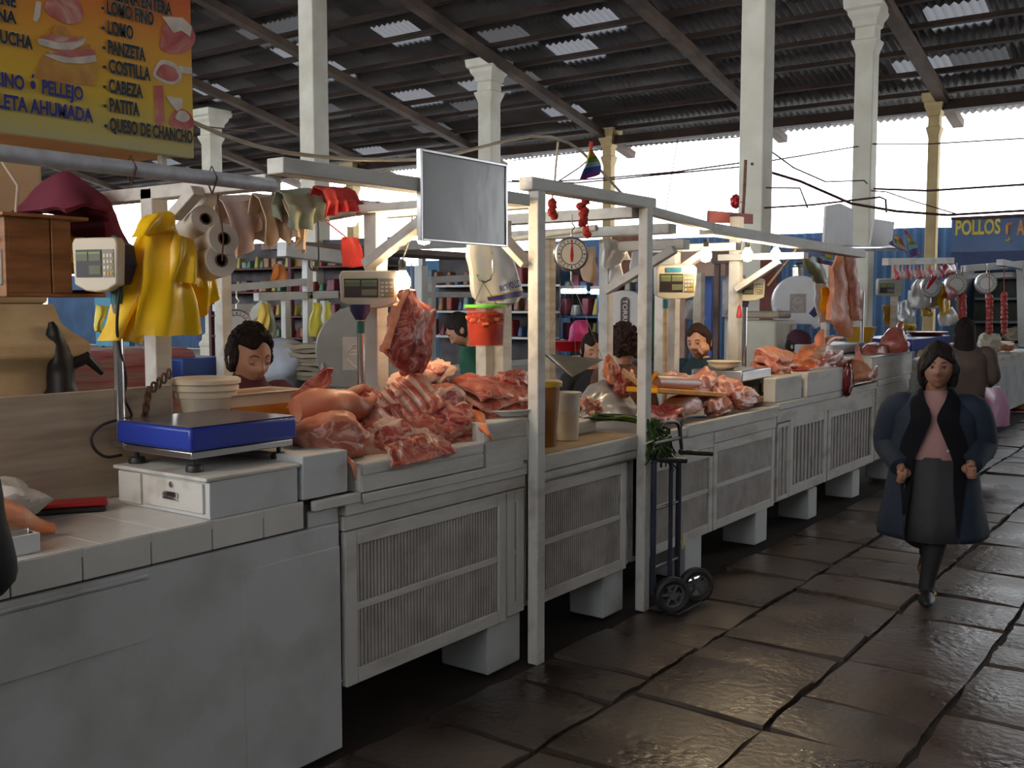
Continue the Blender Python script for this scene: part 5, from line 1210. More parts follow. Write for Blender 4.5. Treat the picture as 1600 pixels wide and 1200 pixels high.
def bone_saw(c, r, m, label, yaw, plate=True, ovaltext=None, handle=False, z0=0, base=None):
    """the round upper wheel case of a band saw on its column"""
    c = Vector(c); t = thing('bone_saw', (c.x, c.y, z0), label, 'saw', 'band saws for bone')
    n = V(math.sin(yaw), -math.cos(yaw), 0); e = V(math.cos(yaw), math.sin(yaw), 0)
    M = Matrix((e, V(0, 0, 1), n)).transposed()
    pts = [(r * math.cos(a), r * math.sin(a)) for a in [math.pi * (-.12 + 1.32 * k / 22) for k in range(23)]]
    pts += [(-r * .95, -r * .62), (-r * .70, -r * .80), (r * .45, -r * .85), (r * .62, -r * 1.02), (r * .85, -r * .9)]
    MB().prism(pts, .13, M, c - n * .065).build('wheel_case', m, t, bevel=.012, smooth=50)
    if plate:
        pl_ = MB().bb(-1, 1, -1, 1, -1, 1); pl_.copyto(lambda v: c + e * (v.x * r * .30 - r * .08) + V(0, 0, v.y * r * .36 - r * .05) + n * (.066 + .004 * v.z)); po = pl_.build('maker_plate', mat('plate_%s' % m.name, (.40, .36, .34), .35, metal=.3), t, smooth=0)
        q = MB()
        for (p0, p1) in (((-.20, -.10), (0, -.30)), ((0, -.30), (.20, -.10)), ((-.20, .02), (-.06, .20)), ((-.06, .20), (.06, .20)), ((.06, .20), (.20, .02)), ((-.14, -.02), (.14, .02)), ((-.12, .06), (.12, .06))):
            q.beam(c + e * (p0[0] * r - r * .08) + V(0, 0, p0[1] * r - r * .05) + n * .071, c + e * (p1[0] * r - r * .08) + V(0, 0, p1[1] * r - r * .05) + n * .071, .004, .026 * r * 2.2, n)
        q.build('diamond_mark', mat('mark_%s' % m.name, (.62, .60, .58), .4), po, smooth=0)
    if ovaltext:
        ov = MB(); q = []
        for k in range(24):
            a = 2 * math.pi * k / 24; q.append((r * .17 * math.cos(a), r * (.62 * math.copysign(1, math.sin(a)) + .17 * math.sin(a)) if abs(math.sin(a)) > .01 else 0))
        q = [(r * .17 * math.cos(a), r * .48 + r * .17 * math.sin(a)) for a in [math.pi * k / 10 for k in range(11)]] + [(r * .17 * math.cos(a), -r * .48 + r * .17 * math.sin(a)) for a in [math.pi + math.pi * k / 10 for k in range(11)]]
        op = ov.prism(q, .006, M, c + n * .066 + V(0, 0, r * .1)).build('maker_badge', mat('badge_dark', (.10, .07, .075), .4), t, smooth=0)
        MB().text(ovaltext, c + n * .073 + V(0, 0, r * .66) - e * r * .085, (0, 0, -1), e, w=r * 1.1, h=r * .17, th=.002, off=.01).build('lettering', enamel, op, smooth=0)
    MB().lathe([(.001, .0), (r * .07, 0), (r * .07, .03), (.001, .03)], c - e * r * .82 - V(0, 0, r * .35) + n * .06, M, 12, .6, 1.5).build('latch', steel, t)
    if handle:
        MB().beam(c + e * r * .42 - V(0, 0, r * .5) + n * .075, c + e * r * .92 + V(0, 0, r * .10) + n * .075, r * .26, .02, n).build('dark_handle', navy, t, bevel=.008)
        MB().tube([c + e * (-r * .15) + V(0, 0, r * 1.35), c + e * r * .35 + V(0, 0, r * 1.38), c + e * r * .6 + V(0, 0, r * 1.3), c + e * r * .66 + V(0, 0, r * .8)], r * .12, 10).build('tension_arm', chrome, t)
        MB().lathe([(r * .22, r * .95), (r * .22, r * 1.3), (r * .3, r * 1.36), (.001, r * 1.4)], c - e * r * .05, n=16).build('tension_knob', chrome, t)
    bt = MB(); bt.bb(-r * .55, -r * .1, -.05, .06, z0, c.z - r * .7); bt.copyto(lambda v: c * 1 - V(0, 0, c.z) + e * v.x + n * v.y + V(0, 0, v.z)); bt.build('column', m, t, bevel=.01)
    bt = MB(); bt.bb(-r * 1.3, r * 1.3, -.25, .25, .85 if z0 == 0 else z0, .9 if z0 == 0 else z0 + .05); bt.copyto(lambda v: c * 1 - V(0, 0, c.z) + e * v.x + n * v.y + V(0, 0, v.z)); bt.build('work_table', steel, t, bevel=.004)
    bt = MB(); bt.bb(-r * .8, r * .8, -.2, .2, 0, .84); bt.copyto(lambda v: c * 1 - V(0, 0, c.z) + e * v.x + n * v.y + V(0, 0, v.z)); bt.build('lower_case', m, t, bevel=.02)
    return t
yw = YAW * .9
bone_saw(PX(1248, 472, -4.05), .29, whitepaint, 'white band saw with maker plate behind the hanging orange meat', yw, handle=True)
bone_saw(PX(566, 548, -4.6), .29, greyp, 'grey band saw with maker plate behind the beige display and rib slab', yw)
bone_saw(PX(976, 495, -4.55), .235, whitepaint, 'pale band saw with a dark oval badge between the tall posts', yw, plate=False, ovaltext='TORREY')
ST4 = 'meat on the far white boxes'
FB = 'white boxes at the far end of the near row'
def fbox(u0, u1, vb, vt, x, dx, label, m=white2):
    a = PX(u0, vb, x); b_ = PX(u1, vb, x); z1 = PX(u0, vt, x).z
    t = thing('white_box', ((2 * x - dx) / 2, (a.y + b_.y) / 2, a.z), label, 'box', FB)
    MB().bb(x - dx, x, a.y, b_.y, 1.001 if a.y < 9.63 else 1.021, z1).build('case', m, t, bevel=.006)
    return t, z1
yA = 7.22
t = thing('white_box', (-3.1, 7.55, 1.0), 'white box under the stacked pink chicken pieces', 'box', FB)
a, b_ = PX(1212, 600, FX - .01).y, PX(1253, 600, FX - .01).y; MB().bb(FX - .105, FX - .01, a, b_, 1.001, PX(1230, 589, FX - .01).z).build('case', white2, t, bevel=.006); MB().bb(FX - .48, FX - .107, 7.45, b_ + .1, 1.001, PX(1230, 589, FX - .01).z).build('rear_case', white2, t, bevel=.006); zA = PX(1230, 589, FX - .01).z
t = thing('white_box', (-3.1, 8.2, 1.0), 'white box standing forward right of the chicken pieces', 'box', FB)
a, b_ = PX(1268, 600, FX + .05).y, PX(1318, 600, FX + .02).y; zB2 = PX(1290, 578, FX + .02).z; MB().bb(FX - .36, FX + .02, a, b_, 1.001, zB2).build('case', white2, t, bevel=.006)
a, b_ = PX(1362, 600, FX).y, PX(1424, 600, FX).y; zC = PX(1390, 556, FX).z
t = thing('white_box', (-3.1, (a + b_) / 2, 1.02), 'tall white box under the dark bagged shank', 'box', FB)
MB().bb(FX - .5, FX, a, b_, 1.021, zC).build('case', white2, t, bevel=.006); MB().bb(FX - .02, FX + .012, a - .02, b_ + .02, zC, zC + .014).build('steel_lip', steel, t)
# pieces
c = PX(1232, 588, -3.0)
t = thing('red_tray', c, 'shallow red tray under the stacked pink chicken pieces', 'tray')
MB().lathe([(.10, zA + .002), (.17, zA + .022), (.182, zA + .024), (.178, zA + .03), (.16, zA + .026), (.001, zA + .008)], (c.x, c.y + .02, 0), n=28, sx=.95, sy=1.25).build('dish', mat('red_tray_plastic', (.60, .07, .02), .35), t)
for k, (u, v, L_, W_) in enumerate(((1222, 581, .46, .3), (1218, 570, .42, .28), (1216, 559, .40, .26), (1214, 548, .34, .24))):
    slab('chicken_piece', PX(u, v, -3.02), (.02, 1, 0), (.95, 0, -.25), L_, W_, .055, ('lowest of the stacked pink chicken pieces', 'second of the stacked pink chicken pieces from below', 'third of the stacked pink chicken pieces from below', 'topmost of the stacked pink chicken pieces')[k], 80 + k, .024, 9, droop=.04, mats=[chick, chick, pnk[0]], group=ST4)
ham('pork_carcass', PX(1275, 565, -3.04), (.17, .38, .12), E_((.1, 0, .05)), 'orange skinned carcass part with a raised trotter right of the chicken pieces', (.9, -.2, .2), 91, 'meat', ST4, [orange_m, meat, fat], 5, .8, .4)
mb = MB(); q = [PX(u, v, -3.05) for u, v in ((1283, 550), (1281, 532), (1285, 517))]; mb.tube(q, [.06, .045, .022], 12); q2 = [PX(u, v, -3.05) for u, v in ((1283, 545), (1297, 530), (1316, 529))]; mb.tube(q2, [.055, .03, .016], 12); mb.jitter(.01, 12, 1)
one('pork_trotter', mb, orange_m, q[0], 'raised trotter pair on the orange carcass part', 'meat', ST4)
mb = MB(); q = [PX(u, v, -3.0) for u, v in ((1295, 560), (1312, 567), (1327, 562))]; mb.tube(q, [.08, .05, .03], 12); mb.jitter(.012, 12, 4); one('pork_trotter', mb, meat, q[0], 'red shank end pointing right from the orange carcass part', 'meat', ST4)
t = thing('pig_head', PX(1345, 588, -2.92), 'brown pink pig head lying in a steel lipped tray', 'meat', ST4)
mb = MB(); c = PX(1345, 582, -2.93)
def hd(p): k = max(0, p.y); return V(p.x * (1 - .45 * k), p.y * 1.15, p.z * (1 - .40 * k) - .1 * k)
mb.blob(c, (.15, .27, .135), E_((0, 0, .1)), 5, .12, 1.6, 3, hd); mb.build('head', mat3('head_skin', [(.3, (.40, .13, .065)), (.55, (.56, .25, .15)), (.75, (.60, .33, .24))], .3, 5, .8, .25, 30), t)
mb = MB(); q = c + V(.02, -.12, .10); mb.sheet(8, 10, lambda a, b: q + V(.10 * (a - .5) * (1 - b), -.05 * b - .02, .14 * b + .03 * math.sin(3 * a) * b), .012); mb.build('ear', pnk[0], t)
MB().lathe([(.001, 0), (.045, 0), (.05, .03), (.001, .035)], c + V(.03, .28, -.04), Matrix.Rotation(-math.pi / 2, 3, 'X'), 14).build('snout', orange_m, t)
mb = MB(); mb.blob(PX(1323, 594, FX + .03), (.05, .07, .14), sub=3, amp=.25, seed=3); one('dark_liver', mb, liver, PX(1323, 594, FX + .03), 'dark glossy liver hanging over the counter edge beside the pig head', 'meat', ST4)
one('steel_tray', MB().bb(FX - .42, FX + .02, PX(1328, 600, FX).y, PX(1360, 590, FX).y - .02, 1.022, 1.032), steel, PX(1345, 600, FX), 'thin steel tray under the pig head', 'tray', bevel=.003)
ham('bagged_meat', PX(1366, 549, -3.05), (.11, .28, .085), E_((0, 0, 0)), 'clear bag of dark red meat on the steel lipped box', (.9, 0, .2), 95, 'meat', ST4, [mat('red_in_film', (.34, .07, .06), .18, col2=(.46, .16, .13), scale=9, bump=.4), meatd, fat], 4, .9, .12)
mb = MB(); q = [PX(u, v, -2.95) for u, v in ((1400, 556), (1397, 540), (1398, 527), (1405, 515), (1408, 505))]; mb.tube(q, [.12, .15, .11, .045, .03], 16); mb.jitter(.02, 9, 4)
one('bagged_shank', mb, MATS['red_in_film'], q[0], 'dark red shank in a knotted bag on the tall white box', 'meat', ST4)
# scale and yellow bowl
t = thing('bench_scale', PX(1320, 553, -3.25), 'scale with pale platform and grey display on a pole near the pig head', 'scale', 'electronic scales on the counters')
a, b_ = PX(1297, 545, -3.25).y, PX(1347, 545, -3.25).y; zp = PX(1320, 537, -3.25).z
MB().bb(-3.6, -3.22, a, b_, zp - .09, zp).build('platform', mat('pale_blue_grey', (.42, .45, .48), .4), t, bevel=.01)
MB().bb(-3.56, -3.26, a + .05, b_ - .05, 1.022, zp - .09).build('under_frame', greyp, t)
c = PX(1391, 450, -3.45); display_unit(t, c, .5, .27, .20, .12, .15, mat('grey_green_case', (.26, .26, .22), .5), keys=False, bottom=.0)
MB().tube([PX(1348, 455, -3.3), V(PX(1348, 455, -3.3).x, PX(1348, 455, -3.3).y, 1.10)], .02, 12).build('pole', steel, t)
c = PX(1343, 524, -3.42); t = thing('yellow_bowl', c, 'yellow plastic bowl on the scale near the pig head', 'bowl')
MB().lathe([(.12, -.09), (.17, .085), (.178, .09), (.165, .088), (.11, -.07), (.001, -.07)], c, n=28).build('bowl', mat('yellow_bowl_plastic', (.62, .33, .02), .4), t)
# hanging pieces
def hangpiece(pts, x, m, label, seed, th=.05, group='meat hung on the far rail', amp=.02, name='hanging_meat'):
    mb = MB(); n = len(pts)
    def fn(a, b):
        f = a * (n - 1); i = min(int(f), n - 2); fr = f - i
        u0 = pts[i][0] + (pts[i + 1][0] - pts[i][0]) * fr; u1 = pts[i][1] + (pts[i + 1][1] - pts[i][1]) * fr; v = pts[i][2] + (pts[i + 1][2] - pts[i][2]) * fr
        p = PX(u0 + (u1 - u0) * b, v, x); p.x += .05 * math.sin(math.pi * b)
        return p + noise.noise_vector(p * 11 + V(seed, 0, 0)) * amp
    mb.sheet(24, 10, fn, th, 2, 1)
    return one(name, mb, m, PX((pts[0][0] + pts[0][1]) / 2, pts[0][2], x), label, 'meat', group, smooth=60)
hangpiece([(1308, 1316, 398), (1303, 1322, 420), (1304, 1326, 450), (1300, 1331, 480), (1298, 1332, 500), (1308, 1333, 518), (1314, 1330, 526)], -3.12, [orange_m, orange_m, orange_m], 'broad orange slab of meat hanging from the far rail', 3)
hangpiece([(1323, 1333, 394), (1325, 1337, 420), (1329, 1342, 450), (1332, 1346, 480), (1334, 1344, 502)], -3.05, [pnk[0], pnk[0], fat], 'narrow pink slab hanging beside the broad orange one', 4)
hangpiece([(1278, 1284, 420), (1274, 1288, 450), (1276, 1290, 480), (1280, 1292, 505)], -3.3, [wfilm, wfilm, wfilm], 'white fatty film hanging beside the white band saw', 5, .02)
hangpiece([(1283, 1290, 450), (1284, 1299, 463), (1282, 1292, 478), (1286, 1295, 496)], -3.25, [MATS['yellow_tray_plastic']] * 3, 'orange yellow scrap of plastic hanging beside the white band saw', 6, .012)
hangpiece([(1256, 1280, 402), (1258, 1284, 412), (1266, 1290, 428), (1276, 1292, 442)], -3.15, [mat('dull_bag', (.24, .21, .15), .4, col2=(.16, .18, .06), scale=7)] * 3, 'dull green and brown bag hanging above the white band saw', 7, .04)
one('steel_rail', MB().tube([PX(1300, 388, -3.12), PX(1402, 388, -3.12) + V(0, 0, 0)], .028, 12), steel, PX(1300, 388, -3.12), 'shiny round rail carrying the hanging orange meat', 'rail')
flag(((1288, 390), (1303, 394), (1297, 416), (1283, 410)), -3.08, 'small rainbow flag at the left end of the shiny rail')
flag(((1398, 366), (1418, 385), (1414, 396), (1391, 380)), -3.02, 'striped flag lying over the right end of the shiny rail, left of two')
flag(((1412, 360), (1420, 362), (1436, 396), (1424, 404)), -3.02, 'yellow and orange striped flag at the right end of the shiny rail')
board_w = mat('white_board', (.60, .60, .63), .6, var=.04)
for (pts, x, lb) in ((((1288, 322), (1310, 318), (1330, 327), (1330, 386), (1284, 384)), -3.3, 'white cardboard sheet standing left of the capped column'), (((1364, 342), (1395, 347), (1390, 386), (1357, 384)), -3.3, 'white cardboard sheet standing right of the capped column')):
    q = [PX(u, v, x) for u, v in pts]; mb = MB(); M = Matrix(((0, 0, 1), (1, 0, 0), (0, 1, 0))); mb.prism([(p.y, p.z) for p in q], .02, M, (x, 0, 0)); one('white_board', mb, board_w, q[-1], lb, 'board', smooth=0)
upost(1290, -3.42, 0, 2.14, .07, 'grey post at the left end of the shiny rail')
upost(1398, -3.42, 0, 2.2, .08, 'grey post at the right end of the shiny rail', greywood)
upost(1425, -3.7, 0, 1.9, .09, 'grey post below the white bags on the far rail', galv)
# red painted board over the bulbs
mb = MB(); q = [PX(u, v, -3.365) for u, v in ((1105, 329), (1173, 335), (1173, 350), (1104, 348))]; M = Matrix(((0, 0, 1), (1, 0, 0), (0, 1, 0))); mb.prism([(p.y, p.z) for p in q], .02, M, (-3.365, 0, 0)); one('red_board', mb, mat('rusty_red_paint', (.30, .06, .045), .7, col2=(.20, .045, .04), scale=5), q[3], 'long rusty red board above the three bulbs', 'board', smooth=0)
mb = MB(); mb.blob(PX(1149, 315, -3.6), (.04, .045, .06), None, 3, .4, 2, 2); mb.tube([PX(1149, 315, -3.6), PX(1162, 316, -3.62)], .005, 6)
one('red_bag', mb, redp, PX(1149, 315, -3.6), 'small red plastic knot on the wire beside the cracked column', 'bag')

# ================================================================ THE FAR STALLS
x6 = -3.0
one('rail_beam', MB().beam(PX(1383, 409, x6), PX(1487, 407, x6), .06, .07), white2, PX(1383, 409, x6), 'white beam with a row of red and white hooks', 'beam')
HB = 'red and white cups on the far beam'
for k in range(13):
    u = 1398 + k * 6; c = PX(u, 414, x6 + .02)
    mb = MB(); mb.tube([c, c - V(0, .0, .05), c + V(.02, .02, -.09)], [.008, .012, .02], 8); mb.blob(c + V(.02, .02, -.12), (.028, .03, .035), sub=2, amp=.3, seed=k)
    o = one('meat_hook', mb, mat('red_white_%d' % k, (.60, .42, .42) if k % 3 else (.55, .10, .12), .35), c, 'red and white wrapped hook in the row on the far white beam', 'hook', 'red and white wrapped hooks')
def fbag(tl, tr, bl, br, x, m, label, seed, bul=.08, group='bags hung at the far stalls'):
    mb = bag_sheet((PX(*tl, x), PX(*tr, x)), (PX(*bl, x), PX(*br, x)), 0, 12, seed, .03, bul)
    return one('hanging_bag', mb, m, PX(*tl, x), label, 'bag', group)
fbag((1432, 436), (1442, 434), (1423, 481), (1466, 482), -3.1, wfilm, 'large white plastic bag behind the far dial scale', 1)
fbag((1462, 440), (1470, 442), (1458, 480), (1478, 474), -3.05, wfilm, 'white plastic bag right of the far dial scale', 2)
fbag((1404, 470), (1430, 470), (1402, 505), (1428, 506), -3.15, gfilm, 'clear plastic bag below the row of red hooks', 3, .05)
fbag((1405, 503), (1428, 503), (1410, 515), (1428, 515), -3.15, MATS['print_yellow'], 'yellow wrapped packet under the clear bag', 4, .05)
fbag((1440, 483), (1458, 484), (1440, 494), (1456, 496), -3.1, yel, 'small yellow bag below the large white one', 5, .03)
fbag((1472, 442), (1480, 438), (1468, 492), (1482, 490), -2.95, yel, 'yellow bag hanging right of the white bags', 6, .04)
fbag((1478, 446), (1492, 450), (1480, 470), (1500, 462), -2.85, mat('pink_film', (.56, .16, .20), .35, bump=.3), 'pink bag with a yellow tip beside the far dials', 7, .05)
fbag((1474, 490), (1488, 480), (1472, 508), (1494, 508), -2.95, wfilm, 'round white bag low beside the dark haired head', 8, .09)
fbag((1380, 478), (1398, 474), (1386, 512), (1400, 498), -3.5, mat('orange_film', (.62, .34, .06), .35, bump=.3), 'orange plastic bag behind the grey display', 9, .03)
fbag((1469, 414), (1492, 414), (1472, 432), (1490, 436), -2.95, redp, 'two red plastic bags at the end of the hook row', 10, .05)
DG = 'round hanging dial scales'
for (u, v, x, r, fc, lb) in ((1455, 449, -2.85, .115, (.30, .31, .32), 'dark rimmed dial scale with a red ribbon before the white bags'), (1494, 445, -2.8, .13, (.55, .52, .46), 'brass rimmed dial scale at the far stall'), (1541, 443, -2.8, .135, (.60, .60, .56), 'pale dial scale furthest to the right'), (370, 508, -5.6, .11, (.45, .48, .50), 'grey dial scale above the dark hair of the vendor in maroon')):
    dial(PX(u, v, x), r, lb, None, fc, needle=False)
mb = MB(); q = [PX(u, v, -2.7) for u, v in ((1462, 432), (1455, 440), (1449, 451))]; mb.tube(q, [.02, .03, .012], 8, flat=.4); one('red_ribbon', mb, redp, q[0], 'red ribbon tied across the dark rimmed far dial', 'ribbon', 'red ribbons tied on the stall beams')
for k, (u, v0, v1, lb) in enumerate(((1504, 456, 497, 'string of red sausages, left of three at the far stall'), (1546, 462, 520, 'string of red sausages, middle of three at the far stall'), (1569, 458, 520, 'string of red sausages, right of three at the far stall'))):
    mb = MB(); n = 9
    for i in range(n):
        p = PX(u, v0 + (v1 - v0) * (i + .5) / n, -2.75); mb.blob(p, (.045, .045, .05), sub=2, amp=.25, seed=i + k * 9)
    mb.tube([PX(u, v0 - 40, -2.75), PX(u, v0, -2.75)], .006, 5)
    one('sausage_string', mb, mat('sausage_red_%d' % k, (.42, .06, .05), .4), PX(u, v0, -2.75), lb, 'sausage', 'strings of red sausages')
# frame of the far stall
FG = 'thin white frame of the far stall'
def fbar(a, b_, w, label, m=white): return one('frame_bar', MB().beam(a, b_, w, w), m, a, label, 'beam', FG)
xx = -2.72
fbar(PX(1594, 412, xx), PX(1597, 540, xx), .09, 'white upright of the far stall frame at the right edge')
fbar(PX(1505, 420, xx - .6), PX(1600, 412, xx), .09, 'upper white bar of the far stall frame')
fbar(PX(1500, 432, xx - .5), PX(1600, 428, xx), .07, 'lower white bar of the far stall frame')
fbar(PX(1562, 410, xx), PX(1640, 424, xx), .08, 'white front bar running out at the right edge')
# chicken stall with its painted sign
kx, ky = -1.2, 20.4
t = thing('chicken_stall', (0, ky, 0), 'blue painted stall with yellow lettering at the far right', 'stall')
kb = mat('kiosk_blue', (.040, .095, .25), .5, col2=(.07, .13, .27), scale=1.2)
pL = PY(1487, 344, ky); pB = PY(1487, 394, ky)
MB().bb(pL.x, 5, ky, ky + .08, pB.z, pL.z).build('fascia', kb, t)
MB().bb(pL.x, 5, ky + .02, ky + .12, pB.z - .32, pB.z - .01).build('lower_fascia', mat('kiosk_dark_blue', (.02, .04, .12), .6), t)
MB().bb(pL.x, 5, ky - .06, ky, pL.z, pL.z + .05).build('top_edge', wirer, t)
def ktext(s_, u0, v, u1, h, c_): a = PY(u0, v, ky); b_ = PY(u1, v, ky); MB().text(s_, (a.x, ky - .002, a.z), (1, 0, 0), (0, 0, 1), w=b_.x - a.x, h=h, th=.01, off=.03).build('lettering', c_, t, smooth=0)
ky_ = mat('paint_yellow', (.66, .52, .06), .6); ko = mat('paint_orange', (.60, .27, .08), .6)
ktext('POLLOS', 1493, 367, 1563, .26, ky_); ktext('A', 1588, 367, 1601, .26, ko)
q = MB(); q.tube([PY(1574, 351, ky - .02), PY(1574, 366, ky - .02)], .03, 6); q.tube([PY(1574, 351, ky - .02), PY(1584, 349, ky - .02)], .03, 6); q.build('lettering', ko, t)
q = MB(); q.tube([PY(1572, 374, ky - .02), PY(1575, 376, ky - .02), PY(1578, 372, ky - .02)], .025, 6); q.build('lettering', ky_, t)
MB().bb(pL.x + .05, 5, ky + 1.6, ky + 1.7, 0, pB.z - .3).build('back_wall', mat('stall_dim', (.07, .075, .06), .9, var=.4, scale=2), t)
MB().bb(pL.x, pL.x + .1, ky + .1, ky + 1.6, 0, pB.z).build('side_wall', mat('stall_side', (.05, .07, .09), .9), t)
for z in (1.35, 1.8, 2.2): MB().bb(pL.x + .2, 5, ky + 1.2, ky + 1.6, z, z + .04).build('shelf', mat('shelf_grey_%d' % int(z * 100), (.20, .20, .18), .7), t)
MB().bb(pL.x, 5, ky - .5, ky + .1, .0, 1.0).build('stall_counter', mat('counter_blue', (.03, .07, .20), .5), t)
goods = [mat('goods_%d' % i, c, .5) for i, c in enumerate([(.26, .04, .035), (.34, .26, .05), (.06, .16, .09), (.26, .12, .06), (.34, .33, .30), (.04, .08, .18), (.18, .04, .06), (.14, .22, .24)])]
# things on the far counter
def lump(u, v, x, d, m, label, name='food_heap', cat='food', seed=1, amp=.3): p = PX(u, v, x); return one(name, MB().blob(p, d, None, 3, amp, 2.5, seed) and _lm(p, d, amp, seed), m, p, label, cat, 'goods on the far counter')
def _lm(p, d, amp, seed): q = MB(); q.blob(p, d, None, 3, amp, 2.5, seed); return q
lump(1546, 536, -3.1, (.16, .24, .16), mat('cream_tripe', (.55, .50, .38), .6, bump=.5, bscale=20), 'cream crinkled heap beside the dark haired woman')
lump(1535, 552, -2.95, (.14, .35, .06), meatd, 'dark meat laid on the far counter', seed=2)
lump(1570, 541, -3.0, (.14, .4, .07), orange_m, 'orange heap on a board at the end of the far counter', seed=3)
lump(1586, 524, -3.6, (.2, .3, .16), mat('tan_heap', (.40, .32, .22), .7), 'tan heap at the far right', seed=4)
lump(1480, 545, -3.3, (.16, .3, .08), meatd, 'dark meat behind the woman in brown', seed=5)
one('orange_tub', MB().lathe([(.12, 0), (.15, .12), (.155, .12), (.001, .10)], PX(1568, 545, -3.25), n=20), mat('amber_tub', (.42, .22, .06), .4), PX(1568, 545, -3.25), 'amber plastic tub beside the cream heap', 'tub')
t = thing('blue_table', PX(1450, 560, -3.2), 'blue covered table with the red orange tray behind the walking woman', 'table')
a = PX(1425, 530, -3.2); b_ = PX(1485, 530, -3.2); MB().bb(-3.9, -3.2, a.y, b_.y, a.z - .14, a.z).build('tabletop', bluep, t, bevel=.01)
for yy in (a.y + .1, b_.y - .1):
    for xx_ in (-3.8, -3.3): MB().bb(xx_ - .03, xx_ + .03, yy - .03, yy + .03, 0, a.z - .14).build('leg', steel, t)
c = PX(1448, 525, -3.4); one('orange_tray', MB().lathe([(.18, 0), (.24, .05), (.25, .05), (.001, .03)], V(c.x, c.y, a.z + .002), n=24, sy=1.4), mat('red_orange_plastic', (.55, .11, .02), .35), V(c.x, c.y, a.z), 'red orange tray on the blue covered table', 'tray')
t = thing('paint_tub', PZ(1590, 642, 0), 'white tub with yellow and green label on the floor at the far right', 'tub')
c = PZ(1592, 643, 0); MB().lathe([(.15, 0), (.17, .34), (.18, .34), (.18, .37), (.001, .37)], V(c.x, c.y, .0), n=24).build('tub', enamel, t)
MB().lathe([(.162, .06), (.174, .30)], V(c.x, c.y, 0), n=24, caps=False).build('label_band', mat('tub_label', (.50, .42, .06), .5, col2=(.25, .30, .10), scale=9), t); MB().lathe([(.158, .02), (.164, .06)], V(c.x, c.y, 0), n=24, caps=False).build('label_band', redp, t)
t = thing('blue_crate', PZ(1595, 620, 0), 'blue stack of crates standing at the right edge by the far counter', 'crate')
c = PZ(1610, 630, 0); MB().bb(c.x - .35, c.x + .6, c.y + .4, c.y + 1.0, 0, .95).build('crate_body', mat('crate_blue', (.02, .08, .22), .5), t, bevel=.02)

# ================================================================ BEHIND THE STALLS
# low stalls, shelves of packets and frames further back
def shelf_unit(x0, x1, y, zs, label, frame_m, seed, group, rows=1, dens=.2, hh=(.14, .26)):
    t = thing('shelf_unit', ((x0 + x1) / 2, y, 0), label, 'shelf')
    ztop = zs[-1] + .5
    for x in (x0, (x0 + x1) / 2, x1): MB().bb(x - .04, x + .04, y - .04, y + .04, 0, ztop).build('upright', frame_m, t)
    for z in zs: MB().bb(x0, x1, y - .05, y + .4, z - .03, z).build('shelf_board', frame_m, t)
    MB().bb(x0, x1, y + .40, y + .43, .2, ztop).build('back_panel', mat('shelf_back_%d' % seed, (.09, .08, .085), .9, var=.4, scale=3), t)
    r_ = random.Random(seed)
    protos = []
    for i in range(6):
        w = r_.uniform(.08, .14); h = r_.uniform(*hh); mb = MB(); mb.box((0, 0, h / 2 + .001), (w, .2, h), taper=r_.choice([1, .7, .45])); 
        o = mb.build('packet', goods[(i + seed) % 8], None, bevel=.02); tag(o, 'coloured packet standing on ' + label.split(' with')[0].split(' behind')[0].replace('blue ', 'the blue ').replace('white ', 'the white ').replace('dark ', 'the dark '), 'packet', group); o.location = (0, -50, 0); protos.append(o)
    first = [True] * 6
    for z in zs:
        x = x0 + .12
        while x < x1 - .1:
            i = r_.randrange(6); o = protos[i]
            if first[i]: first[i] = False
            else: o = protos[i].copy(); COL.objects.link(o)
            o.location = (x, y + r_.uniform(.08, .2), z + .001); x += r_.uniform(dens * .85, dens * 1.3)
    for i in range(6):
        if first[i]: bpy.data.objects.remove(protos[i])
    return t
bl = mat('frame_blue', (.03, .11, .26), .5); 
# u 870..945 lit blue shelves, u 655..740 shelves, u 380..560 dark red shelves
a, b_ = PY(700, 475, 12.0).x, PY(835, 475, 12.0).x
shelf_unit(PY(660, 475, 12.0).x, PY(850, 475, 12.0).x, 12.0, [1.25, 1.62, 2.0], 'white shelves behind the pickle bucket', white, 3, 'packets on the white shelves', dens=.15)
shelf_unit(PY(868, 475, 12.6).x, PY(1015, 475, 12.6).x, 12.6, [1.2, 1.55, 1.9], 'blue shelves behind the dial scale', bl, 4, 'packets on the blue shelves', dens=.15)
shelf_unit(PY(330, 475, 13.2).x, PY(600, 475, 13.2).x, 13.2, [1.1, 1.5, 1.95, 2.4], 'dark shelves behind the vendor in maroon', mat('dark_red_wood', (.10, .03, .035), .7), 6, 'packets on the dark shelves', dens=.17, hh=(.12, .24))
for (u0, u1, v, lb) in ((878, 915, 455, 'long fluorescent tube over the blue shelves'), (924, 940, 456, 'short fluorescent tube over the blue shelves')):
    p, q = PY(u0, v, 12.5), PY(u1, v, 12.5); t = thing('fluorescent_tube', p, lb, 'lamp'); MB().tube([p, q], .035, 10).build('tube', mat('tube_glow_%d' % u0, (.9, 1, 1), .3, emit=((.88, 1, .97), 5.)), t); MB().beam(p + V(0, 0, .06), q + V(0, 0, .06), .06, .04).build('batten', white, t)
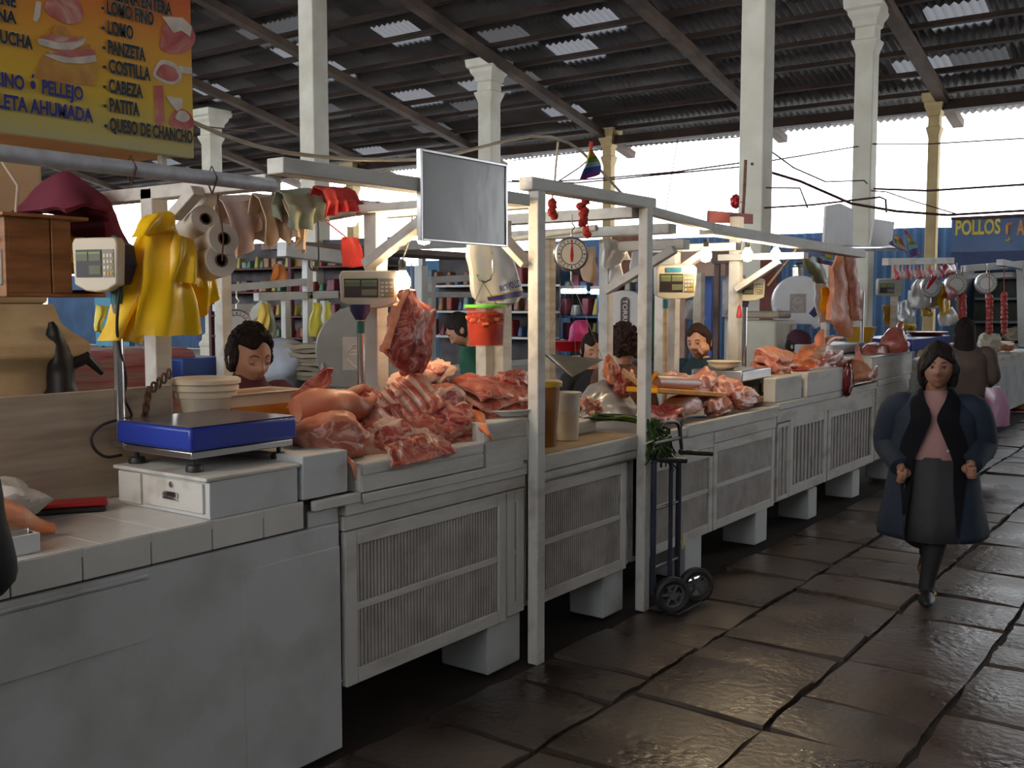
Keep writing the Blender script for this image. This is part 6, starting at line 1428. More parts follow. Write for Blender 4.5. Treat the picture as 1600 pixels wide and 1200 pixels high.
# blue sheets above the shelves
def panel_y(u0, u1, v0, v1, y, m, name, label, cat, th=.05, struct_=False):
    a, b_ = PY(u0, v1, y), PY(u1, v0, y); mb = MB().bb(a.x, b_.x, y, y + th, a.z, b_.z)
    for x in (a.x + .04, b_.x - .04): mb.bb(x - .03, x + .03, y + th, y + th + .05, 0, b_.z)
    o = one(name, mb, m, (a.x, y, a.z), label, cat, smooth=0); return o
panel_y(655, 835, 402, 432, 13.4, mat('tarp_blue', (.04, .17, .33), .6, col2=(.03, .11, .24), scale=2), 'blue_tarpaulin', 'blue tarpaulin band over the white shelves', 'tarpaulin')
panel_y(840, 940, 374, 470, 13.6, MATS['tarp_blue'], 'blue_tarpaulin', 'blue tarpaulin behind the large dial scale', 'tarpaulin')
panel_y(955, 1010, 365, 520, 12.8, mat('brown_partition', (.17, .07, .04), .8, var=.3), 'brown_partition', 'brown red partition right of the bag wrapped post', 'partition')
panel_y(1060, 1140, 378, 432, 11.5, mat('faded_poster', (.42, .27, .20), .7, col2=(.34, .18, .13), scale=4), 'faded_board', 'faded pinkish board behind the leftmost glowing bulb', 'board')
panel_y(1112, 1140, 380, 412, 11.2, mat('dim_brown', (.14, .09, .075), .8), 'brown_screen', 'brown dark screen right of the leftmost bulb', 'screen')
panel_y(1186, 1212, 405, 520, 12.5, mat('rust_red_panel', (.20, .06, .045), .7), 'rusty_screen', 'rust red panel left of the white band saw', 'panel')
panel_y(1128, 1160, 430, 495, 10.8, mat('painted_panel', (.40, .38, .38), .6, col2=(.12, .10, .10), scale=3, lo=.4, hi=.5), 'painted_panel', 'grey panel with dark figures left of the third display', 'panel')
panel_y(1090, 1112, 430, 540, 11.9, mat('bright_blue', (.03, .10, .36), .5), 'blue_post_panel', 'bright blue panel behind the head of the resting woman', 'panel')
panel_y(1212, 1290, 372, 400, 12.9, mat('sheet_blue', (.05, .08, .20), .6), 'blue_sheet', 'dark blue sheet behind the rightmost bulb', 'sheet')
# second row: counters and white frames behind the vendors
t = thing('rear_counter', (-7.3, 9, 0), 'long white counter of the next row behind the vendors', 'counter')
MB().bb(-7.7, -7.0, 3.4, 13, .92, 1.0).build('worktop', white2, t); MB().bb(-7.68, -7.05, 3.42, 12.98, 0, .92).build('front_panel', white, t)
WG = 'white frame timbers of the next row'
def wbar(a, b_, w, label): return one('frame_bar', MB().beam(a, b_, w, w), white, a, label, 'beam', WG, bevel=.005)
def uy(u, v, x): return PX(u, v, x)
X7 = -7.0
wbar(V(X7, uy(480, 475, X7).y, 1.0), uy(480, 388, X7), .07, 'upright white bar left of the far dark shelves'); wbar(V(X7, uy(446, 475, X7).y, 1.0), uy(446, 462, X7), .06, 'upright white bar above the grey covered bundle')
wbar(V(X7, uy(507, 475, X7).y, 1.0), uy(507, 470, X7), .06, 'upright white bar left of the grey band saw')
wbar(uy(335, 452, X7), uy(478, 440, X7), .06, 'upper horizontal white bar behind the vendor in maroon'); wbar(uy(335, 481, X7), uy(395, 480, X7), .06, 'lower horizontal white bar behind the vendor in maroon'); wbar(uy(400, 464, X7), uy(525, 460, X7), .07, 'middle horizontal white bar behind the vendor in maroon')
wbar(uy(440, 390, X7), uy(545, 404, X7), .12, 'broad pale roof rail of the next row'); wbar(uy(600, 384, X7 - .3), uy(735, 380, X7 - .3), .10, 'grey rail of the next row left of the printed sack')
wbar(uy(670, 438, X7), uy(738, 434, X7), .07, 'warm lit bar of the next row above the bent vendor'); wbar(V(X7, uy(674, 475, X7).y, 1.0), uy(674, 436, X7), .07, 'warm lit upright of the next row above the bent vendor')
wbar(uy(655, 460, X7), uy(850, 462, X7), .06, 'white shelf rail crossing behind the pickle bucket'); wbar(V(X7, uy(658, 475, X7).y, 1.0), uy(658, 415, X7), .10, 'grey upright behind the rib slab')
one('roof_sheet', MB().beam(uy(440, 384, X7 - .8), uy(735, 402, X7 - .8), .6, .06), mat('brown_roof_sheet', (.22, .15, .13), .7, col2=(.14, .10, .09), scale=4), uy(440, 384, X7 - .8), 'brown sheet roof edge of the next row behind the hooks', 'roof sheet')
# bags, sacks and bundles of the next row
def nbag(tl, tr, bl, br, x, m, label, seed, bul=.08): return fbag(tl, tr, bl, br, x, m, label, seed, bul, 'bags and sacks of the next row')
nbag((402, 470), (412, 468), (386, 506), (416, 518), -6.9, mat('pale_cloth', (.52, .52, .46), .8), 'white cloth bag hanging behind the vendor in maroon', 11); nbag((408, 474), (420, 474), (403, 515), (418, 518), -6.8, mat('mustard_film', (.60, .42, .05), .5), 'mustard bag beside the white cloth bag', 12, .05); nbag((418, 472), (426, 478), (418, 530), (430, 528), -6.8, raggr, 'grey brown cloth hanging beside the mustard bag', 13, .05)
nbag((488, 474), (502, 474), (484, 524), (501, 526), -6.7, mat('lemon_film', (.62, .55, .06), .45), 'lemon yellow packet hanging left of the grey band saw', 14, .04); nbag((508, 472), (516, 474), (508, 520), (518, 522), -6.7, MATS['lemon_film'], 'pale yellow bag hanging beside the lemon packet', 15, .04)
nbag((428, 414), (440, 414), (424, 438), (450, 438), -7.4, mat('orange_fan', (.55, .17, .03), .6), 'orange cloth triangle under the roof rail', 16, .02)
nbag((150, 478), (165, 478), (150, 515), (162, 520), -6.2, mat('lemon_bag', (.62, .50, .05), .5), 'yellow bag seen left of the scale head', 17, .04)
nbag((1072, 470), (1098, 470), (1066, 500), (1102, 498), -5.2, wfilm, 'pale draped cloth behind the turned display', 18, .06)
nbag((940, 375), (972, 385), (948, 420), (978, 402), -3.30, wfilm, 'white plastic bags wrapped round the post right of the dial', 19, .06)
nbag((950, 415), (975, 405), (955, 440), (966, 442), -3.30, wfilm, 'crumpled white bag hanging low on the bag wrapped post', 20, .05)
nbag((912, 385), (930, 385), (915, 440), (928, 442), -4.6, mat('beige_cloth', (.42, .30, .22), .8), 'beige cloth hanging just right of the large dial', 21, .05)
nbag((990, 395), (1004, 395), (988, 440), (1005, 445), -5.0, wfilm, 'white coat hanging left of the turned display', 22, .05)
mb = MB(); p = PX(446, 572, -6.6); mb.blob(p, (.3, .30, .22), None, 4, .15, 1.5, 3); one('covered_bundle', mb, mat('grey_cover', (.33, .35, .40), .8, bump=.2), p, 'grey cloth covered bundle behind the vendor in maroon', 'bundle')
mb = MB(); p = PX(448, 545, -6.9); 
for k in range(16): mb.blob(p + V(random.uniform(-.15, .15), random.uniform(-.25, .25), random.uniform(-.02, .05)), (.06, .07, .05), None, 2, .3, 2, k)
o = one('tuber_heap', mb, mat('tuber', (.36, .27, .14), .8, var=.3), p, 'heap of knobbly tubers on the grey bundle', 'food')
o['kind'] = 'stuff'
t = thing('sack_stack', PX(505, 575, -6.3), 'stack of folded jute sacks left of the grey band saw', 'sacks', None)
for k in range(8):
    p = PX(505, 588 - k * 7, -6.3); mb = MB(); mb.box(p, (.5, .50 + .03 * (k % 3), .034)); bmesh.ops.subdivide_edges(mb.bm, edges=mb.bm.edges, cuts=4, use_grid_fill=True); mb.jitter(.02, 6, k); mb.build('folded_sack', mat('jute_%d' % k, (.20, .165, .11) if k % 2 else (.15, .12, .085), .9), t)
panel_y(150, 200, 465, 540, 9.0, mat('turquoise', (.04, .24, .36), .6), 'turquoise_wall', 'turquoise partition seen left of the scale pole', 'partition')
mb = MB(); mb.bb(-5.65, -5.15, PX(170, 585, -5.4).y - .45, PX(170, 585, -5.4).y + .45, .0, PX(170, 585, -5.4).z + .15); one('striped_bundle', mb, mat3('woven_stripes', [(.3, (.20, .05, .06)), (.45, (.36, .12, .14)), (.6, (.30, .22, .18)), (.75, (.16, .05, .08))], .8, 14, .2, .1, 40, (.2, .2, 3)), PX(170, 600, -5.4), 'maroon striped woven bundle behind the board', 'bundle', bevel=.06)
one('storage_box', MB().box(PX(290, 578, -5.2), (.4, .34, .16)), mat('box_blue', (.02, .06, .28), .45), PX(290, 578, -5.2), 'bright blue plastic box left of the vendor in maroon', 'box', bevel=.01)
one('rear_table', MB().bb(-5.6, -5.0, 3.3, 5.2, .95, 1.0).bb(-5.55, -5.05, 3.35, 5.15, 0, .95), mat('rear_grey', (.25, .25, .26), .7), (-5.3, 4.2, 0), 'grey table behind the vendor in maroon', 'table')
upost(349, -4.9, 0, 2.1, .07, 'grey white post right behind the film rolls'); 

# ================================================================ WIRES
WGp = 'wires strung across the open side'
def wireline(pts, y, r, label, m=wirer):
    ya, yb_ = y if isinstance(y, tuple) else (y, y); n_ = len(pts) - 1
    q = [PY(u, v, ya + (yb_ - ya) * i / n_) for i, (u, v) in enumerate(pts)]; return one('wire', MB().tube(q, r, 6), m, q[0], label, 'wire', WGp)
wireline([(1175, 256), (1180, 262), (1250, 283), (1330, 318), (1400, 330), (1480, 336), (1620, 328)], (13.4, 17), .02, 'thick dark cable sagging to the top of the chicken stall')
wireline([(1175, 326), (1270, 320), (1375, 308), (1384, 312), (1385, 332)], 13.5, .014, 'dark wire rising past the white cardboard')
wireline([(1365, 295), (1450, 298), (1620, 287)], 18.2, .02, 'dark wire from the capped column to the right edge'); wireline([(1350, 297), (1386, 300), (1420, 312), (1500, 336)], 18.2, .012, 'thin wire falling to the chicken stall')
wireline([(1175, 226), (1196, 230), (1240, 262), (1290, 284), (1350, 282), (1355, 287)], (13.5, 18.2), .012, 'thin wire looping between the two cream columns'); wireline([(1175, 256), (1345, 228)], (13.6, 18.3), .012, 'straight wire rising to the capped column'); wireline([(1350, 225), (1450, 225), (1620, 215)], 18.2, .012, 'straight wire right of the capped column')
wireline([(790, 284), (860, 284), (950, 278), (1060, 268), (1175, 252)], 13.55, .012, 'twisted wire behind the rainbow flag, upper'); wireline([(800, 282), (900, 286), (1000, 276), (1175, 259)], 13.6, .012, 'twisted wire behind the rainbow flag, lower'); wireline([(870, 285), (905, 262), (925, 245)], 12, .01, 'thin wire rising to the rainbow flag')
wireline([(1061, 205), (1050, 270), (1040, 330)], 23.6, .012, 'thin upright wire right of the rainbow flag'); wireline([(1178, 293), (1250, 294), (1262, 325)], 13.55, .012, 'thin bent wire right of the cracked column'); wireline([(800, 251), (1000, 226), (1180, 212)], 23.6, .014, 'taut wire along the eave')
one('iron_rod', MB().tube([PX(1165, 250, -3.375), PX(1163, 300, -3.375), PX(1160, 345, -3.375)], .013, 8), rust, PX(1160, 345, -3.375), 'upright iron rod before the cracked column', 'rod')
wireline([(302, 196), (340, 200), (400, 205)], 18, .02, 'thin wire beside the price sign'); 

# ================================================================ PEOPLE
skinp = mat('warm_skin', (.52, .265, .165), .5, col2=(.46, .22, .135), scale=14, bump=.05)
hairm = mat('dark_hair', (.020, .012, .010), .75, spec=.25, col2=(.009, .006, .006), scale=30, bump=.6, bscale=60, stretch=(1, 1, .25))
hairb = mat('brown_hair', (.035, .016, .012), .75, spec=.25, col2=(.03, .012, .01), scale=30, bump=.7, bscale=50)
lipm = mat('lip', (.30, .085, .07), .45); eyew = mat('eye_white', (.55, .52, .48), .3); eyed = mat('eye_dark', (.015, .01, .008), .2); browm = mat('brow', (.02, .012, .01), .7)
def pb(mb, name, m, t, **k): mb.bm.transform(world_of(t)); return mb.build(name, m, t, **k)
def g(x, s): return math.exp(-(x / s) ** 2)
def head_fn(p):
    """unit sphere to a face looking along -Y, in head half-sizes"""
    x, y, z = p
    front = max(0, -y)
    if z < 0: x *= 1 - .30 * (-z) ** 1.6; y = y * (1 - .22 * (-z) ** 2) - .05 * z * z * (y < 0)
    if y > 0: y *= 1.06
    f = front ** .6 if front > 0 else 0
    dy = 0
    dy -= .23 * g(x, .15 + .07 * (z < -.1)) * (g(z + .20, .13) + .55 * g(z + .02, .17)) * f      # nose
    dy += .10 * (g(x - .40, .20) + g(x + .40, .20)) * g(z - .03, .12) * f                          # eye sockets
    dy -= .045 * g(z - .22, .10) * g(x, .6) * f                                                    # brow
    dy -= .05 * (g(x - .48, .22) + g(x + .48, .22)) * g(z + .22, .18) * f                          # cheek bones
    dy -= .085 * g(x, .24) * (g(z + .47, .055) + g(z + .585, .055)) * f                            # lips
    dy += .05 * g(x, .22) * g(z + .53, .025) * f
    dy += .05 * g(x, .3) * g(z + .70, .06) * f
    dy -= .10 * g(x, .25) * g(z + .86, .14) * f                                                    # chin
    return V(x, y + dy, z)
def on_face(x, z, k=1.0):
    q = head_fn(V(x, -math.sqrt(max(.01, 1 - x * x - z * z)), z)); return V(q.x * 1.0, q.y * k, q.z)
def sstep(a, b, x):
    t_ = min(1, max(0, (x - a) / (b - a))); return t_ * t_ * (3 - 2 * t_)
def face(t, HT, hs, skm, down):
    F = lambda x, z, k=1.0: HT(*on_face(x, z, k))
    for s_ in (-1, 1):
        if down:
            mb = MB(); mb.blob(F(s_ * .40, .03, .985), (.0165 * hs, .009 * hs, .0085 * hs), None, 3); pb(mb, 'eyelid', skm, t)
            mb = MB(); mb.tube([F(s_ * .24, -.02, 1.03), F(s_ * .40, -.05, 1.055), F(s_ * .57, -.02, 1.03)], [.0008, .0016, .0008], 10); pb(mb, 'lashes', browm, t)
        else:
            mb = MB(); mb.blob(F(s_ * .40, .03, .975), (.0130 * hs, .008 * hs, .0054 * hs), None, 3); e = pb(mb, 'eye', eyew, t)
            mb = MB(); mb.blob(F(s_ * .40, .028, 1.075), (.0056 * hs, .003, .0049 * hs), None, 2); pb(mb, 'iris', eyed, e)
            mb = MB(); mb.tube([F(s_ * .24, .05, 1.03), F(s_ * .40, .095, 1.05), F(s_ * .58, .04, 1.03)], [.0010, .0020, .0010], 10); pb(mb, 'lashes', browm, t)
        mb = MB(); mb.tube([F(s_ * .18, .235, 1.01), F(s_ * .38, .29, 1.015), F(s_ * .62, .21, 1.02)], [.0022, .0032, .0012], 10); pb(mb, 'eyebrow', browm, t)
    mb = MB(); mb.tube([F(-.29, -.53, 1.0), F(-.12, -.485, 1.0), F(0, -.50, 1.0), F(.12, -.485, 1.0), F(.29, -.53, 1.0)], [.0015, .0042, .0040, .0042, .0015], 10); mb.tube([F(-.25, -.55, 1.0), F(0, -.585, 1.0), F(.25, -.55, 1.0)], [.0015, .0052, .0015], 10); pb(mb, 'lips', lipm, t)
def person(head, fwd, label, top, bottom, hair='short', pitch=.0, hs=1., arms=None, roll=0., bodyfwd=None, hairmat=None, hat=None, w=1., collar=None, detail=True, lean=0., turn=0.):
    """head = centre of the head in the hall; the feet come down to the floor under it"""
    head = Vector(head); fwd = Vector(bodyfwd or fwd).normalized()
    rz = math.atan2(fwd.x, -fwd.y); H = head.z + .125 * hs
    base = V(head.x, head.y, 0) - V(fwd.x, fwd.y, 0) * lean
    t = thing('person', base, label, 'person', None, rz)
    hw, hd, hh = .074 * hs, .094 * hs, .116 * hs
    hc = V(0, -lean, H - .125 * hs)
    RH = Matrix.Rotation(turn, 3, 'Z') @ Matrix.Rotation(roll, 3, 'Y') @ Matrix.Rotation(pitch, 3, 'X')
    HT = lambda x, y, z: hc + RH @ V(x * hw, y * hd, z * hh)
    zs = H - .315; k_ = H / 1.55
    sh = .165 * w
    if arms is None: arms = [[V(-sh - .06, -.0, zs - .27), V(-sh - .0, -.14, zs - .47)], [V(sh + .06, 0, zs - .27), V(sh, -.14, zs - .47)]]
    L0 = lambda z: -lean * max(0, (z - .85) / (H - .85))
    # --- the body: one skin
    mb = MB()
    vs = mb.blob((0, 0, 0), (1, 1, 1), None, 5)
    for v in vs:
        q = head_fn(v.co); v.co = HT(*q)
    for s_ in (-1, 1): mb.blob(HT(s_ * 1.0, .10, -.08), (.014 * hs, .022 * hs, .032 * hs), None, 2)
    mb.tube([V(0, L0(zs) + .02, zs - .06), V(0, L0(zs) + .01, zs + .06), hc + RH @ V(0, .012, -hh * .55)], [.075, .052, .050], 14)
    def ring(z, a, b_, n=20, cy=None): return [V(a * math.cos(q), (L0(z) if cy is None else cy) + b_ * math.sin(q), z) for q in (2 * math.pi * i / n for i in range(n))]
    mb.loft([ring(z, a * w, b_) for z, a, b_ in ((.50 * H, .15, .10), (.56 * H, .165, .115), (.62 * H, .145, .10), (.70 * H, .15, .105), (zs - .06, .165, .10), (zs, .14, .08), (zs + .04, .07, .06))])
    for s_, (el, wr) in zip((-1, 1), arms):
        shp = V(s_ * sh, L0(zs), zs - .02); el = Vector(el); wr = Vector(wr)
        mb.tube([shp - V(s_ * .04, 0, 0), shp, el, wr], [.05, .052, .040, .026], 12)
        d = (wr - el).normalized(); sd = d.cross(V(0, 0, 1)); sd = sd.normalized() if sd.length > .1 else V(1, 0, 0); pn = d.cross(sd)
        palm = wr + d * .05; mb.blob(palm, (.034, .040, .024), frame((0, 0, 0), d) @ Matrix.Identity(3), 2)
        for f in range(4):
            o = (f - 1.5) * .018; b0 = palm + d * .032 + sd * o; ln = (.030, .036, .038, .032)[3 - f]
            mb.tube([palm + sd * o * .8, b0, b0 + d * ln * .7 + pn * .010, b0 + d * ln * .8 + pn * .034, b0 + d * ln * .3 + pn * .045], [.010, .010, .009, .008, .006], 7)
        mb.tube([wr + d * .02 + sd * s_ * -.02, palm + sd * s_ * -.042 + pn * .012, palm + d * .03 + sd * s_ * -.040 + pn * .034], [.012, .011, .008], 7)
    for s_ in (-1, 1):
        mb.tube([V(s_ * .085, 0, .53 * H), V(s_ * .09, -.01, .28 * H), V(s_ * .09, .01, .06), V(s_ * .09, -.02, .03)], [.085, .06, .04, .04], 12)
    o = pb(mb, 'body', skinp, t, smooth=80)
    rm = o.modifiers.new('skin', 'REMESH'); rm.mode = 'VOXEL'; rm.voxel_size = .0062 if detail else .012; rm.use_smooth_shade = True
    # --- face
    if detail: face(t, HT, hs, skinp, pitch > .28)
    # --- hair
    mb = MB(); vs = mb.blob((0, 0, 0), (1, 1, 1), None, 6)
    sz = {'short': 1.13, 'curly': 1.17, 'bun': 1.12, 'long': 1.14, 'bob': 1.20}[hair]
    for v in vs:
        p = v.co.copy(); n_ = noise.noise(p * (7 if hair == 'curly' else 3) + V(label.__len__(), 0, 0)) * (.10 if hair == 'curly' else .05) + .05 * noise.noise(V(p.x * 16, p.y * 16, p.z * 5))
        low = {'short': -.55, 'curly': -.55, 'bun': -.45, 'long': -.7, 'bob': -.75}[hair]
        facing = -p.y - .30 + .28 * (abs(p.x) > .62) * -1
        hl = .60 - .26 * abs(p.x) + .10 * math.sin(p.x * 5)
        k = sz + n_
        m_ = sstep(-.12, -.26, p.y) * sstep(hl + .05, hl - .06, p.z) * sstep(.94, .84, abs(p.x)); k += (.80 - k) * m_
        k += (.82 - k) * sstep(low + .06, low - .06, p.z)
        v.co = HT(p.x * k * 1.02, p.y * k + .06, p.z * (k if p.z > 0 else k * .98) + .04)
    if hair == 'curly' and not detail:
        r_ = random.Random(3)
        for k in range(90):
            p = V(r_.gauss(0, 1), r_.gauss(0, 1), r_.gauss(0, 1)).normalized()
            if (p.y < -.1 and p.z < .62) or p.z < -.5: continue
            mb.blob(HT(p.x * 1.22, p.y * 1.2 + .06, p.z * 1.2 + .04), (.020 * hs, .020 * hs, .020 * hs), None, 2, .3, 3, k)
    if hair == 'long':
        mb.loft([[HT(a * math.cos(q), .42 + b_ * math.sin(q), z) for q in (2 * math.pi * i / 18 for i in range(18))] for z, a, b_ in ((.5, .9, .62), (0, 1.12, .70), (-.8, 1.2, .62), (-1.5, 1.22, .50), (-1.95, 1.0, .38), (-2.1, .6, .2))])
    if hair == 'bob':
        for s_ in (-1, 1): mb.blob(HT(s_ * 1.02, .10, -.45), (.030 * hs, .055 * hs, .075 * hs), None, 3, .2, 3, 2)
    if hair == 'bun': mb.blob(HT(0, 1.15, .1), (.05, .05, .05), None, 3, .2)
    pb(mb, 'hair', hairmat or hairm, t, smooth=80)
    if hat:
        mb = MB(); mb.loft([[HT(a * math.cos(q), a * math.sin(q) * 1.0 + .02, z) for q in (2 * math.pi * i / 24 for i in range(24))] for z, a in ((.30, 1.30), (.55, 1.28), (.95, 1.08), (1.22, .70), (1.30, .1))])
        mb.sheet(12, 6, lambda a, b: HT((a - .5) * 2.1, -1.05 - .85 * b * math.cos((a - .5) * 2.2), .36 - .12 * b), .006); pb(mb, 'cap', hat, t)
    # --- clothes
    mb = MB()
    mb.loft([ring(z, a * w, b_, 24) for z, a, b_ in ((.50 * H, .185, .145), (.56 * H, .185, .145), (.63 * H, .172, .13), (.72 * H, .178, .135), (zs - .09, .188, .13), (zs - .03, .178, .112), (zs + .02, .125, .09), (zs + .055, .075, .070))], True, False)
    mb.jitter(.008, 9, 2)
    for s_, (el, wr) in zip((-1, 1), arms):
        shp = V(s_ * (sh + .0), L0(zs), zs - .03); wr = Vector(wr); el = Vector(el)
        mb.tube([shp - V(s_ * .06, 0, -.005), shp, shp.lerp(el, .5), el, el.lerp(wr, .5), el.lerp(wr, .93)], [.065, .075, .066, .060, .050, .042], 14)
    pb(mb, 'upper_clothing', top, t, smooth=70)
    if collar:
        mb = MB(); mb.loft([ring(zs + .03, .095, .085, 20), ring(zs + .085, .072, .068, 20), ring(zs + .08, .066, .062, 20)], True, False); pb(mb, 'collar', collar, t, smooth=70)
    mb = MB(); mb.loft([ring(z, a * w, b_, 24, 0) for z, a, b_ in ((.22, .23, .17), (.35 * H, .215, .165), (.48 * H, .20, .155), (.545 * H, .182, .142))], True, False); pb(mb, 'skirt', bottom, t, smooth=70)
    mb = MB()
    for s_ in (-1, 1): mb.blob(V(s_ * .09, -.05, .04), (.045, .125, .042), None, 3)
    pb(mb, 'shoes', black, t)
    return t
maroonw = cloth('maroon_knit', (.085, .014, .022)); dkteal = cloth('dark_teal_jacket', (.012, .035, .045)); brownj = cloth('brown_jacket', (.115, .05, .03)); greenc = cloth('green_smock', (.012, .085, .05)); darkc = cloth('dark_cloth', (.02, .018, .022)); greysk = cloth('grey_skirt', (.055, .055, .06)); brownd = cloth('dull_brown_coat', (.085, .06, .05)); capm = cloth('maroon_cap', (.055, .012, .03))
zv = .95
A1 = lambda: [[V(-.25, -.08, 1.02), V(-.12, -.28, 1.02)], [V(.25, -.08, 1.02), V(.12, -.30, 1.02)]]
person(PX(391, 557, -3.80), (1, -.22), 'vendor with dark curly hair and maroon sweater looking down behind the tubs', maroonw, darkc, 'curly', .30, 1.18, A1(), hairmat=hairm, collar=maroonw, w=1.1, lean=.08)
h5 = PX(1092, 536, -3.50)
t5 = person(h5, (_C - h5).to_3d() * 1 + V(-3.2, 0, 0), 'vendor in dark teal jacket resting her cheek on her hand by the steel scale', dkteal, darkc, 'short', .12, 1.16, [[V(-.20, -.18, 1.05), V(-.05, -.26, 1.04)], [V(.17, -.26, 1.07), V(.105, -.20, h5.z - .10)]], hairmat=hairb, lean=.10, roll=-.10)
h = PX(721, 516, -5.0)
t_ = person(h, (-.9, -.55), 'bent vendor in green smock and grey apron behind the pickle bucket', greenc, mat('grey_apron', (.34, .33, .34), .8), 'short', .75, 1.12, None, lean=.22, detail=True)
mb = MB(); mb.sheet(14, 10, lambda a, b: V(-.15 + .30 * b + .03 * math.sin(9 * a), -.165 - .05 * (1 - a) - .03 * math.sin(math.pi * b), .55 + .62 * a), .008); pb(mb, 'apron', MATS['grey_apron'], t_)
h = PX(925, 547, -3.95); person(h, (.8, -.75), 'dark haired person bending behind the weighing pan', darkc, darkc, 'short', .3, 1.0, None, detail=True)
h = PX(974, 540, -3.55); person(h, (-.9, .5), 'person with curly brown hair turned away between the posts, in a brown jacket', brownj, darkc, 'curly', 0, 1.08, None, hairmat=hairb, detail=False)
h = PX(1246, 540, -3.62); person(h, (.9, -.1), 'person in a maroon peaked cap behind the chicken pieces', darkc, darkc, 'short', .35, 1.05, None, hat=capm, detail=True)
# green smock standing in for a vendor, and a hanging pink bundle
nbag((1020, 470), (1040, 470), (1012, 562), (1050, 560), -4.3, greenc, 'green smock of a half hidden vendor behind the turned display pole', 31, .08)  # bag shape in place of the body of a vendor in green
nbag((900, 502), (918, 500), (888, 540), (914, 542), -4.4, mat('bright_pink', (.55, .04, .22), .5), 'bright pink bundle above the weighing pan', 32, .07)
one('maroon_basin', MB().lathe([(.10, 0), (.17, .08), (.18, .08), (.001, .05)], PX(890, 548, -4.4), n=24), redp, PX(890, 548, -4.4), 'dark red basin behind the weighing pan', 'basin')

# --- the woman walking towards us
W0 = PZ(1451, 935, 0); W0.z = 0
fw = (V(0, 0, 0) - W0).normalized(); rz = math.atan2(fw.x, -fw.y)
t = thing('person', W0, 'woman in open navy coat, pink sweater and grey skirt walking towards us', 'person', None, rz)
hs = 1.07; hw, hd, hh = .078 * hs, .096 * hs, .118 * hs
hc = V(.012, -.03, 1.362); RH = Matrix.Rotation(.06, 3, 'X')
HT = lambda x, y, z: hc + RH @ V(x * hw, y * hd, z * hh)
mb = MB(); vs = mb.blob((0, 0, 0), (1, 1, 1), None, 5)
for v in vs: v.co = HT(*head_fn(v.co))
for s_ in (-1, 1): mb.blob(HT(s_ * 1.0, .12, -.1), (.014, .022, .034), None, 2)
mb.tube([V(0, .02, 1.12), V(.004, .015, 1.22), hc + V(0, .015, -.07)], [.085, .058, .055], 14)
def ring(z, a, b_, n=24, cx=0, cy=0): return [V(cx + a * math.cos(q), cy + b_ * math.sin(q), z) for q in (2 * math.pi * i / n for i in range(n))]
mb.loft([ring(z, a, b_) for z, a, b_ in ((.72, .16, .12), (.82, .175, .13), (.92, .165, .12), (1.04, .17, .12), (1.12, .17, .10), (1.17, .12, .08), (1.20, .07, .06))])
arm = {-1: [V(-.185, .0, 1.13), V(-.235, .05, .90), V(-.165, -.15, .785)], 1: [V(.185, 0, 1.13), V(.242, .05, .91), V(.195, -.15, .825)]}
for s_, (a, b_, c) in arm.items():
    mb.tube([a - V(s_ * .05, 0, 0), a, b_, c], [.055, .056, .043, .027], 12)
    d = (c - b_).normalized(); sd = V(0, 0, 1).cross(d).normalized(); pn = sd.cross(d) * -1
    palm = c + d * .045; mb.blob(palm, (.040, .026, .040), frame((0, 0, 0), d), 3)
    for f in range(4):
        o = (f - 1.5) * .019; up_ = V(0, 0, 1) - d * d.z; up_.normalize(); b0 = palm + d * .030 + up_ * o; inn = sd * s_
        ln = (.034, .040, .038, .030)[3 - f]
        mb.tube([palm + up_ * o * .8, b0, b0 + d * ln * .6 + inn * .008, b0 + d * ln * .7 + inn * .034, b0 + d * ln * .1 + inn * .045], [.0105, .0105, .0095, .0085, .007], 8)
    mb.tube([c + d * .015 + up_ * .02, palm + up_ * .042 + inn * .01, palm + d * .028 + up_ * .038 + inn * .034], [.012, .0115, .0085], 8)
leg = [[V(.075, 0, .78), V(.035, -.055, .43), V(-.010, -.06, .12), V(-.012, -.09, .05)], [V(-.085, .02, .78), V(-.105, -.02, .42), V(-.03, .28, .26), V(-.02, .34, .19)]]
for q in leg: mb.tube(q, [.10, .064, .040, .040], 14)
mb.blob(V(-.012, -.16, .035), (.042, .11, .035), None, 3); mb.blob(V(-.02, .38, .10), (.042, .06, .09), None, 3)
skinw = mat('brown_skin', (.36, .18, .115), .55, col2=(.31, .145, .09), scale=14); o = pb(mb, 'body', skinw, t, smooth=80); rm = o.modifiers.new('skin', 'REMESH'); rm.mode = 'VOXEL'; rm.voxel_size = .0055; rm.use_smooth_shade = True
face(t, HT, hs, skinw, False)
mb = MB(); vs = mb.blob((0, 0, 0), (1, 1, 1), None, 6)
for v in vs:
    p = v.co.copy(); k = 1.17 + .04 * noise.noise(p * 4) + .02 * noise.noise(p * 14)
    hl = .50 + .22 * p.x - .62 * abs(p.x)             # parted to one side
    m_ = sstep(-.10, -.24, p.y) * sstep(hl + .05, hl - .06, p.z) * sstep(.90, .80, abs(p.x)); k += (.80 - k) * m_
    k += (.85 - k) * sstep(-.68, -.8, p.z)
    v.co = HT(p.x * k * 1.06, p.y * k + .05, p.z * k + .03)
mb.loft([[HT(a * math.cos(q), .55 + b_ * math.sin(q), z) for q in (2 * math.pi * i / 20 for i in range(20))] for z, a, b_ in ((.4, .9, .55), (-.2, 1.14, .62), (-.8, 1.12, .5), (-1.15, .9, .35), (-1.25, .5, .15))])
for s_ in (-1, 1): mb.tube([HT(s_ * .86, -.12, .45), HT(s_ * 1.06, -.05, .0), HT(s_ * 1.04, .0, -.5), HT(s_ * .98, .1, -.95)], [.022, .026, .024, .012], 10)
mb.jitter(.006, 30, 2); pb(mb, 'hair', hairm, t, smooth=80)
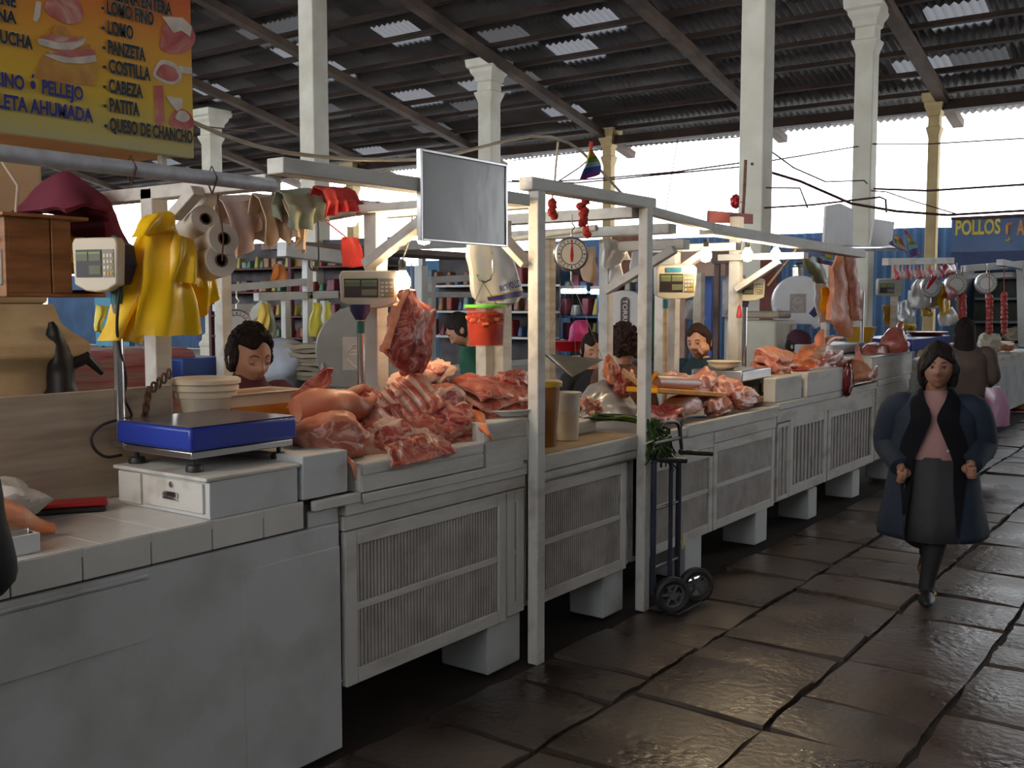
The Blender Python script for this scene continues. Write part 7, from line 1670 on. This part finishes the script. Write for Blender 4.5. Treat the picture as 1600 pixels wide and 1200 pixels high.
navyc = cloth('navy_coat', (.009, .017, .033), .25, .35); blackc = mat('black_lapel', (.007, .007, .009), .9, spec=.15, bump=.2); pinkc = cloth('pink_sweater', (.36, .19, .175), .12, .15); greyskirt = cloth('grey_wool', (.036, .036, .038), .15, .4); stock = mat('black_stocking', (.010, .010, .012), .75)
mb = MB(); mb.loft([ring(z, a, b_, 28) for z, a, b_ in ((.835, .185, .142), (.87, .192, .148), (.95, .182, .138), (1.05, .182, .135), (1.12, .178, .112), (1.17, .128, .092), (1.205, .082, .078), (1.225, .07, .068))], True, False); mb.jitter(.004, 12, 1); pb(mb, 'sweater', pinkc, t, smooth=70)
mb = MB(); mb.loft([[V((a + .008 * math.sin(q * 7)) * math.cos(q), (b_ + .008 * math.sin(q * 7)) * math.sin(q) - .01, z) for q in (2 * math.pi * i / 40 for i in range(40))] for z, a, b_ in ((.365, .205, .175), (.5, .20, .17), (.66, .192, .16), (.80, .18, .14), (.85, .172, .132))], True, False); pb(mb, 'skirt', greyskirt, t, smooth=70, solid=.006)
def coat_ring(z, a, b_, gap, n=40, dy=0):
    g0 = math.asin(min(.95, gap / a)); out = []
    for i in range(n + 1):
        q = -math.pi / 2 + g0 + (2 * math.pi - 2 * g0) * i / n
        f = 1 + .030 * math.sin(q * 9 + z * 3) * max(0, (1.0 - z)) * 1.2
        out.append(V(a * f * math.cos(q), dy + b_ * f * math.sin(q), z))
    return out
def coat_pro(z):
    ks = ((.385, .295, .245, .135), (.42, .300, .25, .135), (.55, .275, .225, .125), (.70, .245, .20, .110), (.84, .228, .185, .105), (.95, .226, .175, .06), (1.06, .226, .168, .016), (1.09, .224, .16, .015), (1.13, .205, .135, .03), (1.17, .16, .115, .052), (1.215, .108, .10, .065), (1.25, .095, .092, .068))
    for (z0, *p0), (z1, *p1) in zip(ks, ks[1:]):
        if z <= z1: f = (z - z0) / (z1 - z0); return [u + (v - u) * f for u, v in zip(p0, p1)]
    return ks[-1][1:]
zsx = [.385, .42, .5, .6, .7, .78, .84, .9, .95, 1.0, 1.06, 1.09, 1.13, 1.17, 1.215, 1.25]
mb = MB(); mb.loft([coat_ring(z, *coat_pro(z)) for z in zsx], False, False); mb.jitter(.007, 8, 5)
for s_, (a, b_, c) in arm.items():
    mb.tube([a - V(s_ * .07, 0, -.0), a + V(s_ * .02, 0, -.01), a.lerp(b_, .5) + V(s_ * .025, .01, 0), b_ + V(s_ * .01, .01, 0), b_.lerp(c, .5), b_.lerp(c, .95)], [.070, .078, .084, .083, .072, .058], 18)
pb(mb, 'coat', navyc, t, smooth=70, solid=.012)
mb = MB()
for s_ in (-1, 1):
    def fl(a, b):
        z = .42 + (1.24 - .42) * a; p = coat_pro(z); wd = (.105 if z > .95 else .105 * max(.0, (z - .42) / .53)) * math.sin(math.pi * min(1, max(.0, (1.25 - z) / .16)) * .5) + .004
        x = s_ * (p[2] + wd * b); yy = -p[1] * math.sqrt(max(.02, 1 - min(.97, (x / p[0]) ** 2))) - .014
        return V(x, yy, z)
    mb.sheet(30, 6, fl, .006)
pb(mb, 'lapel', blackc, t, smooth=60)
mb = MB()
for q in leg: mb.tube([Vector(p) for p in q], [.104, .068, .044, .044], 14)
pb(mb, 'stockings', stock, t, smooth=70)
for (c, rx) in ((V(-.012, -.165, .04), 0), (V(-.02, .385, .10), -1.1)):
    R = Matrix.Rotation(rx, 3, 'X'); mb = MB(); mb.blob(c, (.048, .122, .040), R, 4, fn=lambda p: V(p.x * (1 - .12 * (p.y < 0) * abs(p.y)), p.y, max(p.z, -.8))); s_ = pb(mb, 'shoe', black, t)
    mb = MB(); mb.tube([c + R @ V(.048 * math.cos(q), .04 + .055 * math.sin(q), .026) for q in (2 * math.pi * i / 16 for i in range(17))], .007, 6); pb(mb, 'tan_trim', mat('tan_trim_%d' % int(rx * -10), (.34, .20, .09), .6), s_)
mb = MB(); mb.lathe([(.001, 0), (.008, 0), (.008, .004), (.001, .004)], V(.075, -.185, .90), Matrix.Rotation(math.pi / 2, 3, 'X'), 10); pb(mb, 'button', steel, t)

# --- the woman walking away with the pink bag
h = PX(1508, 520, -2.28)
t2 = person(h, (-.25, 1), 'woman in dull brown jacket with long dark hair walking away', brownd, cloth('dark_trouser', (.05, .042, .038)), 'long', 0, 1.12, [[V(-.27, .02, 1.02), V(-.20, -.16, .90)], [V(.31, .0, .98), V(.30, -.16, .90)]], w=1.28, detail=False)
bg = mat('pink_bag_film', (.42, .09, .24), .35, var=.15, bump=.3, bscale=14)
mb = bag_sheet((PX(1541, 606, -2.05), PX(1563, 604, -2.05)), (PX(1542, 668, -2.05), PX(1580, 664, -2.05)), 0, 14, 4, .012, .07); tb = one('carrier_bag', mb, bg, PX(1552, 606, -2.05), 'pink carrier bag in the hand of the woman walking away', 'bag')
# --- somebody at the left edge
e = PD(12, 925, 2.1); bx_, by_ = e.x - .318, e.y - .11
h = V(bx_, by_, 1.56)
person(h, (-.75, .5), 'person in black jacket at the left edge, only an elbow showing', mat('black_jacket', (.008, .008, .009), .8), darkc, 'short', 0, 1.0, [[V(-.23, 0, 1.15), V(-.05, -.2, 1.1)], [V(.27, .05, 1.16), V(.05, -.20, 1.12)]], bodyfwd=(-.6, .8), detail=False, w=1.1)
